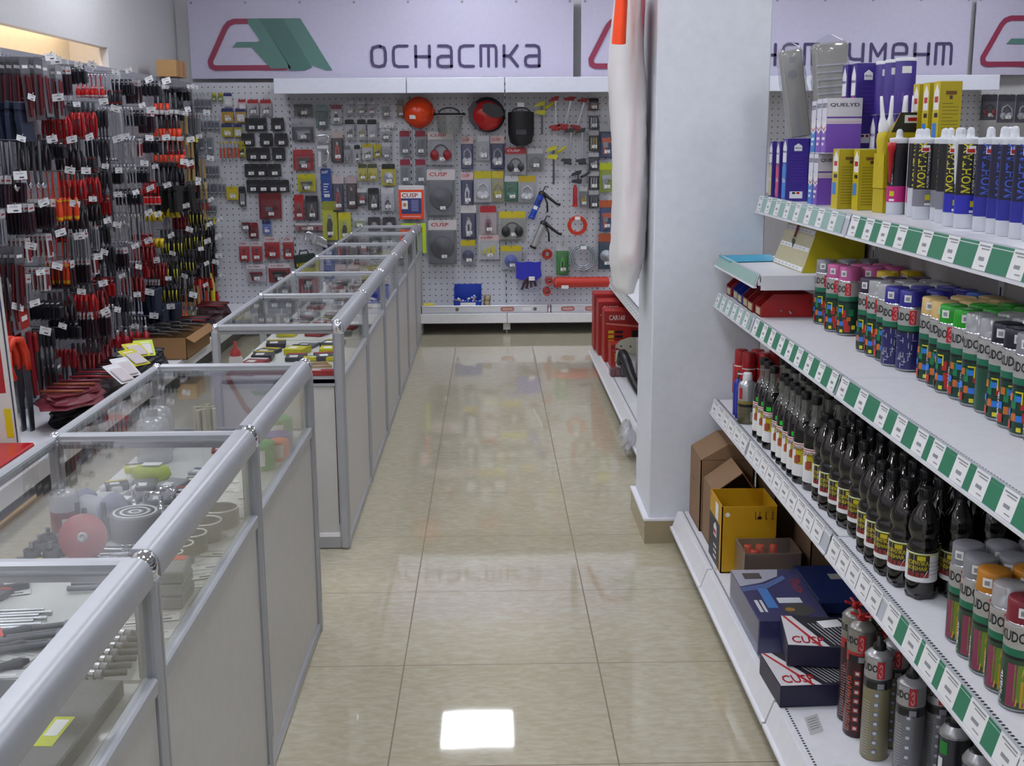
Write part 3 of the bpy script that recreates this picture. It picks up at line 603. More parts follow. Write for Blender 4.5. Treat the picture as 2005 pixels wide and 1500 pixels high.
# ---------------- top shelf
def mk_box(w_, d, h, side, front, art=None):
    """carton, its narrow printed face towards -x (aisle), plain face towards -y"""
    t = thing('glue_box'); q = M().box(-w_/2, -d/2, 0, w_/2, d/2, h, side, .0015).box(-w_/2+.001, -d/2+.001, h-.0005, w_/2-.001, d/2-.001, h+.0008, mat('#c9c7c0', .5)); q.build('carton', t)
    if art:
        q = M(); q.T = Matrix.Translation((-w_/2-.0004, d/2, 0)) @ Euler((0, 0, -PI/2)).to_matrix().to_4x4(); art(q, d, h); q.T = Matrix.Translation((-w_/2, -d/2-.0004, 0)); front(q, w_, h); q.build('print', t)
    return t
PUR = mat('#3c2a86', .42); VIO = mat('#6b3fa0', .42)
def met_front(q, w_, h):
    q.plate([(w_*.32, h*.80), (w_*.32, h*.88), (w_*.5, h*.92), (w_*.68, h*.88), (w_*.68, h*.80)], -.0003, 0, PAPER)
    for k in range(9): q.quad(w_*.6, .0013, VIO, T3(w_*.2, 0, h*(.72-.05*k)))
    q.quad(w_*.6, h*.11, PAPER, T3(w_*.18, 0, h*.05)).quad(w_*.14, h*.03, RED, T3(w_*.5, -.0003, h*.12)).quad(w_*.14, h*.03, BLACK, T3(w_*.3, -.0003, h*.12)).text('Metylan', w_*.26, h*.03, PUR, T3(w_*.37, -.0005, h*.83))
def met_art(c):
    def f(q, d, h):
        q.plate([(d*.12, h*.62), (d*.12, h*.86), (d*.5, h*.97), (d*.88, h*.86), (d*.88, h*.62)], -.0003, 0, PAPER)
        q.text('Metylan', d*.68, h*.05, PUR, T3(d*.16, -.0006, h*.76)).plate([(d*.1, h*.04), (d*.9, h*.04), (d*.9, h*.55), (d*.5, h*.63), (d*.1, h*.55)], -.0003, 0, c)
        q.text('Обои', d*.6, h*.07, PAPER, T3(d*.2, -.0008, h*.3))
    return f
def boxes(key, mk, spots, z, label, group, cat='box'):
    for x, y in spots: use(key, mk, (x, y, z), 0, label, cat, group if len(spots) > 1 else None)
W1, D1, H1 = .075, .05, .205
boxes('mety', lambda: mk_box(W1, D1, H1, PUR, met_front, met_art(mat('#cfc48e', .45))), [(1.075, 4.39), (1.155, 4.39)], Z1, 'purple glue carton with beige panel next to the pillar on the top shelf', 'beige panel purple glue cartons')
boxes('metp', lambda: mk_box(W1, D1, H1, PUR, met_front, met_art(mat('#c73b6b', .45))), [(1.072, 4.27), (1.15, 4.27)], Z1, 'purple glue carton with pink panel on the top shelf', 'pink panel purple glue cartons')
boxes('metb', lambda: mk_box(W1, .062, .215, PUR, met_front, met_art(mat('#2f7fcf', .45))), [(1.062, 4.13), (1.14, 4.13), (1.218, 4.13)], Z1, 'purple glue carton with blue panel on the top shelf', 'blue panel purple glue cartons')
def q_front(c):
    def f(q, w_, h):
        q.quad(w_, h, mat('#d5d2d6', .5)).quad(w_, h*.52, c, T3(0, -.0002, h*.02)).quad(w_, h*.03, mat('#d9b9c9', .5), T3(0, -.0004, h*.56)).quad(w_, h*.03, VIO, T3(0, -.0004, h*.64)).text('QUELYD', w_*.84, h*.075, mat('#3b3a52', .5), T3(w_*.08, -.0006, h*.84))
    return f
def q_art(c):
    def f(q, d, h):
        q.quad(d, h, mat('#d9d8e4', .5)).quad(d, h*.4, c, T3(0, -.0002, h*.02)).text('QUELYD', d*.86, h*.1, mat('#3b3a52', .5), T3(d*.07, -.0006, h*.82))
        q.plate([(d*.05, h*.44), (d*.5, h*.36), (d*.95, h*.44), (d*.95, h*.62), (d*.5, h*.55), (d*.05, h*.62)], -.0006, -.0002, PAPER).plate([(d*.12, h*.47), (d*.5, h*.41), (d*.88, h*.47), (d*.88, h*.5), (d*.5, h*.44), (d*.12, h*.5)], -.0009, -.0006, RED)
        q.quad(d*.6, h*.05, PAPER, T3(d*.2, -.0006, h*.25)).quad(d*.4, h*.05, PAPER, T3(d*.2, -.0006, h*.15))
    return f
QB, QV = mat('#3f7fd0', .45), mat('#7a4fb8', .45)
boxes('qb', lambda: mk_box(.085, .052, .165, QB, q_front(QB), q_art(QB)), [(1.098, 3.90)], Z1, 'blue and white wallpaper paste carton, lower one of its stack', None)
boxes('qv', lambda: mk_box(.085, .050, .165, QV, q_front(QV), q_art(QV)), [(1.098, 3.84)], Z1, 'violet and white wallpaper paste carton standing on the deck', None)
boxes('qb2', lambda: mk_box(.085, .052, .165, QB, q_front(QB), q_art(QB)), [(1.100, 3.90)], Z1+.167, 'blue and white wallpaper paste carton on top of its twin', None)
boxes('qv2', lambda: mk_box(.11, .054, .170, QV, q_front(QV), q_art(QV)), [(1.112, 3.835), (1.112, 3.775)], Z1+.167, 'violet wallpaper paste carton in the upper tier, its front towards the counters', 'upper violet paste cartons')
YB = mat('#b5a316', .45)
def y_front(q, w_, h):
    q.quad(w_*.5, h*.05, mat('#6d4a1c', .5), T3(w_*.25, -.0002, h*.82)).quad(w_*.14, h*.05, mat('#4a3320', .5), T3(w_*.43, -.0004, h*.76))
    for k in range(14): q.quad(w_*(.76 if k % 4 else .5), .0013, mat('#4f4a14', .6), T3(w_*.12, -.0002, h*(.70-.047*k)))
def y_art(q, d, h):
    q.quad(d, h, mat('#c6b31c', .45)).plate([(d*.15, h*.62), (d*.15, h*.86), (d*.5, h*.97), (d*.85, h*.86), (d*.85, h*.62)], -.0003, -.0001, PAPER).quad(d*.5, h*.08, RED, T3(d*.25, -.0006, h*.72)).quad(d*.6, h*.2, QB, T3(d*.1, -.0004, h*.24)).quad(d*.5, h*.06, BLACK, T3(d*.3, -.0006, h*.52))
boxes('yb', lambda: mk_box(.075, .068, .182, YB, y_front, y_art), [(1.112, 3.685), (1.19, 3.685)], Z1, 'yellow glue carton between the blue paste box and pink cartridge', 'yellow cartons standing on the deck')
boxes('yb2', lambda: mk_box(.075, .06, .182, YB, y_front, y_art), [(1.150, 3.60)], Z1, 'yellow glue carton half hidden behind the pink cartridge', None)
boxes('pb', lambda: mk_box(.085, .055, .185, PUR, met_front, met_art(mat('#2f7fcf', .45))), [(1.20, 3.90), (1.20, 3.84)], Z1, 'purple carton standing behind the paste cartons as lower tier', 'purple cartons of the lower back tier')
boxes('pb2', lambda: mk_box(.075, .055, .26, PUR, met_front, met_art(mat('#c73b6b', .45))), [(1.185, 3.885), (1.195, 3.82)], Z1+.186, 'purple carton peeping over the paste boxes', 'purple cartons of the upper tier')
# three round purple tubs in front of the upper cartons
def mk_tub():
    t = thing('glue_tub'); M().lathe([(.030, 0), (.030, .150), (.028, .154)], PUR, 20).build('drum', t)
    M().lathe([(.031, .150), (.031, .158), (.029, .160), (0, .160)], mat('#d9d9e2', .4), 20).build('lid', t)
    M().patch(.028, .02, .0304, .115, PAPER, -.2, 3).patch(.05, .03, .0304, .03, VIO, -.2, 3).build('label', t); return t
for i, (x, y) in enumerate(((1.232, 3.74), (1.235, 3.665), (1.24, 3.585))): use('tub', mk_tub, (x, y, Z1+.287), 0, 'round purple paste tub with pale lid over the yellow boxes', 'tub', 'purple paste tubs')
boxes('pbs', lambda: mk_box(.062, .06, .285, PUR, met_front, met_art(mat('#2f7fcf', .45))), [(1.232, 3.74-.0)], Z1, 'tall purple carton under the round paste tubs, rear of three', None)
boxes('pbs', None, [(1.235, 3.665)], Z1, 'tall purple carton under the round paste tubs, middle of three', None)
boxes('pbs', None, [(1.24, 3.585)], Z1, 'tall purple carton under the round paste tubs, front of three', None)
boxes('yb3', lambda: mk_box(.06, .05, .20, YB, y_front, y_art), [(1.262, 3.46), (1.262, 3.38), (1.262, 3.30)], Z1+.166, 'plain yellow carton standing in the back row near the banner', 'yellow cartons of the back row')
boxes('wb', lambda: mk_box(.06, .05, .165, LGREY, lambda q, w_, h: None, None), [(1.262, 3.46), (1.262, 3.38), (1.262, 3.30)], Z1, 'small grey carton carrying a yellow one in the back row', 'grey support cartons')
# yellow display pack of glue bottles with white nozzles
t = thing('glue_display_box', 'yellow display box with black top band, full of nozzle bottles', 'box', (1.198, 3.475, Z1+.071), .12)
M_SUP = tag(M().box(-.06, -.034, 0, .06, .034, .0695, YB, .001).build('support_carton', None, (1.198, 3.475, Z1), (0, 0, .12)), 'low yellow carton hidden under the display box', 'box')
DISP = t; t = S.objects['glue_display_box']
M().plate([(-.062, 0), (.058, 0), (.058, .215), (-.02, .215), (-.055, .15)], -.035, -.033, mat('#c2ad14', .42)).plate([(-.062, 0), (.058, 0), (.058, .10), (-.062, .10)], .031, .033, mat('#c2ad14', .42)).box(-.062, -.033, 0, -.060, .031, .10, mat('#c2ad14', .42)).box(.056, -.033, 0, .058, .031, .12, mat('#c2ad14', .42)).box(-.06, -.033, 0, .056, .031, .002, mat('#c2ad14', .42)).build('carton', t)
M().plate([(-.045, .16), (.058, .16), (.058, .2155), (-.02, .2155)], -.0362, -.035, mat('#2b2a22', .45)).quad(.05, .022, PAPER, T3(-.008, -.0368, .186)).quad(.03, .010, RED, T3(.002, -.0373, .191)).text('КЛЕЙ №1', .026, .009, PAPER, T3(.034, -.0368, .20)).text('В РОССИИ', .026, .009, PAPER, T3(.034, -.0368, .186)).text('88', .022, .02, RED, T3(-.01, -.0368, .125)).build('print', t)
def mk_gbottle():
    t = thing('glue_bottle'); M().lathe([(.016, 0), (.017, .004), (.017, .105), (.014, .118), (.010, .124)], mat('#c9b41a', .4), 14).build('body', t)
    M().lathe([(.011, .122), (.012, .126), (.010, .14), (.005, .155), (.004, .185), (.003, .20), (0, .201)], WHITE, 12).build('nozzle', t); return t
for i, (x, y, a) in enumerate(((1.165, 3.470, -.12), (1.205, 3.462, .0), (1.168, 3.492, .02), (1.205, 3.497, .03), (1.238, 3.475, -.03))):
    use('gb', mk_gbottle, (x, y, Z1+.0745), (0, a, 0), ['yellow glue bottle leaning left out of its display box, tallest nozzle', 'yellow glue bottle in the display box with upright white nozzle', 'yellow glue bottle with strongly tilted nozzle'][0 if i == 0 else 1], 'bottle', None if i == 0 else 'upright glue bottles', 1.30)
def mk_cart(c1, c2, tx, txc, noz, bottom=None):
    t = thing('sealant_cartridge'); r = .0262; WP = mat('#d8dae2', .38)
    M().lathe([(r-.002, 0), (r, .003), (r, .208), (r+.001, .212), (r-.001, .2145), (.010, .2165), (.009, .226), (.0085, .234), (.005, .239), (0, .240)], WP, 18).build('tube', t)
    q = M().patch(.125, .165, r+.0004, .035, mat(c1, .42), 0, 14).patch(.125, .045, r+.0008, .035, mat(c2, .42), 0, 14)
    q.wrap(tx, .118, .022, r+.0013, .085, mat(txc, .45), -.62, True).wrap('КЛЕЙ ЭКСПРЕСС', .10, .007, r+.0013, .085, PAPER, .0, True)
    q.patch(.022, .018, r+.0012, .178, PAPER, -.35, 3).patch(.018, .009, r+.0016, .18, RED, -.35, 3).patch(.014, .014, r+.0014, .052, mat('#c9c01c', .4), .1, 2).patch(.016, .006, r+.0014, .038, PAPER, .1, 2)
    q.build('label', t)
    if noz: M().lathe([(.003, 0), (.0035, .004), (.0085, .085), (.012, .098), (.012, .112), (.0085, .112)], mat('#dcdfe6', .35) if noz == 'w' else RED, 12, T3(.0, -.036, .105 if noz == 'w' else .09)).build('spare_nozzle', t)
    return t
CT = [('#16141c', '#c2257c', 'МОМЕНТ', '#17161d'), ('#16141c', '#c9cad2', 'МОНТАЖ', '#c9c01c'), ('#16141c', '#7d7c86', 'МОНТАЖ', '#c9c01c'), ('#14131c', '#2629a8', 'МОНТАЖ', '#c9c01c'), ('#1b1a3c', '#232690', 'МОНТАЖ', '#3d58c0')]
def carts(i, noz, spots, label, group):
    c = CT[i]
    for x, y, rz in spots: use('cart%d%s' % (i, noz), lambda: mk_cart(c[0], c[1], c[2], c[3], noz), (x, y, Z1), rz, label, 'sealant', group if len(spots) > 1 else None)
carts(0, 'r', [(1.168, 3.395, -.9), (1.205, 3.345, .9)], 'black cartridge with pink base band and red spare nozzle', 'pink banded cartridges')
carts(1, '', [(1.182, 3.262, 0)], 'black cartridge with white base and yellow lettering, by the pink one', None)
carts(1, 'w', [(1.238, 3.24, .2)], 'white based cartridge with a white spare nozzle hanging', None)
carts(2, '', [(1.165, 3.175, 0), (1.192, 3.115, .1)], 'cartridge with grey base band and yellow upright lettering', 'grey banded cartridges')
carts(2, 'w', [(1.175, 3.035, .6), (1.232, 3.10, .4)], 'grey banded cartridge with white spare nozzle on its side', 'grey banded cartridges with nozzles')
carts(1, '', [(1.180, 2.975, .3)], 'white based cartridge standing between the grey and blue ones', None)
carts(3, 'w', [(1.150, 2.915, -.4)], 'blue banded cartridge with white spare nozzle, first of the blue ones', None)
carts(3, '', [(1.152, 2.850, .1), (1.21, 2.87, .2)], 'blue banded black cartridge with large yellow lettering', 'yellow lettered blue banded cartridges')
carts(4, '', [(1.160, 2.755, .1), (1.214, 2.775, 0), (1.162, 2.685, .2), (1.155, 2.615, .1), (1.155, 2.545, 0), (1.21, 2.66, 0), (1.21, 2.57, 0)], 'navy cartridge with blue lettering at the right end of the top shelf', 'navy cartridges')
carts(3, 'w', [(1.15, 2.47, 0)], 'blue banded cartridge beyond the navy ones at the frame edge', None)
for i, (x, y) in enumerate(((1.165, 2.91), (1.215, 3.0), (1.13, 2.855))): pass
# film-wrapped grey packs leaning above the purple boxes
def pack(loc, rot, w_, d, h, label, rib):
    t = thing('wrapped_pack', label, 'package', loc); t.rotation_euler = rot
    M().box(-w_/2, -d/2, 0, w_/2, d/2, h, mat('#a6a39c', .6), .004).build('carton', t); q = M()
    rr = random.Random(int(h*1000)); vs = []; fs = []; n, k = 12, 16
    for j in range(k+1):
        for i in range(n):
            a = 2*PI*i/n; sx = (w_/2+.004+rr.random()*.006)*max(-1, min(1, 1.35*math.cos(a))); sy_ = (d/2+.004+rr.random()*.006)*max(-1, min(1, 1.35*math.sin(a)))
            f = 1 if j < k-1 else (.75 if j == k-1 else .15); vs.append((sx*f, sy_*f, -.002+(h+.03)*j/k))
    for j in range(k):
        for i in range(n): fs.append((j*n+i, j*n+(i+1) % n, (j+1)*n+(i+1) % n, (j+1)*n+i))
    q.add(vs, fs, FILM, True); q.build('wrapping_film', t)
    q = M()
    if rib:
        for j in range(9): q.box(-w_/2-.001, -d/2-.002, .05+h*.075*j, w_/2, -d/2-.0003, .056+h*.075*j, LGREY)
    else: q.lathe([(.016, 0), (.016, .0008)], GREY, 14, T3(-.005, -d/2-.0005, h*.72, PI/2, 0, 0)).quad(w_*.3, .02, GREY, T3(-.01, -d/2-.0007, h*.85))
    q.build('print', t)
pack((1.098, 4.23, Z1+.220), (.0, -.16, 0), .072, .045, .30, 'tall narrow grey carton in clear film, leaning towards the pillar', 0)
pack((1.125, 4.36, Z1+.209), (0, -.12, 0), .06, .045, .27, 'grey film-wrapped carton standing behind the tall narrow one', 0)
pack((1.185, 4.13, Z1+.218), (0, -.08, 0), .105, .06, .315, 'broad film-wrapped grey bundle with ribbed front beside the purple cartons', 1)
# ---------------- yellow wedge display and cyan sheet on the short shelf
t = thing('wedge_display', 'yellow wedge shaped price display with key hanging on a red cord', 'display', (1.03, 3.86, 1.1508))
q = M(); vs = [(-.012, .36, 0), (0, 0, 0), (.205, .30, 0), (.205, .0, 0), (.05, .34, .186), (.06, .0, .186), (.205, .34, .186), (.205, .0, .186)]
q.add(vs, [(0, 1, 3, 2), (1, 5, 7, 3), (4, 6, 7, 5), (2, 3, 7, 6), (0, 2, 6, 4)], mat('#b9ab14', .5)).build('body', t)
q = M().add([(-.0125, .36, 0), (-.0005, 0, 0), (.0595, .0, .186), (.0495, .34, .186)], [(0, 1, 2, 3)], mat('#b5ae8c', .5))
def fp(u, v, o=.0006): # along width u 0..1, height v
    a = Vector((-.0125, .36, 0))*(1-u)+Vector((-.0005, 0, 0))*u; b = Vector((.0495, .34, .186))*(1-u)+Vector((.0595, 0, .186))*u; p = a*(1-v)+b*v; return (p.x-o, p.y, p.z)
for v in (.02, .36, .66): q.add([fp(.03, v), fp(.97, v), fp(.97, v+.07), fp(.03, v+.07)], [(0, 1, 2, 3)], PAPER)
for v in (.04, .38, .68):
    for k in range(7): q.add([fp(.06+.12*k, v, .001), fp(.13+.12*k, v, .001), fp(.13+.12*k, v+.025, .001), fp(.06+.12*k, v+.025, .001)], [(0, 1, 2, 3)], LGREY)
q.build('sloping_face', t)
a, b = Vector(fp(.42, .99, .006)), Vector(fp(.44, .55, .006))
M().tube([a, b], .004, mat('#7a1f3a', .6)).build('cord', t)
q = M().lathe([(.011, -.0015), (.011, .0015)], IRON, 14, T3(b.x-.004, b.y, b.z-.014, 0, PI/2, 0)).box(b.x-.006, b.y-.004, b.z-.058, b.x-.003, b.y+.004, b.z-.02, IRON).box(b.x-.006, b.y-.009, b.z-.056, b.x-.003, b.y, b.z-.05, IRON).box(b.x-.006, b.y-.009, b.z-.044, b.x-.003, b.y, b.z-.038, IRON); q.build('key', t)
t = M().add([(.862, 4.20, 1.1525), (.862, 4.43, 1.1535), (1.06, 4.43, 1.155), (1.035, 4.23, 1.1525), (.862, 4.20, 1.1545), (.862, 4.43, 1.1555), (1.06, 4.43, 1.157), (1.035, 4.23, 1.1545)], [(0, 1, 2, 3), (4, 7, 6, 5), (0, 4, 5, 1), (3, 2, 6, 7), (0, 3, 7, 4), (1, 5, 6, 2)], mat('#35a9cf', .5)).build('folder')
tag(t, 'flat cyan plastic folder lying on the short shelf by the pillar', 'folder')
# ---------------- bins on the upper deck
def mk_bin(c):
    t = thing('storage_bin'); mt = mat(c, .42); L_, w_, h = .17, .085, .075
    q = M(); q.box(-L_/2, -w_/2, 0, L_/2, w_/2, .003, mt)
    for s_ in (-1, 1): q.plate([(-L_/2, 0), (L_/2, 0), (L_/2, h), (-L_/2+.04, h), (-L_/2, h*.5)], s_*w_/2-.0015, s_*w_/2+.0015, mt)
    q.box(L_/2-.003, -w_/2, 0, L_/2, w_/2, h, mt).box(-L_/2, -w_/2, 0, -L_/2+.003, w_/2, h*.42, mt).box(-L_/2+.038, -w_/2-.003, h-.003, L_/2, -w_/2+.003, h+.001, mt).box(-L_/2+.038, w_/2-.003, h-.003, L_/2, w_/2+.003, h+.001, mt)
    q.build('tub', t)
    M().box(-L_/2-.0015, -w_/2+.015, .006, -L_/2-.0002, w_/2-.015, .028, mat('#cfc59a', .5)).build('label_strip', t)
    q = M(); rr = random.Random(3)
    for k in range(22): q.cyl(.0035, 0, .022, STEEL, 6, T3(rr.uniform(-.06, .07), rr.uniform(-.033, .033), .006+.001*k, rr.uniform(0, 3), rr.uniform(0, 3), 0))
    o = q.build('loose_fasteners', t); o['kind'] = 'stuff'; return t
for i, (x, y, c, lab) in enumerate(((.985, 4.40, '#8f1c22', 'small dark red bin against the pillar'), (.985, 4.29, '#1f3494', 'blue bin next to the farthest red one'), (.982, 4.19, '#1f3494', 'blue bin in the middle of the bins row'), (.978, 4.09, '#7d1a20', 'dark red bin between the blue bin and bright red one'), (.976, 3.99, '#931c1e', 'red bin second from the row end'), (.978, 3.89, '#a81e20', 'bright red bin in front, its long side showing'))):
    use('bin'+c, lambda: mk_bin(c), (x+.003*(i % 2), y, Z2), 0, lab, 'storage bin')
# ---------------- base shelf goods, right side
def carton(loc, w_, d, h, label, rz=0, col_='#8a6c50', open_=True, name='cardboard_box'):
    t = thing(name, label, 'box', loc, rz); c = mat(col_, .75)
    q = M().box(-w_/2, -d/2, 0, w_/2, d/2, .004, c).box(-w_/2, -d/2, 0, -w_/2+.004, d/2, h, c).box(w_/2-.004, -d/2, 0, w_/2, d/2, h, c).box(-w_/2, -d/2, 0, w_/2, -d/2+.004, h, c).box(-w_/2, d/2-.004, 0, w_/2, d/2, h, c); q.build('body', t)
    if open_:
        M().add([(-w_/2, d/2, h), (w_/2, d/2, h), (w_/2, d/2+.05, h+.05), (-w_/2, d/2+.05, h+.05), (-w_/2, d/2-.003, h+.001), (w_/2, d/2-.003, h+.001), (w_/2, d/2+.047, h+.053), (-w_/2, d/2+.047, h+.053)], [(0, 1, 2, 3), (4, 7, 6, 5), (0, 4, 5, 1), (3, 2, 6, 7), (0, 3, 7, 4), (1, 5, 6, 2)], c).build('flap', t)
        M().add([(w_/2, -d/2, h), (w_/2, d/2, h), (w_/2+.03, d/2, h+.06), (w_/2+.03, -d/2, h+.06), (w_/2-.003, -d/2, h+.001), (w_/2-.003, d/2, h+.001), (w_/2+.027, d/2, h+.062), (w_/2+.027, -d/2, h+.062)], [(0, 1, 2, 3), (4, 7, 6, 5), (0, 4, 5, 1), (3, 2, 6, 7), (0, 3, 7, 4), (1, 5, 6, 2)], c).build('flap', t)
    return t
t = carton((.875, 4.31, Z4), .20, .22, .275, 'tall cardboard box with a leaning lid against the pillar', open_=False)
c = mat('#8a6c50', .75)
M().add([(-.10, -.11, .277), (.10, -.11, .277), (.16, -.11, .335), (.0, -.11, .335), (-.10, .11, .277), (.10, .11, .277), (.16, .11, .335), (.0, .11, .335)], [(0, 1, 2, 3), (4, 7, 6, 5), (0, 4, 5, 1), (3, 2, 6, 7), (0, 3, 7, 4), (1, 5, 6, 2)], c).build('lid', t)
M().quad(.05, .012, mat('#6b5540', .7), T3(-.1008, .06, .16, 0, 0, -PI/2)).build('printed_mark', t)
t = carton((.865, 4.085, Z4), .165, .20, .215, 'open cardboard box with ragged orange edge behind the yellow box', open_=False)
M().add([(-.08, -.10, .217), (.02, -.10, .29), (.02, .10, .29), (-.08, .10, .217), (-.08, -.10, .213), (.02, -.10, .286), (.02, .10, .286), (-.08, .10, .213)], [(0, 1, 2, 3), (4, 7, 6, 5), (0, 4, 5, 1), (3, 2, 6, 7), (0, 3, 7, 4), (1, 5, 6, 2)], c).build('flap', t)
M().add([(.02, -.102, .29), (.02, .102, .29), (.082, .102, .20), (.082, -.102, .20), (.02, -.1, .286), (.02, .1, .286), (.078, .1, .2), (.078, -.1, .2)], [(0, 1, 2, 3), (4, 7, 6, 5), (0, 4, 5, 1), (3, 2, 6, 7), (0, 3, 7, 4), (1, 5, 6, 2)], mat('#9c6a50', .7)).build('flap', t)
carton((1.10, 4.10, Z4), .21, .30, .26, 'dark cardboard box deep behind the others under the middle shelf', col_='#6f5741', open_=False)
t = thing('yellow_box', 'open yellow box with black side panel and handling symbols', 'box', (.865, 3.868, Z4))
ym = mat('#c9980f', .5); w_, d, h = .19, .21, .235
M().box(-w_/2, -d/2, 0, w_/2, d/2, .004, ym).box(-w_/2, -d/2, 0, -w_/2+.004, d/2, h, ym).box(w_/2-.004, -d/2, 0, w_/2, d/2, h, ym).box(-w_/2, -d/2, 0, w_/2, -d/2+.004, h, ym).box(-w_/2, d/2-.004, 0, w_/2, d/2, h, ym).build('body', t)
q = M().box(-w_/2-.0008, -d/2+.03, .0, -w_/2, d/2, h*.68, mat('#2c2b30', .5)).quad(.05, .06, PAPER, T3(-w_/2-.001, .0, h*.70, 0, 0, -PI/2)).plate([(.0, .0), (.05, .0), (.05, .035), (.025, .05), (0, .035)], -.001, -.0002, PAPER, T3(-w_/2-.001, .02, h*.42, 0, 0, -PI/2)).quad(.04, .015, RED, T3(-w_/2-.0028, .015, h*.46, 0, 0, -PI/2))
for k in range(3): q.quad(.05, .008, PAPER, T3(-w_/2-.0012, .02, .02+.02*k, 0, 0, -PI/2))
q.lathe([(.008, 0), (.008, .0006)], PAPER, 14, T3(-w_/2+.02, -d/2-.0002, h-.028, PI/2, 0, 0))
for i, x in enumerate((.02, .034, .055, .078)):
    q.box(x-.002, -d/2-.0008, h-.045, x, -d/2-.0002, h-.018, BLACK); q.box(x-.007*(i % 2), -d/2-.0008, h-.045, x+.006, -d/2-.0002, h-.043 if i != 1 else h-.035, BLACK)
q.build('print', t)
t = thing('wrapped_carton', 'brown carton in clear film with red cans inside, before the yellow box', 'box', (.905, 3.655, Z4)); w_, d, h = .185, .15, .135; cb = mat('#7a6350', .6)
M().box(-w_/2, -d/2, 0, w_/2, d/2, .004, cb).box(-w_/2, -d/2, 0, -w_/2+.004, d/2, h, cb).box(w_/2-.004, -d/2, 0, w_/2, d/2, h, cb).box(-w_/2, -d/2, 0, w_/2, -d/2+.004, h, cb).box(-w_/2, d/2-.004, 0, w_/2, d/2, h, cb).build('body', t)
M().box(-w_/2-.003, -d/2-.003, -.0005, w_/2+.003, d/2+.003, h+.002, FILM, .006).build('film', t)
def mk_rc():
    t = thing('aerosol'); M().cyl(.016, 0, .085, mat('#9a2a22', .4), 14).build('body', t); M().lathe([(.015, .086), (.014, .12), (.012, .122), (0, .122)], mat('#c8301c', .4), 14).build('cap', t); return t
for i, (x, y) in enumerate(((-.06, .03), (-.02, .03), (.025, .03), (-.05, -.02))): use('rc', mk_rc, (.905+x, 3.655+y, Z4+.005), 0, 'red capped can standing inside the film-wrapped carton', 'can', 'red capped cans in the carton')
carton((1.10, 3.71, Z4), .14, .22, .21, 'plain cardboard box behind the film-wrapped carton', col_='#6b543e')
# blue boxed set, navy case, two white tool boxes
t = thing('tool_box_carton', 'indigo printed carton with red script and price label, in film', 'box', (.856, 3.315, Z4), 0); w_, d, h = .205, .40, .105
M().box(-w_/2, -d/2, 0, w_/2, d/2, h, mat('#2c2a66', .3), .002).build('carton', t)
q = M(); Zt = h+.0006
def top(x0, y0, x1, y1, m_, o=0): q.add([(x0, y0, Zt+o), (x1, y0, Zt+o), (x1, y1, Zt+o), (x0, y1, Zt+o)], [(0, 1, 2, 3)], m_)
q.add([(-w_/2, d/2, Zt), (-w_/2, .06, Zt), (-.03, .09, Zt), (.03, .14, Zt), (.045, d/2, Zt)], [(0, 1, 2, 3, 4)], mat('#b9b9c4', .5)); top(-.075, .12, -.02, .17, mat('#3c3c48', .5), .0004)
for k in range(3): q.add([(-w_/2, .05-.012*k, Zt), (-w_/2, .044-.012*k, Zt), (-.02, .072-.012*k, Zt), (.05, .14-.01*k, Zt), (.05, .147-.01*k, Zt), (-.02, .079-.012*k, Zt)], [(0, 1, 2, 3, 4, 5)], mat('#6b8fd0', .4))
top(-.055, -.11, -.025, .04, mat('#3f86cf', .4), .0003); top(-.015, -.075, .055, -.035, PAPER, .0006); top(-.085, -.14, -.075, -.05, PAPER, .0003); top(-.07, -.14, -.062, -.05, PAPER, .0003)
q.text('Рысь', .11, .035, mat('#a8243c', .5), Matrix.Translation((.055, .11, Zt+.0006)) @ Euler((-PI/2, 0, 0)).to_matrix().to_4x4() @ Euler((0, PI/2, 0)).to_matrix().to_4x4())
q.lathe([(.045, 0), (.045, .0004)], mat('#3a3830', .5), 20, T3(.03, -.125, Zt+.0004)).lathe([(.014, 0), (.014, .0004)], mat('#a87a2a', .5), 14, T3(.005, -.125, Zt+.001)); q.build('print', t)
M().box(-w_/2-.002, -d/2-.002, .0003, w_/2+.002, d/2+.002, h+.003, FILM, .004).build('film', t)
t = thing('carry_case', 'dark blue plastic tool case with a small grey price label', 'case', (1.085, 3.43, Z4)); NV = mat('#14285c', .42)
M().box(-.12, -.15, 0, .12, .15, .045, NV, .008).box(-.12, -.15, .048, .12, .15, .095, NV, .008).build('shell', t)
M().box(-.128, -.06, .03, -.12, -.03, .065, NV).box(-.128, .03, .03, -.12, .06, .065, NV).build('latch', t)
M().box(-.03, .02, .0955, .02, .065, .0965, mat('#9a9a98', .5)).box(.02, .0, .0955, .05, .02, .0962, DGREY).build('price_label', t)
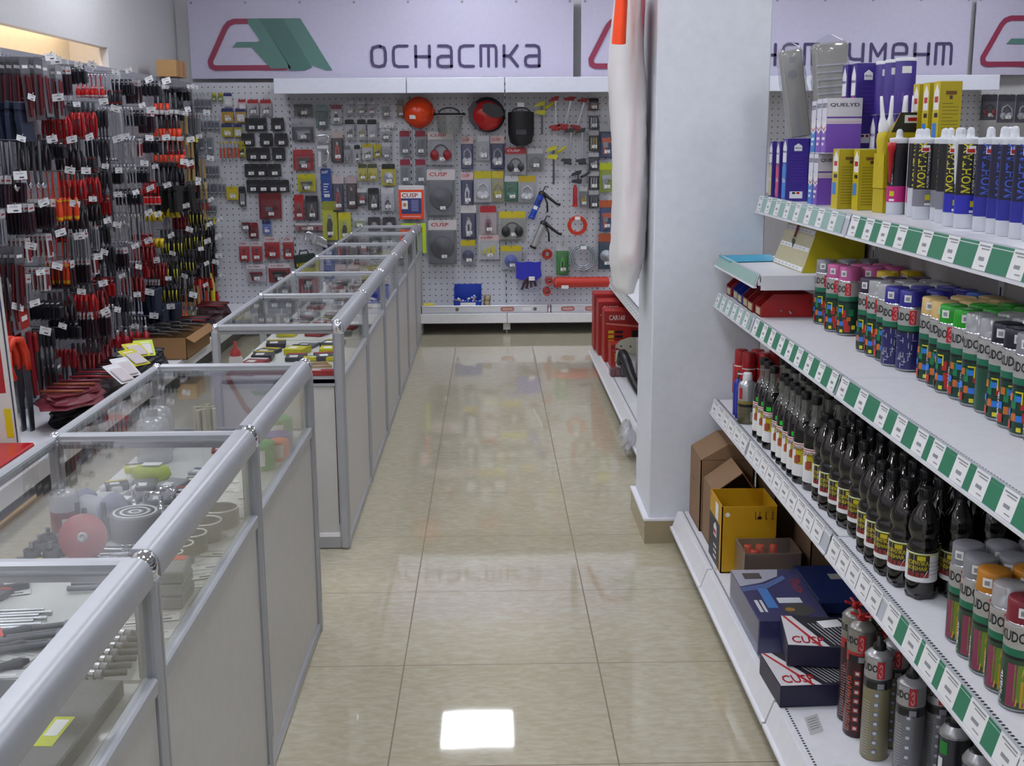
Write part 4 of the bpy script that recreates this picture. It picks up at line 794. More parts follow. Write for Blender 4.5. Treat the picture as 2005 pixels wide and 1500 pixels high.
def mk_cusp():
    t = thing('gun_box'); w_, d, h = .34, .20, .060
    M().box(-w_/2, -d/2, 0, w_/2, d/2, h, mat('#1d1b3a', .4), .0015).build('carton', t)
    q = M(); z = h+.0006; pl = lambda pts, m_, o=0: q.add([(x, y, z+o) for x, y in pts], [tuple(range(len(pts)))], m_)
    pl([(-w_/2+.002, -d/2+.002), (w_/2-.002, -d/2+.002), (w_/2-.002, d/2-.002), (-w_/2+.002, d/2-.002)], mat('#d6d3d6', .45))
    pl([(-.06, -d/2+.002), (.07, -d/2+.002), (-.01, d/2-.002), (-.14, d/2-.002)], mat('#23222a', .5), .0004); pl([(.075, -d/2+.002), (.092, -d/2+.002), (.012, d/2-.002), (-.005, d/2-.002)], mat('#b8262a', .5), .0004); pl([(-.088, -d/2+.002), (-.078, -d/2+.002), (-.158, d/2-.002), (-.166, d/2-.002)], mat('#b8262a', .5), .0004)
    for k in range(8): pl([(-.045+.012*k, -d/2+.012), (-.042+.012*k, -d/2+.012), (-.098+.012*k, d/2-.05), (-.101+.012*k, d/2-.05)], LGREY, .0008)
    q.text('CUSP', .085, .045, mat('#a81e2c', .45), Matrix.Translation((-.155, -.085, z+.001)) @ Euler((-PI/2, 0, 0)).to_matrix().to_4x4())
    for x, y, w2, h2 in ((.09, .02, .07, .012), (.10, -.005, .012, .03), (.125, -.002, .008, .025), (.14, .03, .012, .02)): pl([(x, y), (x+w2, y), (x+w2, y+h2), (x, y+h2)], BLACK, .0008)
    pl([(-.06, .02), (-.0, .04), (-.015, .085), (-.075, .065)], PAPER, .0012); q.build('print', t)
    q = M().quad(w_*.96, h*.9, mat('#23203c', .45), T3(-w_/2+.006, -d/2-.0004, .003)); q.build('front_print', t); return t
use('cusp', mk_cusp, (.905, 2.905, Z4), .04, 'white printed mounting gun box lying on the shelf deck', 'box')
o = use('cusp', mk_cusp, (.99, 3.045, Z4+.0005), 0, 'white printed mounting gun box with red text edge, tilted on the lower one', 'box'); o.rotation_euler = (-.0, .0, -.14); o.location = (.965, 2.985, Z4+.0635)
# thin support: the tilted box rests on the lower box and on a flat carton behind
t = M().box(-.10, -.06, 0, .10, .06, .060, mat('#23203c', .5), .001).build('flat_carton', None, (1.04, 3.068, Z4)); tag(t, 'flat dark carton under the tilted white gun box', 'box')
# foam cans
def mk_foam(c1, c2, h, noz, top):
    t = thing('foam_can'); r = .0325
    q = M().lathe([(r-.003, 0), (r, .004), (r, h*.60)], mat(c1, .32, .25), 20).lathe([(r, h*.60), (r, h*.68)], mat(c2, .4), 20, cap=False).lathe([(r, h*.68), (r, h*.84), (r+.001, h*.845), (r-.003, h*.86), (.022, h*.885), (.014, h*.895), (.012, h*.905)], mat(top, .3, .5), 20); q.build('body', t)
    q = M()
    if noz == 'r':
        q.lathe([(.010, h*.90), (.012, h*.92), (.012, h*.94), (.006, h*.95)], RED, 12)
        for k in range(5): q.box(-.004, .004, -.003, .004, .030, .003, RED, .002, T3(0, 0, h*.93, 0, 0, k*1.257) @ Matrix.Rotation(.25, 4, 'X'))
    else: q.lathe([(.014, h*.89), (.016, h*.90), (.014, h*.94), (.007, h*.96), (.006, h), (0, h)], BLACK, 12)
    q.build('valve', t)
    q = M(); e = r+.0006; q.wrap('KUDO', .048, .018, e, h*.74, BLACK, -1.2).patch(.018, .042, e, h*.69, mat('#b8242a', .4), -.25, 3).wrap('З', .009, .034, e+.0004, h*.70, mat('#d58a8e', .5), -.25)
    for k in range(7): q.patch(.014, .013, e, h*.06+.024*k, mat('#6f7480', .4) if top != '#8f8c88' else mat('#a8342a', .4), -.45, 2).patch(.008, .007, e+.0003, h*.06+.003+.024*k, mat('#c9cacc', .5), -.45, 2)
    q.patch(.05, .018, e+.0002, h*.60, BLACK, -.5, 4).patch(.016, .014, e+.0006, h*.606, GREY, -.2, 2)
    for k in range(20): q.patch(.02, .0012, e, h*.05+.007*k, mat('#c3c3c6', .4, .3), -1.2, 2)
    if noz == 'r': q.wrap('МОНТАЖНАЯ', .14, .013, e+.001, .02, mat('#b5462c', .5), -1.0, True)
    q.build('label', t); return t
F1 = lambda: mk_foam('#3a2026', '#a8282c', .33, 'r', '#8f8c88'); F2 = lambda: mk_foam('#8a8266', '#3a3a3c', .305, 'b', '#a8a8aa'); F3 = lambda: mk_foam('#77777a', '#3c3c40', .285, 'b', '#a8a8aa')
use('f1', F1, (.897, 2.665, Z4), 0, 'tall dark foam can with red valve in front of its twin', 'foam can'); use('f1', F1, (.905, 2.74, Z4), .2, 'tall dark foam can with red valve, behind its twin', 'foam can')
for k in range(2): use('f1', F1, (.975+.07*k, 2.74, Z4), .1, 'dark foam can deep in the row with red valves', 'foam can', 'deep dark foam cans')
for x, y, lab in ((.905, 2.555, 'olive-silver foam can nearest the red valved cans'), (.965, 2.612, 'olive-silver foam can behind the front one'), (1.040, 2.585, 'olive-silver foam can deep in its row')): use('f2', F2, (x, y, Z4), .1, lab, 'foam can')
for x, y, lab in ((.945, 2.445, 'grey foam can between the olive and the green topped can'), (1.015, 2.45, 'grey foam can deep in its row')): use('f3', F3, (x, y, Z4), 0, lab, 'foam can')
def mk_dark(h):
    t = thing('lacquer_can'); r = .0325
    M().lathe([(r-.003, 0), (r, .004), (r, h-.03), (r+.001, h-.028), (r-.002, h-.022), (.020, h-.008), (.014, h-.004)], mat('#1c1d22', .3), 20).lathe([(r+.0008, h-.031), (r+.0008, h-.027), (r-.002, h-.0215), (.021, h-.0075)], SILV, 20, cap=False).build('body', t)
    M().lathe([(.013, h-.005), (.012, h+.006), (.006, h+.010), (0, h+.010)], BLACK, 12).build('valve', t)
    M().patch(.02, .03, r+.0006, h-.07, mat('#1f8a34', .4), -1.1, 3).patch(.014, .05, r+.0005, h-.13, PAPER, -1.3, 2).patch(.02, .06, r+.0006, h-.15, mat('#4a463c', .4), .2, 2).build('label', t); return t
use('lacq', lambda: mk_dark(.215), (.995, 2.315, Z4), 0, 'black can with green shoulder at the bottom right', 'can'); use('lacq', None, (1.065, 2.33, Z4), .4, 'black can with green shoulder, behind the first', 'can'); use('lacq', None, (1.00, 2.20, Z4), .4, 'black can at the bottom edge right of the green shouldered one', 'can')
for i, (x, y, rz, rx, lab) in enumerate(((.800, 2.665, .5, -.5, 'small tilted price card propped on the bottom shelf by the gun boxes'), (.80, 2.43, -.2, -.5, 'lined price card lying near the foam cans'))):
    t = M().add([(-.022, 0, 0), (.022, 0, 0), (.022, .004, .042), (-.022, .004, .042), (-.022, .001, 0), (.022, .001, 0), (.022, .005, .042), (-.022, .005, .042)], [(0, 1, 2, 3), (4, 7, 6, 5), (0, 4, 5, 1), (3, 2, 6, 7), (0, 3, 7, 4), (1, 5, 6, 2)], PAPER).build('price_tag', None, (x, y, Z4+.001), (rx, 0, rz))
    q = M(); [q.quad(.03, .0015, GREY, T3(-.016, -.0006+.004*(.010+.006*k)/.042, .010+.006*k)) for k in range(5)]; q.build('print', t); tag(t, lab, 'price tag')
# ---------------- beyond the pillar
def mk_red(w_, d, h, tx):
    t = thing('compressor_box'); M().box(-w_/2, -d/2, 0, w_/2, d/2, h, mat('#a3201c', .45), .002).build('carton', t)
    q = M().quad(w_*.98, h*.22, mat('#8f1a1a', .45), T3(-w_/2+.002, -d/2-.0005, h*.76)).text(tx, w_*.36, h*.10, mat('#d9c9c4', .5), T3(-w_/2+.03, -d/2-.001, h*.82))
    q.add([(-w_/2+.01, -d/2-.0012, h*.74), (w_/2-.01, -d/2-.0012, h*.66), (w_/2-.01, -d/2-.0012, h*.70), (-w_/2+.01, -d/2-.0012, h*.77)], [(0, 1, 2, 3)], mat('#c9786a', .5))
    for k in range(4): q.quad(w_*.13, h*.06, mat('#c9a81c', .45), T3(-w_/2+.025, -d/2-.001, h*(.56-.09*k))).quad(w_*.18, h*.05, BLACK, T3(-w_/2+.07, -d/2-.0012, h*(.565-.09*k)))
    q.quad(w_*.32, h*.42, mat('#23201f', .4), T3(w_*.12, -d/2-.001, h*.2)).lathe([(.03, 0), (.03, .0006)], DGREY, 16, T3(w_*.28, -d/2-.0012, h*.42, PI/2, 0, 0)); q.build('print', t); return t
for x, y, h, tx, lab in ((.89, 7.72, .34, 'CAR160', 'red compressor box nearest of the stack, reading CAR160'), (.872, 7.96, .37, 'CAR300', 'red compressor box of the second row, taller'), (.862, 8.17, .395, 'CAR300', 'red compressor box at the far end of the shelf')):
    use('cb%g' % h, lambda: mk_red(.29, .19, h, tx), (x, y, Z4), .0, lab, 'box')
t = mk_red(.24, .16, .155, 'POWER'); tag(t, 'smaller red and black box low in front of the compressor boxes', 'box'); t.location = (.885, 7.48, Z4); t.name = 'tool_carton'
t = thing('chainsaw_bar_cover', 'pale leaf-shaped perforated trowel blade leaning on the red boxes', 'tool', (.91, 7.30, .30), -.25)
pts = [(-.13, .0), (-.10, .035), (-.04, .058), (.04, .06), (.12, .05), (.12, -.04), (.03, -.055), (-.06, -.04)]
M().plate(pts, -.004, .004, mat('#a8a597', .4, .3)).build('blade', t); q = M(); [q.cyl(.006, -.0003, .0003, BLACK, 10, T3(x, -.0045, 0, PI/2, 0, 0)) for x in (-.09, -.03, .03)]; q.build('hole', t)
t.name = 'trowel_blade'
M().box(-.125, .012, -.158, -.115+.24, .02, -.03, mat('#b9b7b5', .5)).build('backing_card', t)
t = thing('power_tool_box', 'pale grey power tool box lettered in red, half behind the pillar', 'box', (1.03, 7.0, Z4))
M().box(-.14, -.12, 0, .14, .12, .25, mat('#9c9a98', .5), .003).build('carton', t); M().text('PRO', .12, .07, mat('#a81e24', .5), T3(-.12, -.1208, .10)).text('REDVERG', .2, .03, mat('#a81e24', .5), T3(-.12, -.1208, .20)).build('lettering', t)
t = thing('angle_grinder', 'black long-handled tool lying on the white base shelf', 'tool', (.815, 6.92, Z4))
M().tube([(-.02, .16, .10), (-.015, .10, .16), (.0, .02, .13), (.02, -.10, .05), (.03, -.45, .03)], [.03, .034, .03, .028, .022], BLACK, 10).build('housing', t); M().tube([(0, .12, .10), (.01, .10, .035)], .03, DGREY, 10).build('foot', t)
M().box(.03, -.2, .056, .07, -.14, .058, PAPER).build('price_label', t)
t = thing('wrapped_parts', 'bundle of small maroon packs in clear film on the base shelf', 'package', (.80, 7.16, Z4)); rr = random.Random(2)
for k in range(4): M().box(-.06+.03*k, -.03, .001, -.034+.03*k, .04, .045+.006*(k % 2), mat('#6d1f2c', .5)).build('pack', t)
M().box(-.068, -.036, 0, .07, .046, .058, FILM, .01).build('film', t)
t = thing('lime_box', 'lime green flat box leaning at the pillar edge', 'box', (.93, 6.36, Z4)); M().box(-.07, -.10, 0, .07, .10, .15, mat('#b5c41c', .5), .002).build('carton', t); M().box(-.0712, -.09, .01, -.07, .09, .10, PAPER).build('label', t)
t = thing('plastic_bag', 'crumpled clear plastic bag hanging off the base shelf beside the pillar', 'bag', (.68, 5.75, .07))
rr = random.Random(9); vs = []; fs = []
for j in range(9):
    for i in range(14):
        a = 2*PI*i/14; rd = (.05*math.sin(PI*(j+.5)/9.3)+.012)*(.75+.5*rr.random()); vs.append((.6*rd*math.cos(a), rd*math.sin(a)*1.4, -.05+.022*j))
for j in range(8):
    for i in range(14): fs.append((j*14+i, j*14+(i+1) % 14, (j+1)*14+(i+1) % 14, (j+1)*14+i))
M().add(vs, fs, HAZY, False).build('crumpled_film', t)
# garment cover hanging at the pillar, with an orange vest
t = thing('garment_cover', 'long milky plastic garment cover hanging down the pillar side', 'cover', (.54, 4.70, .985)); vs = []; fs = []; n, k = 26, 40; rr = random.Random(4)
for j in range(k+1):
    v = j/k; z = 1.18*v; wd = .068*(.55+.45*min(1, v*9))*(1.0 if v < .7 else 1-.28*(v-.7)/.3); dp = .16*(.5+.5*min(1, v*8))
    for i in range(n):
        a = 2*PI*i/n; f = 1+.07*math.sin(3*a+6*v)+.05*math.sin(7*a-9*v)+.03*rr.uniform(-1, 1); vs.append((wd*f*math.cos(a)+.01*math.sin(5*v)+.012*(v > .75)*(v-.75)*4, dp*f*math.sin(a), z))
for j in range(k):
    for i in range(n): fs.append((j*n+i, j*n+(i+1) % n, (j+1)*n+(i+1) % n, (j+1)*n+i))
fs.append(tuple(range(n))[::-1]); M().add(vs, fs, clear('garment_film', '#ffffff', .05, .3, .72, .3), True).build('film', t)
q = M(); vs = []; fs = []
for j in range(13):
    v = j/12; z = .12+1.0*v; wd = .030+.008*math.sin(6*v); 
    for i in range(12): a = 2*PI*i/12; vs.append((.036+wd*math.cos(a)*(1+.1*math.sin(3*a)), .10*math.sin(a), z))
for j in range(12):
    for i in range(12): fs.append((j*12+i, j*12+(i+1) % 12, (j+1)*12+(i+1) % 12, (j+1)*12+i))
q.add(vs, fs, mat('#f58a94', .8), True); q.build('pink_garment', t)
t = thing('safety_vest', 'bright orange safety vest hem beside the milky garment cover', 'vest', (.475, 4.44, 1.93)); vs = []; fs = []
for j in range(9):
    for i in range(14):
        a = 2*PI*i/14; vs.append(((.026-.001*j)*math.cos(a)*(1+.15*math.sin(4*a))+.0025*j, .05*math.sin(a), .045*j+.008*math.sin(a)))
for j in range(8):
    for i in range(14): fs.append((j*14+i, j*14+(i+1) % 14, (j+1)*14+(i+1) % 14, (j+1)*14+i))
M().add(vs, fs, mat('#ff4a10', .6), True).build('cloth', t)
M().tube([(.015, .0, .36), (.015, .02, .42), (.06, .1, .46), (.12, .14, .46)], .004, STEEL).build('hanger', t)
# ================================================================= goods hanging on the back pegboard
def at(px, py, Y):
    """where the sight line through a point of the photograph meets the plane at depth Y"""
    d = F+R2*((px-1002.5)/FPX)-U2*((py-750)/FPX); k = Y/d.y; return Vector((0, 0, HC))+d*k
GOND = [o for o in S.collection.objects if o.name.startswith('wall_gondola')][0]
YH = PB-.05
HOOK = None; NH = [0]
def hook(x, z, L_=.10, parent=None):
    global HOOK
    if HOOK is None:
        HOOK = M().tube([(0, .05, 0), (0, -.05, 0), (0, -.075, .004), (0, -.088, .02)], .0022, mat('#9a9ca2', .3, .7), 5).box(-.012, .047, -.006, .012, .05, .02, LGREY).build('peg_hook', GOND); o = HOOK
    else: o = HOOK.copy(); S.collection.objects.link(o)
    o.location = (x, YH, z); NH[0] += 1
def blister(w, h, hc, cc, kind, kc, tx='', bag=False, hf=.22, sticker=True):
    """a hang-sell pack: printed card with its header, clear cover, the thing inside, a price sticker"""
    t = thing('hang_pack'); q = M(); cm = mat(cc, .5); hm = mat(hc, .5); hh = h*hf
    q.plate([(-w/2, -h), (w/2, -h), (w/2, -.006), (w/2-.006, .004), (-w/2+.006, .004), (-w/2, -.006)], .0, .0012, cm); q.build('card', t)
    q = M().plate([(-w/2, -hh), (w/2, -hh), (w/2, -.006), (w/2-.006, .004), (-w/2+.006, .004), (-w/2, -.006)], -.0008, -.0001, hm)
    if tx: q.text(tx, w*.62, hh*.38, PAPER if sum(lin(hc)) < 1.2 else mat('#b01c22', .5), T3(-w*.40, -.0014, -hh*.62))
    q.build('header', t)
    km = mat(kc, .4, .5 if kc in ('#a9abb0', '#b9bbc0') else 0); d = min(.03, w*.35); zc = -(h+hh)/2-.004; ih = (h-hh)*.78; q = M(); yb = -.004
    if kind == 'bars':
        for k in range(3): q.cyl(w*.07, -ih/2, ih/2, km, 8, T3((k-1)*w*.24, -w*.08-.002, zc))
    elif kind == 'knife':
        q.plate([(-w*.16, -ih*.5), (w*.12, -ih*.5), (w*.2, ih*.1), (w*.1, ih*.3), (-w*.1, ih*.3), (-w*.2, 0)], -.014, -.002, km, T3(0, 0, zc)).plate([(-w*.08, ih*.3), (w*.08, ih*.3), (w*.08, ih*.42), (-w*.08, ih*.5)], -.010, -.006, STEEL, T3(0, 0, zc)).box(-w*.06, -.016, -ih*.25, w*.06, -.014, ih*.1, BLACK, 0, T3(0, 0, zc))
    elif kind == 'disc':
        rr_ = min(w*.40, ih*.45); q.lathe([(rr_, 0), (rr_, .006), (rr_*.9, .012), (rr_*.35, .014), (rr_*.3, .02), (0, .022)], km, 20, T3(0, -.002, zc, PI/2, 0, 0))
    elif kind == 'blob':
        for s_ in (-1, 1): q.lathe([(.001, -.5), (.7, -.42), (1, 0), (.7, .42), (.001, .5)], km, 12, Matrix.Translation((s_*w*.18, -.012, zc-ih*.22)) @ Euler((PI/2, 0, 0)).to_matrix().to_4x4() @ Matrix.Diagonal((w*.22, ih*.22, .02, 1)))
        q.tube([(-w*.30, -.008, zc-ih*.2), (-w*.22, -.010, zc+ih*.28), (w*.05, -.008, zc+ih*.42), (w*.28, -.010, zc+ih*.2), (w*.34, -.008, zc-ih*.2)], max(.002, w*.05), km, 6)
    elif kind == 'muffs':
        for s_ in (-1, 1): q.lathe([(.001, -.5), (.8, -.45), (1, 0), (.8, .45), (.001, .5)], km, 16, Matrix.Translation((s_*w*.24, -.02, zc-ih*.12)) @ Euler((PI/2, 0, 0)).to_matrix().to_4x4() @ Matrix.Diagonal((w*.17, w*.22, .03, 1)))
        q.tube([(w*.30*math.cos(a), -.02, zc-ih*.1+ih*.5*math.sin(a)) for a in [PI*k/10 for k in range(11)]], .006, BLACK)
    elif kind == 'tool':
        q.plate([(-w*.34, ih*.34), (w*.30, ih*.38), (w*.36, ih*.12), (w*.0, ih*.10), (-w*.02, -ih*.42), (-w*.22, -ih*.45), (-w*.24, 0)], -.020, -.003, km, T3(0, 0, zc)).box(-w*.2, -.022, -ih*.1, w*.12, -.02, ih*.16, STEEL, 0, T3(0, 0, zc))
    elif kind == 'small':
        for k in range(3): q.box(-w*.3+w*.22*k, -.010, zc-ih*.25, -w*.14+w*.22*k, -.002, zc+ih*(.1+.1*k), km, .001)
    elif kind == 'plier':
        for s_ in (-1, 1): q.tube([(s_*w*.03, -.008, ih*.2+zc), (s_*w*.18, -.008, zc-ih*.1), (s_*w*.14, -.008, zc-ih*.45)], w*.06, km, 7)
        q.plate([(-w*.1, 0), (w*.1, 0), (w*.04, ih*.3), (-w*.04, ih*.3)], -.013, -.003, STEEL, T3(0, 0, zc+ih*.18))
    elif kind == 'flat': q.box(-w*.36, -.004, zc-ih*.42, w*.36, -.001, zc+ih*.42, km, .001); [q.box(-w*.26, -.0046, zc+ih*(.25-.13*k), w*(.26-.1*(k % 3)), -.004, zc+ih*(.29-.13*k), PAPER) for k in range(5)]
    o = q.build('content', t)
    if kind != 'flat':
        x0, z0, z1 = w*.44, -h+.004, -hh-.003; dd = max(.018, d)
        M().add([(-x0, -.001, z0), (x0, -.001, z0), (x0, -.001, z1), (-x0, -.001, z1), (-x0*.86, -dd, z0+.01), (x0*.86, -dd, z0+.01), (x0*.86, -dd, z1-.01), (-x0*.86, -dd, z1-.01)], [(4, 5, 6, 7), (0, 1, 5, 4), (1, 2, 6, 5), (2, 3, 7, 6), (3, 0, 4, 7)], FILM).build('blister', t)
    if sticker:
        sw = min(w*.5, .045); sh = sw*.6; yy = -max(.018, d)-.001 if kind != 'flat' else -.006
        q = M().quad(sw, sh, PAPER, T3(-sw/2+w*.06, yy, -h*.86)); q.quad(sw*.7, sh*.10, GREY, T3(-sw/2+w*.06+sw*.1, yy-.0005, -h*.86+sh*.7)).quad(sw*.4, sh*.18, INK, T3(-sw/2+w*.06+sw*.4, yy-.0005, -h*.86+sh*.2)); q.build('price_sticker', t)
    return t
def hang(x0, y0, x1, y1, spec, label, cat='pack', name=None, group=None, Y=None):
    a = at(x0, y0, Y or YH); b = at(x1, y1, Y or YH); w = b.x-a.x; h = a.z-b.z; key = ('bl', round(w, 2), round(h, 2))+tuple(spec)
    o = use(key, lambda: blister(round(w, 3), round(h, 3), *spec), ((a.x+b.x)/2, Y or YH, a.z), 0, label, cat, group)
    o.name = name or ('bit_case' if 'bit case' in label else 'fitting_pack' if 'fitting' in label else 'tool_card' if 'card' in label.split()[:4] or 'carded' in label else 'tool_bag_pack' if 'bag' in label else 'hang_pack')
    hook((a.x+b.x)/2, a.z-.006)
    return o
ST, SI, CL = '#a9abb0', '#b9bbc0', '#c4c4ca'
DR, RD, NV_, BK, YL, GN = '#7d1a22', '#a81e24', '#2a2f66', '#1c1c22', '#b9ad1c', '#2d5a48'
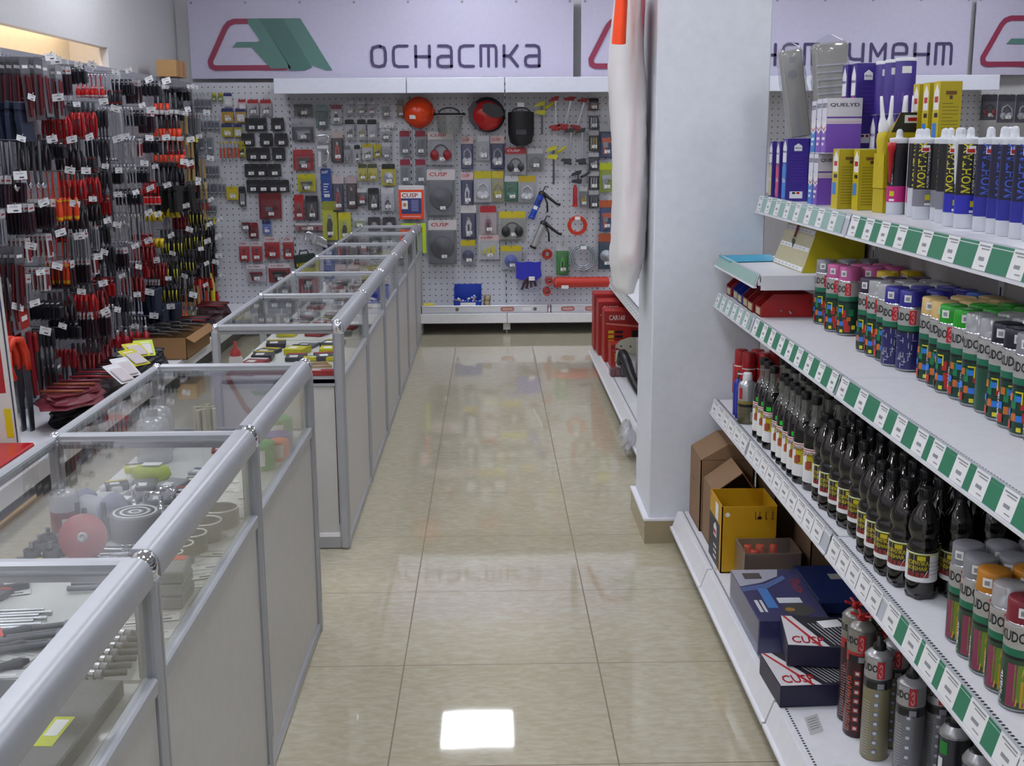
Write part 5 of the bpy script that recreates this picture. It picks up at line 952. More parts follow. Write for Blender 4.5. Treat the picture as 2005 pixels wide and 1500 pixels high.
back = [
 # left bay, upper rows
 (414, 183, 424, 198, (YL, '#8a8f3a', 'small', YL), 'small yellow topped pack high in the corner bay'), (426, 183, 437, 198, (YL, '#8a8f3a', 'small', ST), 'second small yellow topped pack of the corner bay'),
 (437, 183, 455, 208, (NV_, CL, 'flat', CL), 'pale card pack with navy header near the white board'), (466, 196, 482, 215, (RD, '#c9a8a8', 'flat', CL), 'red topped pack left of the clear red trays'),
 (484, 196, 507, 226, (RD, '#b9b4b8', 'small', '#6d6f78'), 'clear tray pack with red rim, left of two'), (509, 196, 532, 226, (RD, '#b9b4b8', 'small', '#6d6f78'), 'clear tray pack with red rim, right of two'),
 (433, 213, 458, 240, (NV_, '#a8863a', 'flat', '#a8863a'), 'tan pack with navy header, upper left'), (460, 213, 482, 240, (NV_, '#a8863a', 'flat', CL), 'tan pack with pale centre, upper right'),
 (433, 244, 456, 268, (NV_, '#a39a2c', 'flat', '#a39a2c'), 'olive pack with navy header, lower left'), (457, 244, 475, 268, (NV_, '#a39a2c', 'flat', CL), 'olive pack with pale centre, lower right'),
 (467, 277, 481, 307, (YL, YL, 'small', BK), 'yellow carded pack beside the orange bit handles'),
 (443, 366, 467, 391, (YL, '#c9b01c', 'flat', YL), 'bright yellow card pack right of the small silver packs'), (467, 366, 482, 404, (BK, '#23232c', 'bars', CL), 'black narrow pack with red foot below the cases'),
 (506, 379, 552, 428, ('#6d1a20', DR, 'tool', DR), 'large dark red bagged tool set'), (470, 423, 492, 452, (CL, '#c2c2c8', 'tool', DR), 'red clamp on a pale card'), (486, 437, 506, 466, (DR, DR, 'blob', DR), 'dark red pouch beside the red clamp card'),
 (513, 433, 531, 458, (NV_, '#6a78b0', 'flat', '#4a5ca8'), 'blue card pack under the red bagged set'),
 (467, 474, 489, 511, ('#c4bfc4', '#b9343a', 'plier', RD, 'CUSP'), 'carded red-handled cutter, first of the red row'), (491, 474, 514, 510, ('#c4bfc4', '#b9343a', 'plier', RD, 'CUSP'), 'carded red-handled cutter, second of the red row'),
 (517, 465, 548, 506, ('#c4bfc4', RD, 'blob', RD, 'CUSP'), 'wide carded red tape measure, third of the red row'), (553, 465, 575, 507, ('#c4bfc4', RD, 'tool', RD, 'CUSP'), 'carded red tool at the end of the red row'),
 (482, 519, 521, 552, ('#cfcacf', '#b9b2b8', 'tool', DR, 'CUSP'), 'large white headed card with dark red tool, left of two'), (525, 517, 569, 553, ('#cfcacf', '#8f2a30', 'tool', BK, 'CUSP'), 'large red card with black tool, right of two'),
 # second bay
 (575, 205, 613, 227, ('#5a5c60', '#6d6e72', 'bars', '#4f4a3a'), 'flat grey rivet set under the white header board'), (617, 207, 643, 251, ('#7a8a8c', '#5c706c', 'bars', '#1f4a44'), 'tall pack of dark green grips'),
 (647, 206, 670, 242, ('#8a4a52', '#b5b6bb', 'knife', '#3a2c34'), 'white card with dark folding tool'), (677, 198, 693, 225, (CL, '#a8a8ae', 'small', ST), 'clear bit pack first of three on the top row', ), (699, 198, 715, 225, (CL, '#a8a8ae', 'small', '#8f7a3a'), 'clear bit pack second of three with brass bits'), (719, 198, 735, 225, (CL, '#a8a8ae', 'small', '#b0702a'), 'clear bit pack third of three with copper bits'),
 (747, 202, 764, 230, (CL, '#9c9ca2', 'bars', '#8a8a70'), 'clear pack of grey rods near the seam'), (777, 196, 792, 230, ('#8a8078', '#7a6a54', 'bars', '#8a6a3c'), 'brown rod pack left of the orange helmet'),
 (571, 241, 614, 276, ('#8f8f94', '#4a4a50', 'tool', '#8a8c90'), 'grey staple gun on a dark card'), (648, 257, 673, 318, ('#b9aaa8', '#3c2c34', 'knife', '#b5361c', ''), 'black and red card with orange-tipped cutter'),
 (675, 235, 694, 274, (BK, '#b5b5ba', 'small', '#6a5a4a'), 'clear hinge pack, left of three'), (699, 235, 717, 274, (BK, '#b5b5ba', 'small', '#a88a3a'), 'clear hinge pack, middle of three'), (719, 235, 738, 274, (BK, '#b5b5ba', 'small', ST), 'clear hinge pack, right of three'),
 (743, 238, 771, 251, (CL, '#d5d5da', 'flat', CL), 'plain white strip card near the seam'), (745, 253, 765, 275, (CL, '#a9a9af', 'blob', '#8d8d94'), 'small grey knob pack under the white strip card'), (748, 280, 764, 312, (CL, '#aaaab0', 'blob', '#9a9aa2'), 'lower grey knob pack near the seam'),
 (782, 257, 803, 305, ('#8a1f38', '#8a8d96', 'bars', '#73757c'), 'narrow drill card, upper left of four'), (813, 257, 833, 305, ('#8a1f38', '#8a8d96', 'bars', '#73757c'), 'narrow drill card, upper right of four'), (784, 313, 803, 360, ('#8a1f38', '#8a8d96', 'bars', '#73757c'), 'narrow drill card, lower left of four'), (814, 313, 833, 360, ('#8a1f38', '#8a8d96', 'bars', '#73757c'), 'narrow drill card, lower right of four'),
 (574, 294, 614, 333, ('#a8383c', '#a52a30', 'tool', '#20242c', ''), 'red card with black riveter'), (673, 286, 687, 318, ('#6d6f76', '#a8a8ae', 'blob', '#7a7c84'), 'grey thimble pack, narrow'), (693, 285, 706, 318, (BK, '#b9b9be', 'knife', '#5a5c64'), 'narrow white pack with dark blade'), (709, 282, 730, 313, ('#b3a41c', '#c4c4c4', 'small', '#4a4a30'), 'yellow edged pack with small black parts'), (731, 283, 746, 308, (YL, YL, 'small', BK), 'small yellow pack right of the yellow edged one'),
 (582, 342, 618, 375, ('#c4bd1c', '#b9b21c', 'tool', '#3a3c3a'), 'lime yellow card with grey stapler'), (701, 322, 719, 354, ('#4a4a30', '#c2ba5a', 'disc', '#b3a41c'), 'yellow edged disc pack, left of three'), (720, 322, 739, 354, ('#4a4a30', '#c2ba5a', 'disc', '#b3a41c'), 'yellow edged disc pack, middle of three'), (747, 322, 774, 363, ('#23231c', '#c0b82c', 'disc', SI), 'wide yellow disc pack, right of three'),
 (627, 331, 650, 395, ('#26408a', '#2c4a90', 'flat', '#26408a', 'KRAFT'), 'tall blue card beside the red knife pack'), (650, 344, 674, 415, ('#c2b2b4', '#23284a', 'knife', RD), 'card with long red knife'), (677, 345, 700, 409, ('#b0a0a4', '#3a2028', 'knife', '#2a2024'), 'card with black and red knife'),
 (699, 370, 718, 402, (CL, '#4a4a54', 'disc', '#8a2c30'), 'dark pack with round red part'), (720, 369, 743, 411, (BK, '#24242c', 'knife', '#6a6a72'), 'black pack with thin silver blade'), (746, 369, 772, 413, (CL, '#c0c0c6', 'plier', '#3a3a44'), 'clear pack with pliers, silver triangle top'),
 (575, 382, 596, 430, (RD, '#b02a2e', 'plier', '#2a1c20', ''), 'red carded snips'), (597, 384, 624, 430, (BK, '#2f2f38', 'plier', '#7d5a54'), 'dark card with brown handled snips'), (630, 395, 661, 470, ('#8f9030', '#c2c428', 'knife', '#1c1c20'), 'yellow-green card with black cutter'), (662, 417, 688, 470, ('#c9bf24', '#c2c428', 'knife', '#1c1c20'), 'shorter yellow card with black cutter'),
 (692, 428, 715, 446, (CL, '#9aa088', 'small', '#8fae2c'), 'small clear pack with green part above the counter'), (720, 426, 745, 450, ('#3a3a42', '#4a3a40', 'disc', '#8f8f96'), 'dark disc pack above the counter, left'), (749, 426, 775, 450, ('#3a3a42', '#4a3a40', 'disc', '#b0b0b6'), 'dark disc pack above the counter, right'),
 # seen through the far glass cases
 (632, 480, 655, 515, (NV_, '#5a6aa0', 'flat', '#3c52a0'), 'blue card seen through the far glass cases'), (665, 478, 690, 512, (RD, '#8a2a30', 'tool', DR), 'red card seen through the far glass cases'), (700, 470, 722, 505, (CL, '#54545c', 'small', SI), 'dark card with pale label behind the glass'), (735, 462, 770, 500, (BK, '#c4c4ca', 'plier', '#2a2a30'), 'white card with black tool behind the glass'),
 (626, 530, 650, 570, ('#5a4c5a', '#3a4a8a', 'flat', CL), 'blue card low behind the glass cases'), (660, 528, 690, 568, (DR, '#8a3a3c', 'blob', DR), 'red pouch low behind the glass cases'), (700, 530, 735, 566, (RD, '#a39ca0', 'flat', CL), 'pale card with red header low behind the glass'), (742, 528, 780, 566, ('#6a6a70', '#8a8a90', 'small', SI), 'grey fittings card low behind the glass'),
 (585, 545, 612, 590, (BK, '#4a4a50', 'bars', CL), 'dark card left of the glass row, low'),
 # third bay
 (837, 259, 889, 323, ('#c9c2c4', '#a5a5ab', 'muffs', '#8f1c24', 'CUSP'), 'bagged red and black ear muffs'), (835, 333, 892, 422, ('#c9c2c4', '#6d6e74', 'disc', '#4a4b50', 'CUSP'), 'upper bagged grey dust guard with white knob'), (838, 432, 895, 516, ('#c9c2c4', '#6d6e74', 'disc', '#4a4b50', 'CUSP'), 'lower bagged grey dust guard with white knob'),
 (902, 268, 927, 331, ('#c9b2b4', '#3c3f66', 'blob', CL, 'CUSP'), 'bag with blue side and clear goggles'), (934, 266, 958, 314, (CL, '#b5b5ba', 'blob', '#cfcfd4'), 'clear bag of glasses beside the blue sided bag'), (960, 267, 988, 331, ('#c9b2b4', '#2a2f5a', 'blob', SI, 'CUSP'), 'bag with navy side and silver part'), (989, 290, 1030, 343, ('#b0363a', '#a5a5ab', 'muffs', '#33343a', 'CUSP'), 'bagged black ear muffs'),
 (1033, 292, 1063, 332, (CL, '#8c8d90', 'blob', '#6a6c66'), 'grey crumpled bag right of the black ear muffs'),
 (902, 338, 927, 403, ('#c9b2b4', '#2a2f5a', 'knife', CL, 'CUSP'), 'navy and white bag with slim goggles'), (928, 336, 962, 396, (YL, '#b9b9bc', 'blob', '#d0d0d4'), 'yellow topped bag of white masks'), (963, 336, 986, 395, ('#c4b22c', '#9c9a80', 'blob', '#a8a02c'), 'yellow topped bag with lime glasses'), (988, 345, 1015, 394, (CL, '#2d6a50', 'blob', '#2d7a5a'), 'green bag with yellow foot'), (1015, 345, 1048, 396, ('#b9a020', '#a9a9ac', 'blob', '#d5d5d8'), 'yellow and black topped bag with a white mask'),
 (902, 403, 933, 467, ('#c9c4c6', '#2a2c52', 'knife', CL), 'dark blue and white bag, third of its column'), (940, 404, 972, 459, ('#a81e2c', '#b5a5a8', 'knife', '#8a5a60'), 'red topped bag with thin glasses'), (977, 415, 1029, 469, ('#c9b820', '#9c9c94', 'muffs', '#23252a'), 'wide yellow topped bag with dark goggles'),
 (902, 471, 931, 518, ('#c4b31c', '#8f8f96', 'disc', '#23265a'), 'yellow topped pack with navy roll'), (937, 461, 977, 508, ('#c9b2b4', '#b9b9bc', 'small', '#c9c01c', 'CUSP'), 'bag of yellow ear plugs'), (980, 482, 1021, 528, ('#c4b31c', '#a5a7ac', 'disc', '#4a5cae'), 'yellow topped bag with blue respirator, tilted'),
 # fourth bay
 (1153, 193, 1172, 216, (BK, '#5a3a3c', 'small', '#a06a3a'), 'small maroon footed card, topmost of the narrow column'), (1153, 219, 1172, 253, ('#b0b0b6', '#33343c', 'bars', SI), 'small dark card, second of the narrow column'), (1153, 257, 1172, 295, ('#b0b0b6', '#33343c', 'bars', '#b5a04a'), 'small dark card with brass part, third of the narrow column'), (1153, 300, 1172, 333, ('#b0b0b6', '#33343c', 'small', SI), 'small dark card, fourth of the narrow column'), (1153, 337, 1172, 371, ('#b0b0b6', '#3a2c34', 'bars', SI), 'small dark card, fifth of the narrow column'), (1153, 374, 1172, 408, ('#b0b0b6', '#33343c', 'bars', '#6a6c74'), 'small dark card, lowest of the narrow column'),
 (1174, 243, 1200, 309, ('#b0b0b6', '#2c3a66', 'tool', '#d0542a'), 'blue card with orange spray gun at the pillar edge'), (1174, 320, 1200, 376, ('#b5bf1c', '#8fa02c', 'tool', SI), 'lime card with silver tool at the pillar edge'), (1174, 393, 1200, 453, ('#b0552c', '#2c4a7a', 'tool', '#c8502a'), 'blue card with orange nozzle at the pillar edge'), (1172, 458, 1201, 527, ('#a8502c', '#2f4a5c', 'disc', SI), 'teal card with pressure gauge at the pillar edge'),
 (1089, 478, 1113, 538, ('#c4c4c8', '#2f8a3a', 'knife', '#3fae4a'), 'green and white pack beside the clear hose'), (1135, 366, 1150, 405, (CL, '#7a7a80', 'small', '#c4a02c'), 'small tagged brass fittings beside the red tube'),
 # right of the pillar, over the glue shelf
 (1922, 186, 1950, 235, ('#3a3a44', '#4a4a56', 'muffs', '#7a3a40'), 'dark pack over the glue shelf, first right of the yellow boxes'), (1955, 186, 1985, 240, ('#3a3a44', '#5a5460', 'blob', SI), 'dark pack with pale dome over the glue shelf'), (1990, 186, 2020, 240, ('#3a3a44', '#4a4a56', 'blob', '#a8a8b0'), 'dark pack at the right frame edge over the glue shelf')]
for r_ in back: hang(r_[0], r_[1], r_[2], r_[3], r_[4], r_[5]+' on the back pegboard' if len(r_[5].split()) < 13 else r_[5])
# small silver packs in rows and dark cases, the left bay
for y0, y1, xs, lab in ((186, 214, (379, 386, 393, 400, 407), 'top'), (228, 257, (382, 390, 398, 406, 414, 422), 'second'), (316, 347, (401, 408, 415, 422), 'third'), (351, 382, (395, 403, 411, 419, 427, 435), 'fourth'), (396, 418, (403, 410, 417), 'lowest')):
    for x in xs: hang(x, y0, x+7.6, y1, (CL, '#8f9097', 'bars', '#6d6e76', '', False, .3), 'slim silver fitting pack in the %s corner row of the back pegboard' % lab, group='%s corner row of slim silver packs' % lab)
for x in (388, 404): hang(x, 260, x+14, 297, (CL, '#9da0aa', 'bars', '#8a8c96', '', False, .25), 'pale blue-grey bit pack between the second and third corner rows', group='pale bit packs')
for y, xs, lab in ((232, (479, 496, 530), 'first'), (262, (472, 508, 537), 'second'), (290, (482, 502, 532), 'third'), (322, (478, 498, 524), 'fourth'), (353, (482, 502, 522, 540), 'fifth')):
    for x in xs: hang(x, y, x+27, y+24, (BK, '#1e1e28', 'small', '#15151c', '', False, .3), 'black bit case with white price card, %s case row of the back pegboard' % lab, group='%s row of black bit cases' % lab)
def mk_bit():
    t = thing('bit_driver'); M().cyl(.008, -.13, -.05, mat('#c24a24', .4), 8).build('handle', t); M().cyl(.004, -.05, -.012, STEEL, 6).build('shaft', t); M().lathe([(.009, -.012), (.009, 0), (.004, .004), (0, .004)], mat('#c9a81c', .4), 8).build('cap', t); return t
for k in range(6):
    p = at(431+7*k, 278, YH-.02); use('bith', mk_bit, p, 0, 'orange bit handle in the yellow capped row on the back pegboard', 'screwdriver', 'yellow capped orange handles')

# ------------------------------------------------------------ helmets, masks, clamps
def place(o, px, py, label, cat, Y=None, rot=None):
    o.location = at(px, py, Y or YH-.03); tag(o, label, cat)
    if rot: o.rotation_euler = rot
    return o
t = thing('hard_hat'); q = M()
q.lathe([(.118, 0), (.120, .01), (.114, .05), (.094, .09), (.06, .118), (.02, .130), (0, .131)], mat('#e2400f', .25), 28, Matrix.Rotation(PI/2, 4, 'X') @ Matrix.Diagonal((1, 1, .9, 1))); q.build('shell', t)
M().lathe([(.117, -.008), (.128, -.004), (.126, .004), (.116, .006)], mat('#cf380c', .3), 28, Matrix.Rotation(PI/2, 4, 'X'), cap=False).box(.10, -.03, -.03, .135, .0, .03, mat('#cf380c', .3), .012).build('brim', t)
M().quad(.05, .032, PAPER, T3(-.07, -.112, -.055)).build('price_sticker', t); place(t, 820, 220, 'glossy orange hard hat hung brim to the wall under the header', 'helmet'); t.rotation_euler = (0, 0, 0)
t = thing('face_shield'); M().tube([(.105*math.cos(a), -.10*math.sin(a), .06) for a in [PI*k/12 for k in range(13)]], .008, BLACK, 8).tube([(.085*math.cos(a), -.04, .065+.045*math.sin(a)) for a in [PI*k/12 for k in range(13)]], .007, DGREY, 8).build('headband', t)
q = M(); vs = []; fs = []
for j in range(9):
    for i in range(13): a = PI*i/12; f = 1-.04*j*j/20; vs.append((.108*f*math.cos(a), -.10*math.sin(a)*f-.02, .045-.018*j-.0))
for j in range(8):
    for i in range(12): fs.append((j*13+i, j*13+i+1, (j+1)*13+i+1, (j+1)*13+i))
q.add(vs, fs, clear('visor', '#b9bcb8', .1, .6, .22, .05), True).build('visor', t); M().tube([(-.118, -.02, .05), (-.125, -.02, .07)], .014, BLACK).build('knob', t); M().tube([(.118, -.02, .05), (.125, -.02, .07)], .014, BLACK).build('knob', t)
place(t, 880, 238, 'clear face shield with black headband between the two helmets', 'face shield')
t = thing('visor_helmet'); q = M()
q.lathe([(.13, 0), (.13, .03), (.11, .09), (.07, .125), (0, .14)], mat('#b31c20', .25), 24, Matrix.Rotation(PI/2+.4, 4, 'X') @ Matrix.Diagonal((1, 1, 1, 1))); q.build('shell', t)
M().lathe([(.146, -.01), (.146, .02), (.125, .035)], BLACK, 24, Matrix.Rotation(PI/2+.4, 4, 'X'), cap=False).build('rim', t)
M().plate([(-.07, .05), (-.03, .09), (.07, .10), (.12, .06), (.10, .02), (.03, -.01), (-.05, .0)], -.150, -.13, BLACK).build('visor', t)
M().plate([(-.15, .05), (-.165, -.04), (-.11, -.12), (-.03, -.155), (.01, -.15), (-.06, -.08), (-.10, .02)], -.07, -.04, DGREY).build('face_guard', t)
place(t, 955, 224, 'red helmet with black raised visor, tilted on the back pegboard', 'helmet', YH-.02, (0, .5, 0)); t.scale = (1.0, .7, 1.0)
t = thing('welding_mask'); q = M(); vs = []; fs = []
for j in range(11):
    v = j/10; wv = .108*(1-.35*max(0, v-.6)**1.2*2) if j < 10 else .045
    for i in range(11): a = PI*i/10; vs.append((wv*math.cos(a), -.075*math.sin(a)*(1-.2*v)-.01, .08-.27*v+(.012*math.sin(a) if j == 0 else 0)))
for j in range(10):
    for i in range(10): fs.append((j*11+i, j*11+i+1, (j+1)*11+i+1, (j+1)*11+i))
q.add(vs, fs, BLACK, True).build('shell', t); M().box(-.045, -.095, -.10, .045, -.08, -.055, mat('#3c3d42', .15), .003).build('window', t)
M().tube([(.08*math.cos(a), -.03, .07+.05*math.sin(a)) for a in [PI*k/12 for k in range(13)]], .006, DGREY, 6).build('headband', t); M().quad(.055, .035, PAPER, T3(-.03, -.06, .125)).build('price_tag', t)
place(t, 1020, 240, 'black welding mask with small rectangular window on the back pegboard', 'mask')
def mk_clamp(c, L_, yellow):
    t = thing('clamp'); M().box(-.008, -.006, -L_, .008, .0, .02, STEEL if not yellow else IRON, .001).build('bar', t)
    m_ = mat(c, .4); M().plate([(-.06, 0), (.02, .015), (.03, .05), (-.01, .045), (-.055, .02)], -.02, .005, m_).build('jaw', t)
    M().plate([(-.06, -.02), (.02, -.035), (.035, 0), (.02, .01), (-.05, 0)], -.02, .005, m_, T3(0, 0, -L_+.03 if not yellow else -.03)).build('jaw', t)
    M().tube([(.02, -.01, -.01), (.06, -.01, .01), (.10, -.01, .04)] if yellow else [(-.03, -.01, -L_-.0), (.035, -.01, -L_-.0)], .011, m_, 8).build('handle', t); return t
place(mk_clamp('#c2bd1c', .22, True), 1061, 210, 'yellow and black quick clamp, upper one right of the welding mask', 'clamp'); place(mk_clamp('#c2bd1c', .27, True), 1084, 297, 'yellow and black quick clamp, lower one over the blue caulking gun', 'clamp')
for px, py, c, a, lab in ((1088, 200, '#a3242a', 0, 'red screw clamp with white tag, upright'), (1117, 200, '#a3242a', .25, 'red screw clamp leaning beside the upright one'), (1143, 203, '#8f2026', .30, 'red screw clamp strongly leaning, top right')): place(mk_clamp(c, .22, False), px, py, lab+' on the back pegboard', 'clamp', None, (0, a, 0))
for px, a, lab in ((1118, .12, 'left'), (1140, .0, 'right')): place(mk_clamp('#33343a', .24, False), px, 262, 'dark steel clamp below the red clamps, %s one of the pair' % lab, 'clamp', None, (0, a, 0))
t = mk_clamp('#2a2b30', .06, True); place(t, 1132, 345, 'black handled glue tool right of the yellow clamp', 'tool')
t = thing('red_tube'); M().lathe([(.018, -.17), (.018, -.03), (.012, -.015), (.010, 0)], mat('#a8202a', .35), 14).build('tube', t); M().lathe([(.026, -.18), (.026, -.168), (.018, -.165)], RED, 14).build('foot', t); place(t, 1126, 362, 'red cylindrical tool hanging over the orange hose coil', 'tool'); t.name = 'tube_tool'
def mk_caulk(c):
    t = thing('caulking_gun'); M().cyl(.026, -.20, 0, c, 16).lathe([(.027, -.215), (.030, -.21), (.030, -.2), (.026, -.195)], BLACK if c is SILV else BLUE, 16).build('barrel', t)
    M().lathe([(.029, 0), (.029, .025), (.015, .035)], BLACK, 16).tube([(0, 0, .03), (0, 0, .075), (.0, -.0, .08), (.03, 0, .085)], .005, IRON).build('breech', t)
    M().tube([(.01, 0, .02), (.07, 0, .005), (.15, 0, -.015), (.18, 0, -.01)], [.016, .013, .011, .013], BLACK, 8).build('handle', t); M().tube([(.03, 0, .0), (.075, 0, -.045), (.105, 0, -.11)], .008, BLACK, 8).build('trigger', t); 
    if c is SILV: M().lathe([(.007, -.28), (.016, -.215)], LGREY, 10).build('nozzle', t)
    else: M().patch(.04, .03, .0268, -.13, PAPER, -.2, 4).patch(.03, .05, .0266, -.09, NAVY, .1, 4).build('label', t)
    return t
place(mk_caulk(mat('#1f48b8', .35)), 1060, 382, 'blue caulking gun with black handle, hung slanting', 'caulking gun', YH-.04, (0, .42, .0)); place(mk_caulk(SILV), 1063, 440, 'silver caulking gun with black handle, hung slanting', 'caulking gun', YH-.04, (0, .42, 0))
def mk_coil(r0, tw, n, m_):
    t = thing('hose_coil'); q = M()
    for k in range(n):
        rr_ = r0-tw*1.9*(k % 3); q.tube([(rr_*math.cos(a), -.012-.018*(k//3), rr_*math.sin(a)) for a in [2*PI*j/28 for j in range(28)]], tw, m_, 6, closed=True)
    q.build('hose', t); return t
t = mk_coil(.078, .0055, 6, mat('#c83a24', .35)); M().quad(.045, .026, PAPER, T3(-.022, -.052, .05)).build('price_tag', t); place(t, 1130, 441, 'orange air hose coil on the back pegboard', 'hose')
t = mk_coil(.108, .0085, 9, clear('hose_plastic', '#c9d0da', .15, .6, .35, .1)); M().quad(.05, .03, PAPER, T3(-.02, -.07, .07)).build('price_tag', t); place(t, 1140, 503, 'large coil of clear plastic hose on the back pegboard', 'hose')
place(mk_coil(.040, .005, 4, mat('#b0352c', .35)), 1071, 497, 'small red coil left of the green and white pack', 'hose')
t = thing('mesh_roll', 'red net mesh roll lying on brackets above the spirit levels', 'roll', (0, 0, 0)); a = at(1085, 553, 9.93); b = at(1192, 553, 9.93)
q = M(); L_ = b.x-a.x; q.lathe([(.040, 0), (.044, .01)]+[(.044+.0018*(k % 2), .01+(L_-.02)*k/30) for k in range(31)]+[(.040, L_)], mat('#c03322', .5), 18, T3(a.x, 9.93, a.z, 0, PI/2, 0)); q.build('net', t)
M().quad(.06, .03, PAPER, T3(a.x+.06, 9.885, a.z-.05)).build('price_tag', t); M().tube([(a.x+.1, PB, a.z-.052), (a.x+.1, 9.86, a.z-.052)], .004, STEEL).tube([(b.x-.1, PB, b.z-.052), (b.x-.1, 9.86, b.z-.052)], .004, STEEL).build('bracket', t)
for px, py, lab in ((1076, 552, 'end of a slim red roll pointing forward, upper one'), (1071, 572, 'end of a slim red roll pointing forward, lower one')):
    t = thing('tape_coil', lab, 'roll', at(px, py, 9.85)); M().lathe([(.032, 0), (.034, .02), (.034, .14), (.014, .14), (.013, -.001), (.032, 0)], mat('#a8342c', .45), 16, T3(0, 0, 0, -PI/2, 0, 0), cap=False).build('roll', t)
# bins, tapes, bags and spirit levels at the foot of the wall
t = thing('parts_bin', 'blue open bin of white fittings on the base shelf of the back wall', 'storage bin', (at(916, 586, 9.74).x, 9.76, .1755)); bm = mat('#1c3fae', .35); w_ = .23
M().box(-w_/2, -.10, 0, w_/2, .12, .005, bm).box(-w_/2, -.10, 0, w_/2, -.094, .10, bm).box(-w_/2, .11, 0, w_/2, .12, .22, bm).plate([(-w_/2, 0), (-w_/2+.0, .0), (-w_/2+.006, 0), (-w_/2+.006, .21), (-w_/2, .21)], -.0, .12, bm).plate([(w_/2-.006, 0), (w_/2, 0), (w_/2, .21), (w_/2-.006, .21)], -.0, .12, bm).box(-w_/2, -.10, 0, -w_/2+.006, 0, .10, bm).box(w_/2-.006, -.10, 0, w_/2, 0, .10, bm).build('tub', t)
M().box(-.06, -.103, .055, .065, -.101, .09, PAPER).build('label', t); rr = random.Random(1); q = M()
for k in range(30): q.cyl(.008, 0, .03, WHITE if k % 3 else mat('#b9a27a', .5), 6, T3(rr.uniform(-.09, .09), rr.uniform(-.08, .08), .05+.0022*k, rr.uniform(0, 3), rr.uniform(0, 3), 0))
o = q.build('loose_fittings', t); o['kind'] = 'stuff'
t = thing('blue_bag', 'crumpled blue bag with dark clamps in it, low on the back pegboard', 'bag', at(1035, 516, YH-.03)); rr = random.Random(6)
M().lathe([(.004, -.25), (.09, -.24), (.105, -.17), (.10, -.10)], FILM, 14, Matrix.Diagonal((1, .35, 1, 1))).build('clear_belly', t); M().plate([(-.11, -.12), (-.105, -.02), (-.11, .02), (-.05, .012), (0, .02), (.06, .012), (.105, .02), (.10, -.03), (.11, -.10), (.05, -.15), (.0, -.11), (-.05, -.14)], -.045, -.01, mat('#2a2fb0', .35)).build('printed_top', t)
for k in range(4): M().tube([(-.06+.04*k, -.03, -.22+.01*k), (-.02+.02*k, -.035, -.13), (.02+.01*k, -.03, -.09)], .012, mat('#4a2c3c', .3), 7).build('clamp', t)
M().quad(.05, .035, PAPER, T3(-.0, -.05, -.14)).build('price_sticker', t)
for k, (px, py) in enumerate(((953, 581), (953, 571), (954, 561))):
    p = at(px, 583, 9.74); t = M().lathe([(.030, 0), (.030, .045), (.018, .045), (.018, 0), (.030, 0)], mat('#8f8468', .35, .3), 18, cap=False).build('tape_roll', None, (p.x, 9.76, .1755+.046*k)); tag(t, 'grey-brown tape roll stacked beside the blue bin, %s of three' % ('lowest', 'middle', 'topmost')[k], 'tape')
for k in range(6):
    p = at(845+8*k, 580, 9.76); t = thing('hose_clip', 'steel hose clip lying in the heap left of the blue bin', 'clip', (p.x, 9.75+.02*(k % 3), .1755+.012), k, 'steel hose clips'); M().lathe([(.022, -.010), (.023, -.008), (.023, .008), (.022, .010), (.0215, 0), (.022, -.010)], STEEL, 16, T3(0, 0, .011, PI/2, 0, 0), cap=False).build('band', t); M().cyl(.005, -.012, .012, STEEL, 8, T3(0, 0, .036, 0, PI/2, 0)).build('screw', t)
t = thing('yellow_wrap', 'small yellow packet at the counter end of the base shelf', 'package', (at(838, 575, 9.8).x, 9.85, .176)); M().box(-.05, -.03, 0, .05, .03, .06, YEL, .01).build('packet', t)
def mk_level(L_):
    t = thing('spirit_level'); am = mat('#d9dae2', .3, .3)
    M().box(0, -.012, 0, L_, .012, .062, am, .002).box(.004, -.0126, .008, L_-.004, -.0122, .011, LGREY).box(.004, -.0126, .051, L_-.004, -.0122, .054, LGREY).box(-.006, -.014, -.001, 0, .014, .063, BLACK).box(L_, -.014, -.001, L_+.006, .014, .063, mat('#8a2026', .4)).build('beam', t)
    for f in (.28, .68, .90):
        q = M()
        if f == .68 or L_ < .6: q.plate([(L_*f+.055*(1 if math.cos(a) > 0 else -1)*.7+.018*math.cos(a), .031+.018*math.sin(a)) for a in [2*PI*k/16 for k in range(16)]], -.0138, -.0122, mat('#b05a5c', .3)).plate([(L_*f+.05*(1 if math.cos(a) > 0 else -1)*.7+.010*math.cos(a), .031+.010*math.sin(a)) for a in [2*PI*k/16 for k in range(16)]], -.0144, -.0138, mat('#c9a49a', .2))
        else: q.lathe([(.015, 0), (.015, .002)], mat('#6a6a60', .3), 16, T3(L_*f, -.0122, .031, PI/2, 0, 0))
        q.build('vial', t)
    M().box(L_*.8, -.0132, .02, L_*.87, -.0124, .042, PAPER).build('label', t); return t
a = at(826, 606, 9.66); b = at(1072, 606, 9.66); t = mk_level(b.x-a.x); t.location = (a.x, 9.662, .1785); tag(t, 'long aluminium spirit level with red oval vials, left of two', 'spirit level')
a = at(1079, 606, 9.66); b = at(1196, 606, 9.66); t = mk_level(b.x-a.x); t.location = (a.x, 9.662, .1785); tag(t, 'shorter aluminium spirit level with red oval vial, right of two', 'spirit level')
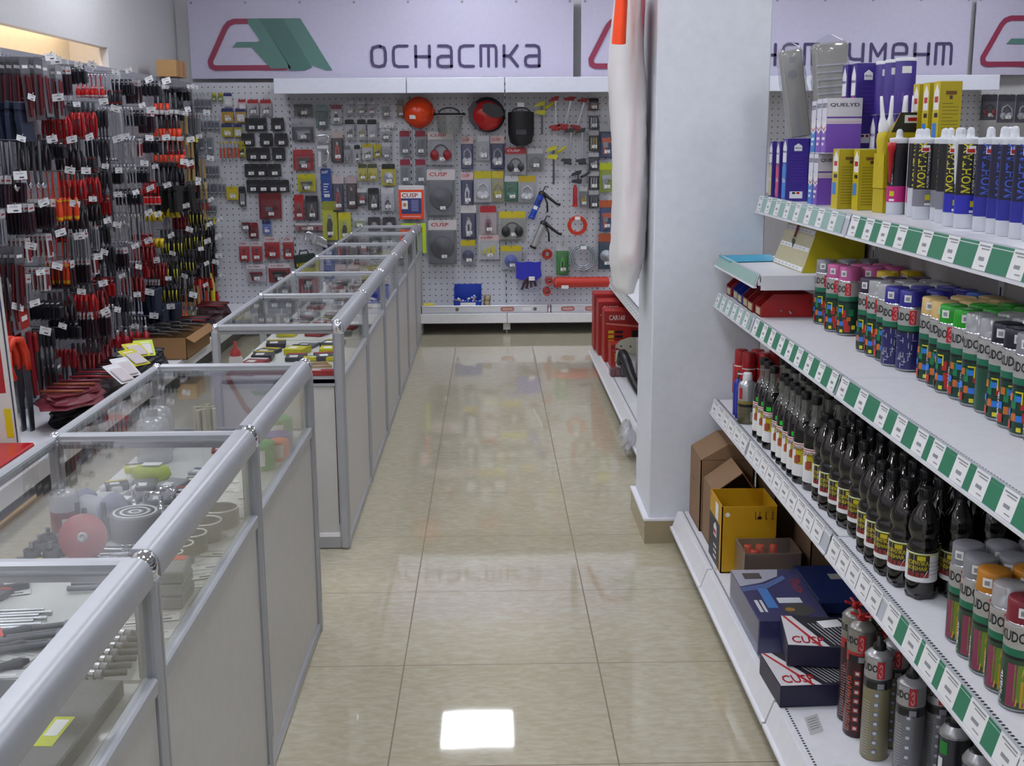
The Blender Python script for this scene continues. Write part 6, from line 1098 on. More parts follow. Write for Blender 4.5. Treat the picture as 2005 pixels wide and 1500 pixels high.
# chrome stapler, orange bag, lime frame, tool bag
def mk_staple(): 
    t = thing('staple_gun'); q = M(); m_ = mat('#d9dae0', .15, .7)
    q.tube([(-.05, -.02, -.02), (-.045, -.02, .0), (.03, -.02, .01), (.05, -.02, -.01), (.045, -.02, -.05), (-.04, -.02, -.06)], .012, m_, 8).build('lever', t); M().box(-.055, -.035, -.11, .05, -.008, -.075, m_, .006).box(-.045, -.035, -.13, -.015, -.008, -.245, m_, .005).build('body', t)
    M().tube([(.03, -.02, -.10), (.045, -.02, -.15), (.03, -.02, -.21), (-.02, -.02, -.235)], .011, m_, 8).build('grip', t); return t
place(mk_staple(), 632, 266, 'bright chrome staple gun hung unpacked on the back pegboard', 'staple gun')
t = mk_staple(); place(t, 600, 462, 'chrome staple gun lying askew above the green tool bag', 'staple gun', YH-.02, (0, -1.2, 0)); t.scale = (.8, .8, .8)
o = hang(577, 438, 632, 452, (CL, '#8a6a70', 'flat', '#6d3a44'), 'long thin card above the askew chrome staple gun')
t = thing('orange_bag', 'orange bordered coverall bag with blue panel on the back pegboard', 'bag', at(805, 363, YH-.02)); w_, h = .215, .28
M().box(-w_/2, -.03, -h, w_/2, 0, .0, mat('#cfcdd0', .45), .006).build('pouch', t); q = M().plate([(-w_/2+.002, -h+.002), (w_/2-.002, -h+.002), (w_/2-.002, -.035), (-w_/2+.002, -.035)], -.0312, -.0304, mat('#e2441c', .45)).quad(w_*.78, .13, mat('#34386e', .5), T3(-w_*.39, -.0316, -h+.045)).quad(w_*.8, .05, PAPER, T3(-w_*.4, -.0318, -.105)).text('CUSP', w_*.62, .034, mat('#a31c22', .5), T3(-w_*.36, -.0326, -.098)).quad(.05, .07, PAPER, T3(-.08, -.0322, -h+.085)).lathe([(.016, 0), (.016, .0005)], mat('#b9803a', .5), 14, T3(-.055, -.0328, -h+.12, PI/2, 0, 0))
for k in range(8): q.quad(.06, .0035, mat('#a9b4e0', .5), T3(.0, -.0322, -h+.07+.012*k))
q.text('КОМБИНЕЗОН', .15, .010, PAPER, T3(-.075, -.0322, -h+.018)).build('print', t)
t = thing('lime_bordered_pack', 'fluorescent lime framed pack beside the end of the counter', 'pack', at(810, 437, YH-.02)); w_, h = .205, .25
M().box(-w_/2, -.02, -h, w_/2, 0, 0, mat('#8f8f94', .5), .003).build('card', t); M().box(-w_/2, -.022, -h, -w_/2+.02, -.02, 0, mat('#b5d81c', .45)).box(w_/2-.03, -.022, -h, w_/2, -.02, 0, mat('#b5d81c', .45)).box(-w_/2+.02, -.022, -.03, w_/2-.03, -.02, 0, mat('#b5d81c', .45)).box(-w_/2+.02, -.0215, -.08, w_/2-.03, -.02, -.04, RED).build('print', t)
t = thing('tool_bag', 'dark green tool bag with yellow lettering above the glass counters', 'bag', at(596, 497, YH-.02), 0); t.rotation_euler = (0, -.12, 0)
M().box(-.09, -.05, -.12, .09, 0, 0, mat('#1c2c26', .6), .012).build('pouch', t); M().text('КАПРОН', .14, .03, YEL, T3(-.07, -.051, -.10)).build('lettering', t); M().tube([(-.04, -.03, -.002), (-.03, -.03, .03), (.03, -.03, .03), (.04, -.03, -.002)], .006, BLACK).build('handle', t)
t = thing('folded_leaflet', 'grey leaflet lying on top of the white header board', 'leaflet', at(955, 150, 9.8)); t.location.z = 2.0765; M().box(-.09, -.04, 0, .09, .06, .004, LGREY).box(-.05, -.035, .004, .08, .05, .008, GREY).build('sheet', t)
# ================================================================= the tool wall along the left side
rnd = random.Random(21)
def shell_pack(w, h, d, c, hc, inner=None, ic='#2a2a32', nm='hang_card'):
    """narrow hang pack seen mostly edge-on"""
    t = thing(nm); M().plate([(-w/2, -h), (w/2, -h), (w/2, -.004), (w/2-.005, .004), (-w/2+.005, .004), (-w/2, -.004)], 0, .0012, mat(c, .5)).build('card', t)
    M().plate([(-w/2, -h*.24), (w/2, -h*.24), (w/2, -.004), (w/2-.005, .004), (-w/2+.005, .004), (-w/2, -.004)], -.0007, -.0001, mat(hc, .5)).quad(w*.6, h*.05, PAPER if hc != CL else RED, T3(-w*.3, -.0012, -h*.16)).build('header', t)
    q = M()
    if inner == 'rod': q.cyl(d*.42, -h*.93, -h*.27, mat(ic, .35, .3), 8, T3(-w*.12, -d*.5, 0)).cyl(d*.3, -h*.8, -h*.3, mat(ic, .35, .3), 6, T3(w*.2, -d*.4, 0))
    else: q.box(-w*.38, -d, -h*.94, w*.38, -.001, -h*.28, mat(ic, .3), min(d*.4, .006))
    q.build('content', t); return t
def mk_pliers(c1, c2, L_=.2):
    t = thing('pliers'); a = mat(c1, .35); b = mat(c2, .4)
    M().plate([(-.014, -.055), (.014, -.055), (.018, -.035), (.010, 0), (.002, .004), (-.002, .004), (-.010, 0), (-.018, -.035)], -.007, .004, IRON).build('jaws', t)
    for s in (-1, 1):
        q = M(); q.tube([(s*.008, -.002, -.05), (s*.024, -.003, -.085), (s*.030, -.003, -L_*.65), (s*.018, -.003, -L_)], [.006, .009, .0095, .008], a, 7); q.tube([(s*.029, -.006, -.09), (s*.034, -.006, -L_*.65), (s*.023, -.006, -L_*.9)], .0055, b, 6); q.build('handle', t)
    return t
def mk_driver(hc, cc, sc, L_=.23):
    t = thing('screwdriver'); M().cyl(.0035, -L_*.55, 0, mat(sc, .3, .5 if sc == ST else 0), 6).build('shaft', t)
    q = M().lathe([(.005, -L_*.52), (.012, -L_*.56), (.010, -L_*.62), (.0145, -L_*.72), (.0150, -L_*.9), (.011, -L_), (0, -L_)], mat(hc, .35), 10); q.lathe([(.0125, -L_*.565), (.013, -L_*.575), (.0115, -L_*.60)], mat(cc, .35), 10).lathe([(.0155, -L_*.90), (.013, -L_*.965)], mat(cc, .35), 10); q.build('handle', t); return t
def mk_wrench(L_):
    t = thing('wrench'); q = M(); m_ = mat('#c6c7cf', .2, .7)
    q.plate([(-.006, -L_*.85), (.006, -L_*.85), (.007, -.02), (-.007, -.02)], -.003, .002, m_).lathe([(.007, 0), (.014, .0), (.014, .006), (.007, .006), (.007, 0)], m_, 12, T3(0, .003, -.012, PI/2, 0, 0), cap=False)
    q.plate([(-.018, -L_+.004), (-.007, -L_+.018), (.007, -L_+.018), (.018, -L_+.004), (.018, -L_*.88), (.008, -L_*.82), (-.008, -L_*.82), (-.018, -L_*.88)], -.0045, .0035, m_)
    for o_ in [q.build('body', t)]: pass
    return t
def mk_file(L_, c):
    t = thing('file'); M().box(-.010, -.003, -L_, .010, .002, -.10, mat('#3c3d44', .4, .5)).build('blade', t); M().lathe([(.006, -.11), (.013, -.09), (.012, -.03), (.014, -.01), (.006, 0)], mat(c, .4), 8).build('handle', t); return t
def mk_hammer(hc, gc, L_=.32):
    t = thing('hammer'); M().box(-.055, -.014, -.03, .045, .014, .0, mat(hc, .35, .2), .004).plate([(.045, -.028), (.085, -.010), (.085, -.004), (.045, -.002)], -.010, .010, mat(hc, .35, .2)).build('head', t)
    M().tube([(0, 0, -.03), (0, 0, -L_*.5), (.004, 0, -L_)], [.010, .011, .014], mat('#1b1b20', .4), 8).build('shaft', t); M().tube([(.002, 0, -L_*.58), (.004, 0, -L_*1.0)], .0165, mat(gc, .4), 8).build('grip', t); return t
def mk_brush(c):
    t = thing('brush'); M().plate([(-.008, 0), (.008, 0), (.014, -.10), (.020, -.16), (-.020, -.16), (-.014, -.10)], -.008, .004, mat('#b5955c', .5)).build('handle', t); M().box(-.023, -.010, -.185, .023, .006, -.155, STEEL).build('ferrule', t); M().box(-.022, -.009, -.24, .022, .005, -.185, mat(c, .8)).build('bristles', t); return t
def mk_tape():
    t = thing('tape_measure'); M().lathe([(.02, -.014), (.034, -.012), (.036, 0), (.034, .012), (.02, .014)], mat('#c9b01c', .35), 14, T3(0, -.0, -.045, PI/2, 0, 0)).build('case', t); M().lathe([(.018, .0145), (.018, .016)], BLACK, 12, T3(0, 0, -.045, PI/2, 0, 0)).build('hub', t); return t
def mk_pouch(c):
    t = thing('tool_pouch'); q = M(); q.plate([(-.06, -.20), (.06, -.20), (.075, -.08), (.07, -.02), (-.07, -.02), (-.075, -.08)], -.022, .0, mat(c, .65)).build('pocket', t); M().box(-.085, -.026, -.05, .085, -.002, -.01, mat(c, .6), .004).build('belt', t); return t
def mk_tube(c, gc, L_=.62):
    t = thing('tube_tool'); M().tube([(0, 0, 0), (0, 0, -L_*.5)], .013, mat('#1c1d22', .35), 8).build('shaft', t); M().tube([(0, 0, -L_*.48), (0, 0, -L_)], [.018, .020], mat(gc, .4), 10).build('grip', t); M().cyl(.017, -.05, .0, mat(c, .4), 10).build('head', t); return t
def mk_bottle2():
    t = thing('chalk_bottle'); M().lathe([(.010, -.13), (.022, -.125), (.024, -.09), (.018, -.06), (.008, -.045)], mat('#9a1a24', .25), 12).build('body', t); M().lathe([(.0085, -.046), (.010, -.04), (.010, -.02), (.006, -.012), (0, -.012)], SILV, 10).build('cap', t); return t
def mk_saw():
    t = thing('hand_saw'); o = mat('#d8381c', .38); M().tube([(-.10, 0, -.02), (-.06, 0, .03), (0, 0, .02), (.03, 0, -.05), (.035, 0, -.13)], [.015, .018, .019, .020, .021], o, 8).tube([(-.10, 0, -.02), (-.10, 0, -.10), (-.07, 0, -.16)], [.014, .013, .012], o, 8).build('handle', t)
    M().plate([(.0, -.11), (.055, -.11), (.048, -.45), (.018, -.46)], -.004, .003, mat('#5f656e', .3, .7)).build('blade', t); return t
def mk_bow():
    t = thing('pipe_cutter'); M().tube([(0, 0, 0), (.0, 0, -.07)], .021, DGREY, 10).tube([(0, 0, -.065), (0, 0, -.19)], .023, mat('#a8141c', .35), 10).build('grip', t); M().tube([(0, 0, -.19), (.05, 0, -.42)], .009, STEEL, 8).build('tube', t); return t
def mk_crow():
    t = thing('pry_bar'); M().tube([(-.0, 0, 0), (.0, 0, -.17), (.006, 0, -.21), (.03, 0, -.235), (.055, 0, -.225)], .0075, mat('#3b3c42', .4), 7).build('bar', t); M().tube([(.006, -.001, -.212), (.03, -.001, -.2365), (.056, -.001, -.226)], .0082, CHROME, 7).build('claw', t); return t
K = {  # kind: builder, spacing along the hook, category, description
 'pr': (lambda: mk_pliers('#b3171d', '#1a1a1f'), .030, 'pliers', 'red and black handled pliers'), 'pk': (lambda: mk_pliers('#1c1c22', '#3a1c20', .18), .030, 'pliers', 'black handled pliers'), 'py': (lambda: mk_pliers('#1c1c22', '#c2b81c'), .030, 'pliers', 'yellow and black handled pliers'),
 'pd': (lambda: mk_pliers('#6d141c', '#8a1a20', .22), .030, 'pliers', 'dark red handled pliers'), 'io': (lambda: mk_driver('#cc3a14', '#d8a01c', '#b5301c', .26), .030, 'screwdriver', 'orange insulated screwdriver with yellow collar'), 'dr': (lambda: mk_driver('#b01a1e', '#1a1a1f', ST), .028, 'screwdriver', 'red handled screwdriver'),
 'dk': (lambda: mk_driver('#1f1f26', '#7a1a20', ST, .2), .028, 'screwdriver', 'black handled screwdriver'), 'rs': (lambda: mk_driver('#d01c20', '#c9c9cc', '#b01a1e', .13), .026, 'tool', 'short bright red hand tool'),
 'wr': (lambda: mk_wrench(.22), .022, 'wrench', 'chrome combination wrench'), 'ws': (lambda: mk_wrench(.15), .020, 'wrench', 'short chrome wrench'), 'fl': (lambda: mk_file(.36, '#23232a'), .024, 'file', 'long black handled file'), 'fr': (lambda: mk_file(.34, '#8f1a20'), .024, 'file', 'long red handled file'),
 'bd': (lambda: shell_pack(.07, .15, .014, '#2c2430', CL, 'rod', '#43242c', nm='blister_pack'), .022, 'pack', 'dark blister pack with pale header'), 'bg': (lambda: shell_pack(.06, .17, .014, '#8f9098', CL, 'rod', '#85868e', nm='bit_pack'), .022, 'pack', 'clear grey blister pack'), 'br': (lambda: shell_pack(.07, .12, .02, '#8f1a20', '#a81c20', None, '#9a1c20', nm='red_pack'), .026, 'pack', 'red carded pack'),
 'bk': (lambda: shell_pack(.06, .10, .022, '#23232c', '#1c1c24', None, '#1a1a22', nm='boxed_pack'), .028, 'pack', 'small black boxed pack'), 'bw': (lambda: shell_pack(.07, .12, .012, '#c6c4ca', CL, 'rod', '#8a2a30', nm='tool_card'), .022, 'pack', 'white carded pack with red tool'), 'lp': (lambda: shell_pack(.10, .30, .02, '#4a3c44', '#5a5a62', 'rod', '#5c1c22', nm='blade_pack'), .034, 'package', 'long dark bagged blade pack'),
 'lg': (lambda: shell_pack(.09, .28, .014, '#6d6e76', '#8a8b93', 'rod', '#7a3038', nm='blade_pack'), .030, 'package', 'long grey bagged blade pack'), 'ls': (lambda: shell_pack(.13, .50, .03, '#8a8b92', '#a8261c', 'rod', '#8a1c28', nm='saw_pack'), .06, 'package', 'very long clear pack with red header'),
 'ho': (lambda: mk_hammer('#c9c9cc', '#d03a14', .22), .036, 'hammer', 'small black hammer with orange grip'), 'hk': (lambda: mk_hammer('#2c2c32', '#2a2a30', .24), .036, 'hammer', 'all black hammer'), 'ht': (lambda: mk_hammer('#b9a41c', '#1c1c22', .24), .036, 'hammer', 'hammer with a yellow head line'),
 'bn': (lambda: mk_brush('#8f1c24'), .030, 'brush', 'wooden handled brush with red bristles'), 'bq': (lambda: mk_brush('#c9b98f'), .030, 'brush', 'wooden handled brush with pale bristles'), 'ty': (mk_tape, .034, 'tape measure', 'round yellow tape measure'), 'po': (lambda: mk_pouch('#1b1b1e'), .05, 'pouch', 'black tool pouch with belt'), 'gv': (lambda: mk_pouch('#16203a'), .045, 'gloves', 'dark navy glove pack'),
 'to': (lambda: mk_tube('#2a2a30', '#c8381c'), .046, 'tool', 'long black tool with orange tube grip'), 'ti': (lambda: mk_tube('#cfc41c', '#1c1c22', .5), .046, 'tool', 'long black tool with yellow head'), 'tg': (lambda: mk_tube('#22222a', '#cfc41c', .62), .046, 'tool', 'long black tool with yellow grip'),
 'rb': (mk_bottle2, .050, 'bottle', 'red chalk bottle with silver cap'), 'cb': (mk_crow, .036, 'pry bar', 'dark pry bar with bright hooked claw'), 'bb': (mk_bow, .046, 'tool', 'steel tube tool with thick red grip')}
# rows from the top of the wall down; in each row (photo x of the hook, kind, how many hang on it), from the corner outwards
ROWS = [('top', 2.005, [(372, 'bk', 3), (348, 'hk', 4), (325, 'ho', 3), (298, 'bk', 5), (270, 'bd', 5), (245, 'bk', 5), (222, 'dk', 5), (200, 'ws', 6), (178, 'rs', 6), (150, 'bk', 5), (122, 'bd', 6), (98, 'lg', 5), (70, 'lg', 5), (38, 'lp', 6), (8, 'lp', 6)]),
 ('second', 1.81, [(388, 'bg', 5), (368, 'bq', 3), (345, 'bw', 5), (322, 'ho', 6), (295, 'bd', 5), (268, 'bk', 5), (242, 'wr', 7), (218, 'wr', 6), (193, 'fl', 6), (168, 'pr', 5), (140, 'pr', 5), (112, 'pr', 5), (78, 'bk', 5), (45, 'br', 3), (15, 'gv', 4)]),
 ('third', 1.62, [(392, 'ti', 2), (372, 'bn', 4), (350, 'rs', 5), (325, 'ho', 6), (298, 'bk', 5), (272, 'bw', 5), (245, 'wr', 7), (220, 'ws', 6), (195, 'fl', 6), (168, 'dk', 5), (138, 'pk', 5), (105, 'bk', 5), (72, 'pk', 5), (35, 'cb', 6), (5, 'cb', 4)]),
 ('fourth', 1.45, [(395, 'bq', 4), (375, 'bn', 4), (352, 'pk', 4), (326, 'hk', 5), (300, 'dr', 4), (275, 'bk', 5), (248, 'wr', 7), (222, 'bk', 5), (198, 'fl', 6), (172, 'pr', 5), (142, 'pr', 5), (108, 'io', 7), (75, 'io', 7), (40, 'bd', 5), (10, 'bd', 5)]),
 ('fifth', 1.29, [(398, 'bn', 4), (378, 'bq', 3), (352, 'po', 4), (326, 'po', 4), (302, 'rs', 5), (278, 'fr', 4), (252, 'bk', 6), (228, 'wr', 7), (202, 'br', 5), (175, 'pk', 5), (145, 'pk', 5), (112, 'dk', 5), (75, 'bd', 8), (38, 'bd', 7), (8, 'bg', 4)]),
 ('sixth', 1.12, [(402, 'bq', 3), (382, 'py', 5), (358, 'pd', 4), (332, 'ty', 5), (306, 'ty', 4), (280, 'dr', 5), (255, 'wr', 7), (230, 'ws', 7), (204, 'fl', 5), (178, 'bg', 6), (148, 'bg', 7), (115, 'io', 5), (82, 'bw', 6), (48, 'bw', 5), (12, 'lp', 5)]),
 ('seventh', .96, [(424, 'ti', 3), (405, 'pk', 5), (384, 'py', 5), (360, 'py', 5), (336, 'py', 6), (310, 'ty', 4), (284, 'pd', 5), (258, 'ws', 7), (234, 'bd', 6), (208, 'fl', 6), (182, 'bw', 5), (152, 'bd', 7), (120, 'bd', 7), (86, 'bw', 5), (50, 'bg', 5), (14, 'lg', 4)]),
 ('eighth', .80, [(438, 'tg', 2), (416, 'to', 2), (398, 'to', 3), (380, 'pk', 5), (358, 'py', 6), (334, 'py', 5), (310, 'pd', 5), (286, 'br', 4), (262, 'pd', 5), (236, 'wr', 7), (210, 'br', 5), (184, 'pd', 5), (154, 'pr', 6), (122, 'pk', 5), (88, 'bk', 6), (50, 'ls', 2), (18, 'bb', 2)]),
 ('ninth', .64, [(440, 'pd', 3), (420, 'dr', 4), (400, 'dr', 5), (380, 'bk', 5), (358, 'hk', 5), (334, 'py', 5), (310, 'bd', 5), (286, 'gv', 4), (262, 'ws', 7), (236, 'fl', 6), (210, 'wr', 6), (184, 'bd', 8), (156, 'bd', 8), (126, 'bk', 6), (94, 'fl', 5), (60, 'fr', 5)]),
 ('tenth', .47, [(442, 'dr', 4), (420, 'pd', 4), (398, 'dr', 5), (376, 'bq', 5), (352, 'io', 5), (326, 'gv', 4), (300, 'gv', 4), (274, 'wr', 6), (246, 'rb', 5), (222, 'rb', 4), (196, 'pd', 5), (168, 'pd', 6), (138, 'fr', 5), (104, 'lp', 4)])]
WALLT = [o for o in S.collection.objects if o.name.startswith('tool_display_wall')][0]
def onX(px, py, X):
    d = F+R2*((px-1002.5)/FPX)-U2*((py-750)/FPX); k = X/d.x; return Vector((0, 0, HC))+d*k
HK = [None]; nh = 0
TAGM = M().quad(.052, .036, mat('#d2d2d6', .6), T3(-.026, 0, -.036)).quad(.03, .003, GREY, T3(-.018, -.0005, -.012)).quad(.018, .006, INK, T3(-.004, -.0005, -.03))
for name_, z, cells in ROWS:
    for ci, (px, kind, n) in enumerate(cells):
        # find the depth of the hook on the wall: first guess of the row height, then refine
        y = onX(px, 272+(HC-z)*300, -2.34).y
        py = 272+(HC-z)*FPX/y; y = onX(px, py, -2.34).y
        if y > 9.98: y = 9.98
        if ci == 0: ly = 99
        if ly-y < .075: continue
        ly = y
        mk, sp, cat, desc = K[kind]; sp = min(sp, .215/max(1, n-1)) if kind not in ('to', 'tg', 'ti', 'bb', 'ls', 'rb', 'po', 'gv') else sp
        x0 = WX+.05; zz = z-.012*((ci*7) % 3)+rnd.uniform(-.012, .012); L_ = .05+sp*(n-1)+.05
        ORD = 'first second third fourth fifth sixth seventh eighth ninth tenth eleventh twelfth thirteenth fourteenth fifteenth sixteenth seventeenth'.split()
        lab = '%s, %s row of tool wall, %s hook from corner' % (desc, name_, ORD[ci])
        for k in range(n):
            o = use('wall_'+kind, mk, (x0+sp*k, y+rnd.uniform(-.004, .004), zz-.003), (rnd.uniform(-.05, .05), rnd.uniform(-.07, .07), PI/2+rnd.uniform(-.12, .04)), lab, cat, 'hook %d of the %s row' % (ci+1, name_))
        if nh < 98 and (ci*5+int(z*100)) % 3:
            if HK[0] is None:
                HK[0] = M().tube([(0, 0, .004), (.24, 0, 0), (.275, 0, .010), (.29, 0, .028)], .0024, mat('#8f9198', .3, .7), 5).box(-.006, -.014, -.01, .002, .014, .018, LGREY).build('peg_hook', WALLT); h = HK[0]
                PC = TAGM.build('price_card', h); pc = PC
            else: h = HK[0].copy(); S.collection.objects.link(h); pc = PC.copy(); S.collection.objects.link(pc); pc.parent = h
            h.location = (WX+.004, y, zz+.002); h.scale = (max(.6, L_/.27), 1, 1)
            pc.location = (.28, -.001, .02); pc.rotation_euler = (rnd.uniform(-.2, .3), rnd.uniform(-.35, .35), rnd.uniform(.1, 1.0)); sc_ = rnd.uniform(.75, 1.15); pc.scale = (sc_/h.scale.x, sc_, sc_); pc.hide_render = False
            nh += 1
# big orange handled saws, lower left, and the long upright level box
for k in range(5): use('saw', mk_saw, (WX+.07+.040*k, 5.55, .665-.004*k), (0, 0, PI/2-.2), 'orange handled saw with steel blade, hung low beside the long upright box', 'saw', 'orange handled saws')
t = thing('level_box', 'tall white and blue box with red lettering leaning at the photo edge', 'box', (-2.14, 5.065, .219)); t.rotation_euler = (-.0, -.03, .10)
M().box(-.05, -.03, 0, .05, .03, .98, mat('#d6d6d0', .45), .002).build('carton', t); M().box(.0505, -.03, .02, .0512, -.012, .96, NAVY).box(-.01, -.0312, .30, .03, -.0305, .9, mat('#a81e2c', .5)).text('CUSP', .46, .04, PAPER, T3(.012, -.0316, .34, 0, -PI/2, 0)).quad(.03, .13, YEL, T3(.012, -.0316, .1)).build('print', t)
# ---------------- goods lying on the base shelf of the tool wall
BZ = .2165
t = thing('cardboard_box', 'open cardboard box full of flat tools behind the glass counters', 'box', (-2.12, 7.75, BZ), .0); c = mat('#96714a', .7); w_, d, h = .34, .62, .14
M().box(-w_/2, -d/2, 0, w_/2, d/2, .004, c).box(-w_/2, -d/2, 0, -w_/2+.004, d/2, h, c).box(w_/2-.004, -d/2, 0, w_/2, d/2, h, c).box(-w_/2, -d/2, 0, w_/2, -d/2+.004, h, c).box(-w_/2, d/2-.004, 0, w_/2, d/2, h, c).build('body', t)
M().add([(w_/2, -d/2, h), (w_/2, d/2, h), (w_/2+.05, d/2, h-.03), (w_/2+.05, -d/2, h-.03), (w_/2, -d/2, h-.003), (w_/2, d/2, h-.003), (w_/2+.05, d/2, h-.033), (w_/2+.05, -d/2, h-.033)], [(0, 1, 2, 3), (4, 7, 6, 5), (0, 4, 5, 1), (3, 2, 6, 7), (0, 3, 7, 4), (1, 5, 6, 2)], c).build('flap', t)
def mk_trowel(): 
    t = thing('float_tool'); M().box(-.045, -.13, 0, .045, .13, .006, mat('#8f9094', .3, .6)).build('blade', t); M().tube([(0, -.06, .008), (0, -.05, .03), (0, .05, .03), (0, .06, .008)], .011, BLACK, 8).build('handle', t); M().quad(.04, .05, PAPER, T3(-.02, .13, .007, -PI/2, 0, 0)).build('price_sticker', t); return t
for k in range(6): use('trow', mk_trowel, (-2.20+.05*(k % 3), 7.54+.085*k, BZ+.145), (0, .35, 1.35), 'flat steel float with black handle, in the open cardboard box', 'tool', 'steel floats in the cardboard box')
def lump(key, w, d, h, c, c2, seed):
    def f():
        t = thing('package'); rr = random.Random(seed); vs = []; fs = []; n, m2 = 16, 7
        for j in range(m2):
            v = j/(m2-1); 
            for i in range(n):
                a = 2*PI*i/n; r_ = (1-.9*(v > .95)-.25*v)*(1+.12*rr.uniform(-1, 1)); vs.append((w/2*r_*math.cos(a), d/2*r_*math.sin(a), h*v*(1+.1*rr.uniform(-1, 1))))
        for j in range(m2-1):
            for i in range(n): fs.append((j*n+i, j*n+(i+1) % n, (j+1)*n+(i+1) % n, (j+1)*n+i))
        fs.append(tuple(range((m2-1)*n, m2*n))); M().add(vs, fs, mat(c, .45)).build('wrapper', t)
        q = M(); [q.tube([(-w*.35, d*(.25-.17*k), h*1.02), (0, d*(.22-.17*k), h*1.06), (w*.35, d*(.27-.17*k), h*1.0)], .008, mat(c2 if k % 2 else c, .4), 6) for k in range(4)]; q.build('strap', t); return t
    return f
for loc, w, d, h, c, c2, lab in (((-2.08, 5.78, BZ), .28, .34, .10, '#16161a', '#2c2c34', 'black padded bundle under the maroon bag pile'), ((-2.08, 5.72, BZ+.12), .29, .50, .07, '#6d2430', '#8a4a2c', 'maroon film-wrapped bag with coloured straps, on the black bundle'), ((-2.14, 6.75, BZ), .34, .40, .12, '#1a1a1f', '#4a1c22', 'dark bundle beneath the yellow cards'), ((-2.14, 7.2, BZ), .26, .30, .10, '#23232a', '#5a5c64', 'black gloves bundle next to the cardboard box'), ((-2.14, 8.4, BZ), .3, .36, .12, '#1c1c22', '#7a1a20', 'dark bundle on the base shelf behind the cardboard box'), ((-2.14, 9.0, BZ), .3, .4, .14, '#3a2228', '#7a1a20', 'dark red bundle near the corner of the base shelf'), ((-2.14, 6.28, BZ), .32, .36, .14, '#33262c', '#8a1c28', 'dark red tool bundle beside the white cards')):
    t = lump('', w, d, h, c, c2, int(loc[1]*100))(); t.location = loc; tag(t, lab, 'bundle')
for k, (x, y, z, rz, rx, c, lab) in enumerate(((-2.02, 6.42, .40, .5, -.5, '#c9c01c', 'yellow and white card pack, tilted, first of the pile'), (-2.04, 6.58, .41, .2, -.6, '#cfc61c', 'yellow and white card pack in the middle of the pile'), (-2.02, 6.74, .40, -.1, -.5, '#b9d01c', 'lime card pack at the end of the pile'), (-2.02, 6.14, .37, .6, -.4, '#d6d6da', 'white card pack with red print, first by the maroon bag'), (-2.02, 6.28, .38, .4, -.4, '#d6d6da', 'white card pack with red print, beside the yellow ones'))):
    t = shell_pack(.11, .15, .01, c, c, None, '#c9c0c4'); t.location = (x, y, z+.06); t.rotation_euler = (rx-.6, 0, rz+.5); tag(t, lab, 'pack')
for k, (x, y) in enumerate(((-2.13, 4.775), (-2.13, 4.27))):
    t = thing('tool_box', 'red metal tool box under the saws, %s one' % ('farther' if k == 0 else 'near'), 'tool box', (x, y, BZ)); M().box(-.12, -.24, 0, .12, .24, .055, mat('#a8141c', .3), .004).box(-.125, -.245, .058, .125, .245, .085, mat('#b3161e', .3), .006).build('case', t); M().box(.121, -.04, .03, .128, .04, .07, DGREY).build('latch', t)
# wooden mallet box on the very top of the corner
t = thing('wooden_block', 'pale beech wood box on top of the tool wall near the corner', 'box', (-2.42, 9.2, 2.0605)); q = M()
for k in range(5): q.box(-.045, -.15+.06*k, 0, .10, -.092+.06*k, .12, mat(('#b98f5c', '#b07f50', '#bd955f', '#a97850', '#b88a58')[k], .5))
q.build('boards', t)
# ================================================================= goods in the glass counters
DK = .6885
def flat(x, y, rz, w, d, h, c, lab, cat='pack', strip=None, name='flat_pack', z=DK):
    t = thing(name, lab, cat, (x, y, z), rz); M().box(-w/2, -d/2, 0, w/2, d/2, h, mat(c, .45), min(.003, h*.3)).build('body', t)
    q = M().box(-w*.3, -d*.42, h, w*.1, -d*.05, h+.0008, PAPER)
    if strip: q.box(-w*.45, d*.2, h, w*.45, d*.45, h+.0008, mat(strip, .45))
    q.build('label', t); return t
rnd = random.Random(8)
cols = [('#3a3a42', '#a81e24', 'dark'), ('#8f1c22', CL, 'red'), ('#b9b9c0', '#2a3a6e', 'pale'), ('#2c2c34', '#c9b01c', 'black'), ('#5c5e66', CL, 'grey'), ('#c9c01c', BK, 'yellow'), ('#7a5a3a', CL, 'brown')]
for i in range(6):
    y0 = far[i]; ny = 5
    for a in range(3):
        for b in range(ny):
            if i == 0 and b < 2 and a > 0: continue
            c = cols[rnd.randrange(len(cols))]; flat(CX0+.095+.13*a+rnd.uniform(-.01, .01), y0+.12+.15*b+rnd.uniform(-.01, .01), rnd.uniform(-.3, .3), .085, .11, rnd.uniform(.012, .03), c[0], '%s flat pack, %s far glass case, %s, %s row from its near post' % (c[2], nthf[i], ('wall side', 'middle', 'aisle side')[a], ('first', 'second', 'third', 'fourth', 'fifth')[b]), 'pack', c[1])
flat(-.685, 4.53, 0, .17, .05, .022, '#a81c24', 'red carded blade box at the glass end of the far row', 'box', CL)
t = thing('wooden_tray', 'small pale wooden tray in the first far glass case', 'tray', (-.745, 4.62, DK+.0), .3); wd = mat('#c2a57a', .5); M().box(-.10, -.045, .0, .10, .045, .006, wd).box(-.10, -.045, .006, .10, -.038, .024, wd).box(-.10, .038, .006, .10, .045, .024, wd).box(-.10, -.038, .006, -.093, .038, .024, wd).box(.093, -.038, .006, .10, .038, .024, wd).build('tray', t)
M().box(-.08, -.03, .0065, .0, .03, .014, PAPER).box(.01, -.03, .0065, .08, .03, .014, GREY).build('contents', t)
flat(-.70, 4.83, .0, .17, .03, .02, '#c2b81c', 'small yellow spirit level lying in the first far glass case', 'level', BK)
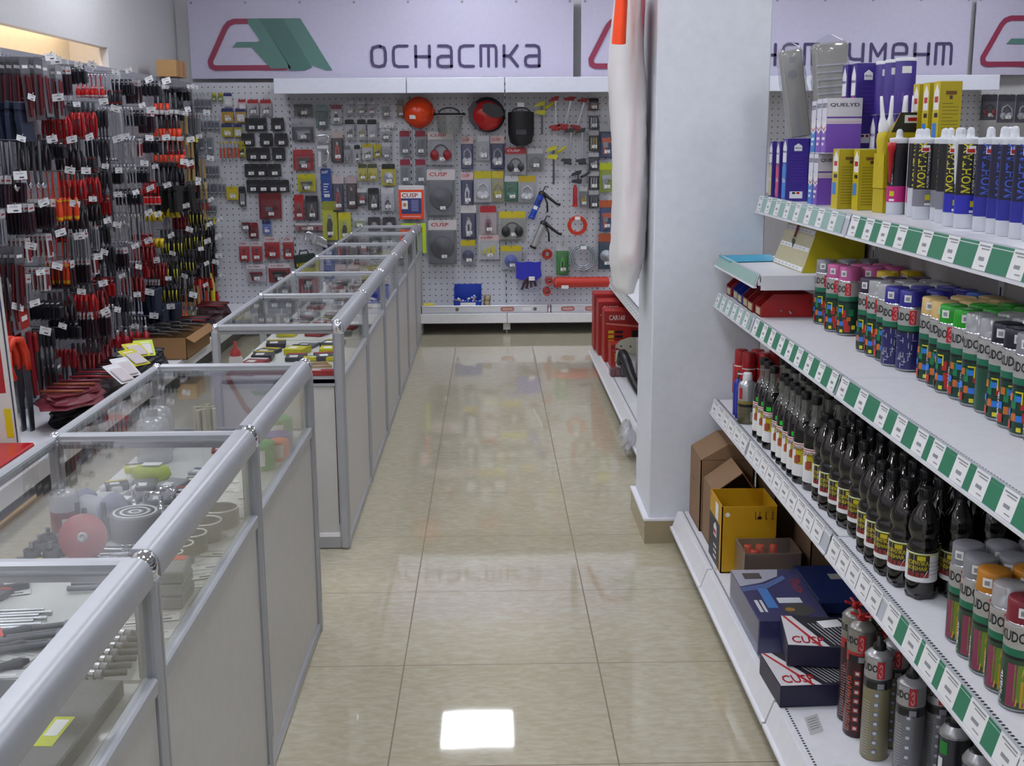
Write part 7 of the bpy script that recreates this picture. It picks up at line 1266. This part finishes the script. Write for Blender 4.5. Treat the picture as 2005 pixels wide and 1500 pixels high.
t = thing('glue_bottle', 'white glue bottle with red nozzle cap on the base shelf side of the far counter', 'bottle', (-1.015, 4.60, DK)); M().lathe([(.026, 0), (.028, .005), (.028, .055), (.020, .068)], mat('#c9c2c4', .4), 16).build('body', t); M().lathe([(.021, .066), (.022, .072), (.020, .085), (.008, .10), (.006, .125), (0, .126)], RED, 14).build('cap', t); M().patch(.03, .02, .0286, .012, RED, .1, 3).build('label', t)
# near counter, second module: reels, rings, disc
def spool(loc, r, L_, c, c2, rot, lab, name='wire_spool', cat='spool'):
    t = thing(name, lab, cat, loc); t.rotation_euler = rot; M().cyl(r*.72, -L_/2+.004, L_/2-.004, mat(c, .45, .2), 22).build('winding', t)
    for s in (-1, 1): M().lathe([(r*.2, s*L_/2-.003), (r, s*L_/2-.003), (r, s*L_/2+.003), (r*.2, s*L_/2+.003), (r*.2, s*L_/2-.003)], mat(c2, .4), 24, cap=False).build('flange', t)
    M().patch(r*1.1, L_*.7, r*.725, -L_*.35, PAPER, .4, 5).build('label', t); return t
spool((-.93, 2.66, DK+.050), .050, .09, '#a9a9b2', '#8d8da8', (PI/2, 0, 1.1), 'grey wire spool lying on its side in the case with the rings')
t = thing('cable_drum', 'squat grey drum with concentric rings printed on its top', 'drum', (-.83, 2.62, DK)); M().lathe([(.056, 0), (.058, .003), (.058, .058), (.055, .062), (0, .062)], mat('#7c7c80', .45), 28).build('drum', t); q = M(); [q.lathe([(r_, .0622), (r_-.0025, .0628), (r_-.005, .0622)], PAPER if i % 2 == 0 else BLACK, 24, cap=False) for i, r_ in enumerate((.050, .043, .034, .025, .015))]; q.build('printed_rings', t)
for k, (x, y, r_) in enumerate(((-.655, 2.70, .046), (-.665, 2.60, .038), (-.672, 2.515, .031), (-.678, 2.445, .025), (-.682, 2.39, .020))):
    t = M().lathe([(r_, 0), (r_, .043)], mat('#8d8c86', .4, .3), 26, cap=False).lathe([(r_, .043), (r_+.0012, .045), (r_-.003, .0455), (r_-.003, .043)], PAPER, 26, cap=False).lathe([(r_-.003, .043), (r_-.003, .002)], mat('#6f6e6a', .5), 26, cap=False).build('ring_gauge', None, (x, y, DK)); tag(t, '%s of five nested-size hollow white rings in a row' % ('largest', 'second largest', 'middle', 'second smallest', 'smallest')[k], 'ring')
t = thing('grinding_disc', 'dull pink disc with a grey hub standing tilted in the case', 'disc', (-.90, 2.47, DK+.052)); t.rotation_euler = (PI/2-.35, 0, .1); M().lathe([(.009, -.003), (.052, -.003), (.052, .003), (.009, .003)], mat('#a8585e', .4), 30).build('disc', t); M().lathe([(0, .0), (.011, .0), (.011, .008), (.005, .009), (.005, .005), (0, .005)], SILV, 16).build('hub', t)
t = thing('screw_jar', 'dark red jar with clear lid full of black screws', 'jar', (-1.0, 2.64, DK)); M().lathe([(.030, 0), (.032, .003), (.032, .062)], mat('#7a1c24', .35), 20).build('jar', t); M().lathe([(.032, .063), (.032, .098), (.026, .11), (0, .112)], HAZY, 18).build('lid', t); M().patch(.03, .04, .0326, .008, PAPER, .6, 3).build('label', t)
for k in range(3): t = thing('black_cylinder', 'black metal cutter standing beside the red jar', 'cutter', (-.955+.03*k, 2.60-.04*(k % 2), DK), 0, 'black cutters by the red jar'); M().lathe([(.010, 0), (.013, .004), (.013, .05), (.006, .055), (.006, .09)], mat('#2c2c30', .3, .5), 12).build('body', t)
for k in range(9):
    x, y = -.90+.02*(k % 3), 2.42-.025*k
    t = thing('drill_bit', 'steel drill bit lying loose near the pink disc', 'drill bit', (x+.05, y+.12, DK+.005), .1*(-1)**k, 'loose drill bits near the pink disc'); M().cyl(.0045, -.06, .0, STEEL, 8, T3(0, 0, 0, 0, PI/2, 0)).build('shank', t); q = M(); [q.cyl(.005, 0, .009, STEEL if j % 2 else GREY, 6, T3(.0+.008*j, 0, 0, .3, PI/2, 0)) for j in range(7)]; q.build('flute', t)
for k in range(3): flat(-.682, 2.23+.0*k, .04*k, .14, .10, .024, '#7d7e80', 'grey drill case with orange end, %s of the stack of three' % ('bottom', 'middle', 'top')[k], 'case', '#d8482a', 'drill_case', DK+.026*k)
for k, (x, y, rz) in enumerate(((-.76, 2.68, .3), (-.70, 2.03, .2), (-.63, 2.06, .1), (-.66, 1.97, .1))):
    t = M().box(-.03, -.02, 0, .03, .02, .0012, PAPER).box(-.02, -.002, .0012, .015, .002, .0016, INK).box(-.02, .008, .0012, .02, .010, .0016, GREY).build('price_slip', None, (x, y, DK+.0003), (0, 0, rz)); tag(t, 'white price slip lying flat on the deck %s' % ('behind the grey drum', 'beside the drill cases', 'along the aisle glass', 'next to the steel post')[k], 'price tag')
# third module: twine, bottles, brushes
for x, y, r_, h, c, lab in ((-.655, 3.20, .046, .075, '#2f9a4a', 'green twine spool with white label, front of the twine group'), (-.655, 3.50, .045, .075, '#4aa860', 'paler green twine spool at the back end'), (-.628, 3.36, .042, .06, '#5a4fa0', 'violet twine spool behind the green one'), (-.612, 3.285, .028, .06, '#d8562c', 'orange twine spool beside the green one')):
    t = thing('twine_spool', lab, 'spool', (x, y, DK)); M().lathe([(r_*.9, 0)]+[(r_*(1 if k % 2 else .97), h*(.04+.92*k/18)) for k in range(19)]+[(r_*.85, h), (0, h)], mat(c, .7), 24).build('winding', t); M().patch(r_*.9, h*.6, r_*1.01, h*.2, PAPER, .1, 4).build('label', t)
t = thing('net_bag', 'yellow-green net bag with a price card in the case of twine', 'bag', (-.93, 3.10, DK)); rr = random.Random(3); M().lathe([(.045, 0), (.055, .012), (.05, .03), (.03, .04), (0, .042)], mat('#b5c41c', .5), 14, Matrix.Diagonal((1, .6, 1, 1))).build('net', t); M().box(-.02, -.02, .043, .03, .01, .044, PAPER).build('price_card', t)
for x, y, lab in ((-1.0, 3.42, 'clear plastic canister standing in the last near case'), (-.97, 3.28, 'second clear canister in front of the other')):
    t = thing('canister', lab, 'canister', (x, y, DK)); M().lathe([(.045, 0), (.05, .005), (.05, .10), (.040, .125), (.015, .135)], HAZY, 20).build('body', t); M().cyl(.016, .1355, .155, SILV, 14).build('cap', t)
t = thing('rope_bundle', 'off-white rope bundle standing at the far end of the near counter', 'rope', (-.88, 3.52, DK)); q = M(); [q.cyl(.007, 0, .10+.004*(k % 3), mat('#cfc6ae', .8), 7, T3(.028*math.cos(k*.7)*(1 if k % 2 else .5), .028*math.sin(k*.7)*(1 if k % 2 else .5), 0)) for k in range(16)]; q.build('strands', t)
for k in range(6): flat(-1.0+.075*(k % 3), 2.90+.12*(k//3), .2*(-1)**k, .06, .08, .014, ('#c4c4c8', '#5a5c62', '#8a8b92')[k % 3], 'small %s fitting pack on the wall side of the twine case, %s row' % (('white', 'dark', 'grey')[k % 3], 'front' if k < 3 else 'rear'), 'pack')
# first visible module: bits, tags, grey binder
t = thing('binder', 'dark grey ring binder with a large yellow label inside the near case', 'binder', (-.752, 1.62, DK), -.04); M().box(-.13, -.20, 0, .13, .20, .03, mat('#4a4b4e', .3), .003).build('cover', t); q = M().box(.0, -.02, .0302, .10, .07, .0308, mat('#c4cc1c', .45)).box(-.04, .07, .0302, -.025, .135, .0308, mat('#c4cc1c', .45)); [q.box(.01, -.01+.011*k, .0309, .07, -.006+.011*k, .0312, BLACK) for k in range(5)]; q.box(.075, .01, .0309, .095, .06, .0313, PAPER).build('label', t)
for k in range(7): t = thing('masonry_bit', 'thick steel spiral bit in the row behind the grey binder', 'drill bit', (-.73, 1.87+.028*k, DK+.011), .12, 'thick spiral bits behind the binder'); q = M(); [q.cyl(.010 if j % 2 else .0085, 0, .012, STEEL if j % 2 else GREY, 8, T3(-.07+.012*j, 0, 0, .35, PI/2, 0)) for j in range(11)]; q.build('spiral', t); M().cyl(.006, .062, .10, IRON, 8, T3(0, 0, 0, 0, PI/2, 0)).build('shank', t)
for k in range(8): t = thing('drill_bit', 'thin steel drill bit in the bunch below the cross rail', 'drill bit', (-.98+.02*(k % 2), 2.17-.014*k-.0, DK+.005), .08, 'thin drill bits under the cross rail'); M().cyl(.004, 0, .10, STEEL, 8, T3(0, 0, 0, 0, PI/2, 0)).build('shank', t); q = M(); [q.cyl(.0055 if j % 2 else .0045, -.009*j-.009, -.009*j, GREY if j % 2 else STEEL, 6, T3(0, 0, 0, .3, PI/2, 0)) for j in range(8)]; q.build('flute', t)
for k, (x, y, rz) in enumerate(((-.95, 2.03, .5), (-.93, 1.96, .55), (-.98, 1.90, .5), (-.90, 1.88, .6))):
    t = thing('countersink_card', 'white price card with orange strip among the black countersinks, %s' % ('rear one', 'second one', 'third one', 'front one')[k], 'card', (x, y, DK+.014), rz); M().box(-.035, -.022, 0, .025, .022, .001, PAPER).box(.025, -.022, 0, .045, .022, .001, mat('#d8482a', .5)).box(-.02, -.004, .001, .01, -.001, .0014, INK).build('card', t); M().tube([(.045, 0, -.004), (.085, .0, -.004), (.10, 0, -.004)], [.007, .010, .004], DGREY, 8).build('cutter', t)
flat(-.84, 1.90, .0, .16, .03, .003, '#d6d6da', 'white price slip between the binder and spiral bits', 'price tag', None, 'price_slip')
for k in range(5): flat(-.97+.1*(k % 4), 1.10+.09*k, .3, .08, .06, .015, ('#5a5c62', '#c9c9cc')[k % 2], '%s flat pack on the closest counter deck, number %s from the frame edge' % (('grey', 'white')[k % 2], ('one', 'two', 'three', 'four', 'five')[k]), 'pack')
for i, (ya, yb) in enumerate(((1.93, 2.30), (2.80, 3.20), (3.24, 3.60))):
    for k in range(7):
        c = cols[(k*3+i) % len(cols)]; xx = (-.995, -.90, -.80)[k % 3]; yy = ya+.035+(yb-ya)*(k/7.)
        if i == 0: yy = 2.26+.045*k; xx = (-1.01, -.99)[k % 2]
        if i == 1 and k % 3 == 1: xx = -.80
        if i == 2 and k % 3 < 2: xx = -.76
        flat(xx, yy, rnd.uniform(-.4, .4), .06, .045, rnd.uniform(.010, .02), c[0], '%s small pack on the %s, %s one counting towards the back' % (c[2], ('wall side by the cutters', 'deck of the twine case', 'deck before the rope bundle')[i], ORD[k]), 'pack', c[1], 'small_pack')
# price slips and loose fittings lying on the near decks
def mk_slip():
    t = thing('price_slip'); M().box(-.032, -.020, 0, .032, .020, .0010, mat('#dcdcda', .6)).build('slip', t)
    q = M(); [q.box(-.024, .010-.007*k, .0010, .024-.012*(k % 2), .0115-.007*k, .0014, GREY) for k in range(2)]; q.box(-.004, -.013, .0010, .018, -.008, .0014, INK).build('print', t); return t
for i, (spots, lab) in enumerate((([(-.83, 2.10), (-.83, 2.05), (-.90, 2.15), (-.76, 2.13), (-.70, 2.12), (-.64, 2.14), (-.85, 1.97), (-.98, 2.28)], 'behind the spiral bits'), ([(-.62, 2.30), (-.62, 2.36), (-.62, 2.42), (-.62, 2.50), (-.76, 2.40), (-.80, 2.34), (-.88, 2.73)], 'around the white rings'), ([(-.62, 2.84), (-.62, 2.92), (-.63, 3.00), (-.70, 2.86), (-.70, 2.98), (-.72, 3.06), (-.74, 3.14), (-.70, 3.32)], 'before the twine spools'))):
    for k, (x, y) in enumerate(spots): use('slip', mk_slip, (x, y, DK+.0003+.0012*(k % 2)), rnd.uniform(-.5, .5), 'white price slip on the deck %s' % lab, 'price tag', 'price slips '+lab)
def mk_tap():
    t = thing('wall_hook'); M().lathe([(.013, 0), (.013, .004), (.006, .007), (.006, .045)], CHROME, 12).build('stem', t); M().tube([(0, 0, .045), (.0, 0, .052), (.035, 0, .050), (.040, 0, .044)], .005, CHROME, 8).build('arm', t); return t
for k, (x, y) in enumerate(((-.86, 2.80), (-.83, 2.83), (-.90, 2.84), (-.79, 2.81))): use('tap', mk_tap, (x, y, DK), .8*k, 'small chrome hook standing at the edge of the twine case', 'hook', 'chrome hooks')
def mk_hole(): 
    t = thing('hole_saw'); M().lathe([(.018, 0), (.018, .030), (.015, .030), (.015, .004)], mat('#3c3d42', .35, .5), 18, cap=False).lathe([(.003, -.0), (.003, .042)], STEEL, 8).build('cup', t); M().cyl(.006, .030, .046, STEEL, 8).build('arbor', t); return t
for k in range(6): use('hole', mk_hole, (-1.01+.042*(k % 2), 2.46+.048*(k//2), DK), 0, 'dark hole saw cup standing beside the dark red jar', 'hole saw', 'hole saw cups')
t = thing('tape_ring', 'orange ring gauge lying behind the grey printed drum', 'ring', (-.80, 2.715, DK)); M().lathe([(.028, 0), (.028, .008), (.021, .008), (.021, 0), (.028, 0)], mat('#d8603a', .4), 22, cap=False).build('ring', t)
def mk_chisel():
    t = thing('chisel'); M().cyl(.006, -.07, .05, mat('#5c5d62', .3, .7), 8, T3(0, 0, 0, 0, PI/2, 0)).build('shaft', t); M().lathe([(.006, 0), (.009, .004), (.009, .04), (.006, .044)], mat('#8d8e94', .3, .6), 8, T3(.05, 0, 0, 0, PI/2, 0)).build('shank', t); return t
for k in range(7): use('chis', mk_chisel, (-.80, 2.28+.020*k, DK+.0095), .05*(-1)**k, 'steel chisel bit in the row before the grey printed drum', 'chisel', 'steel chisel bits')
for k in range(5): use('cs%d' % (k % 2), (lambda: mk_chisel()), (-.86+.03*(k % 2), 1.99+.022*k, DK+.0095), .3, 'dark steel bit lying between the countersinks and spiral bits', 'drill bit', 'dark bits by the countersinks')
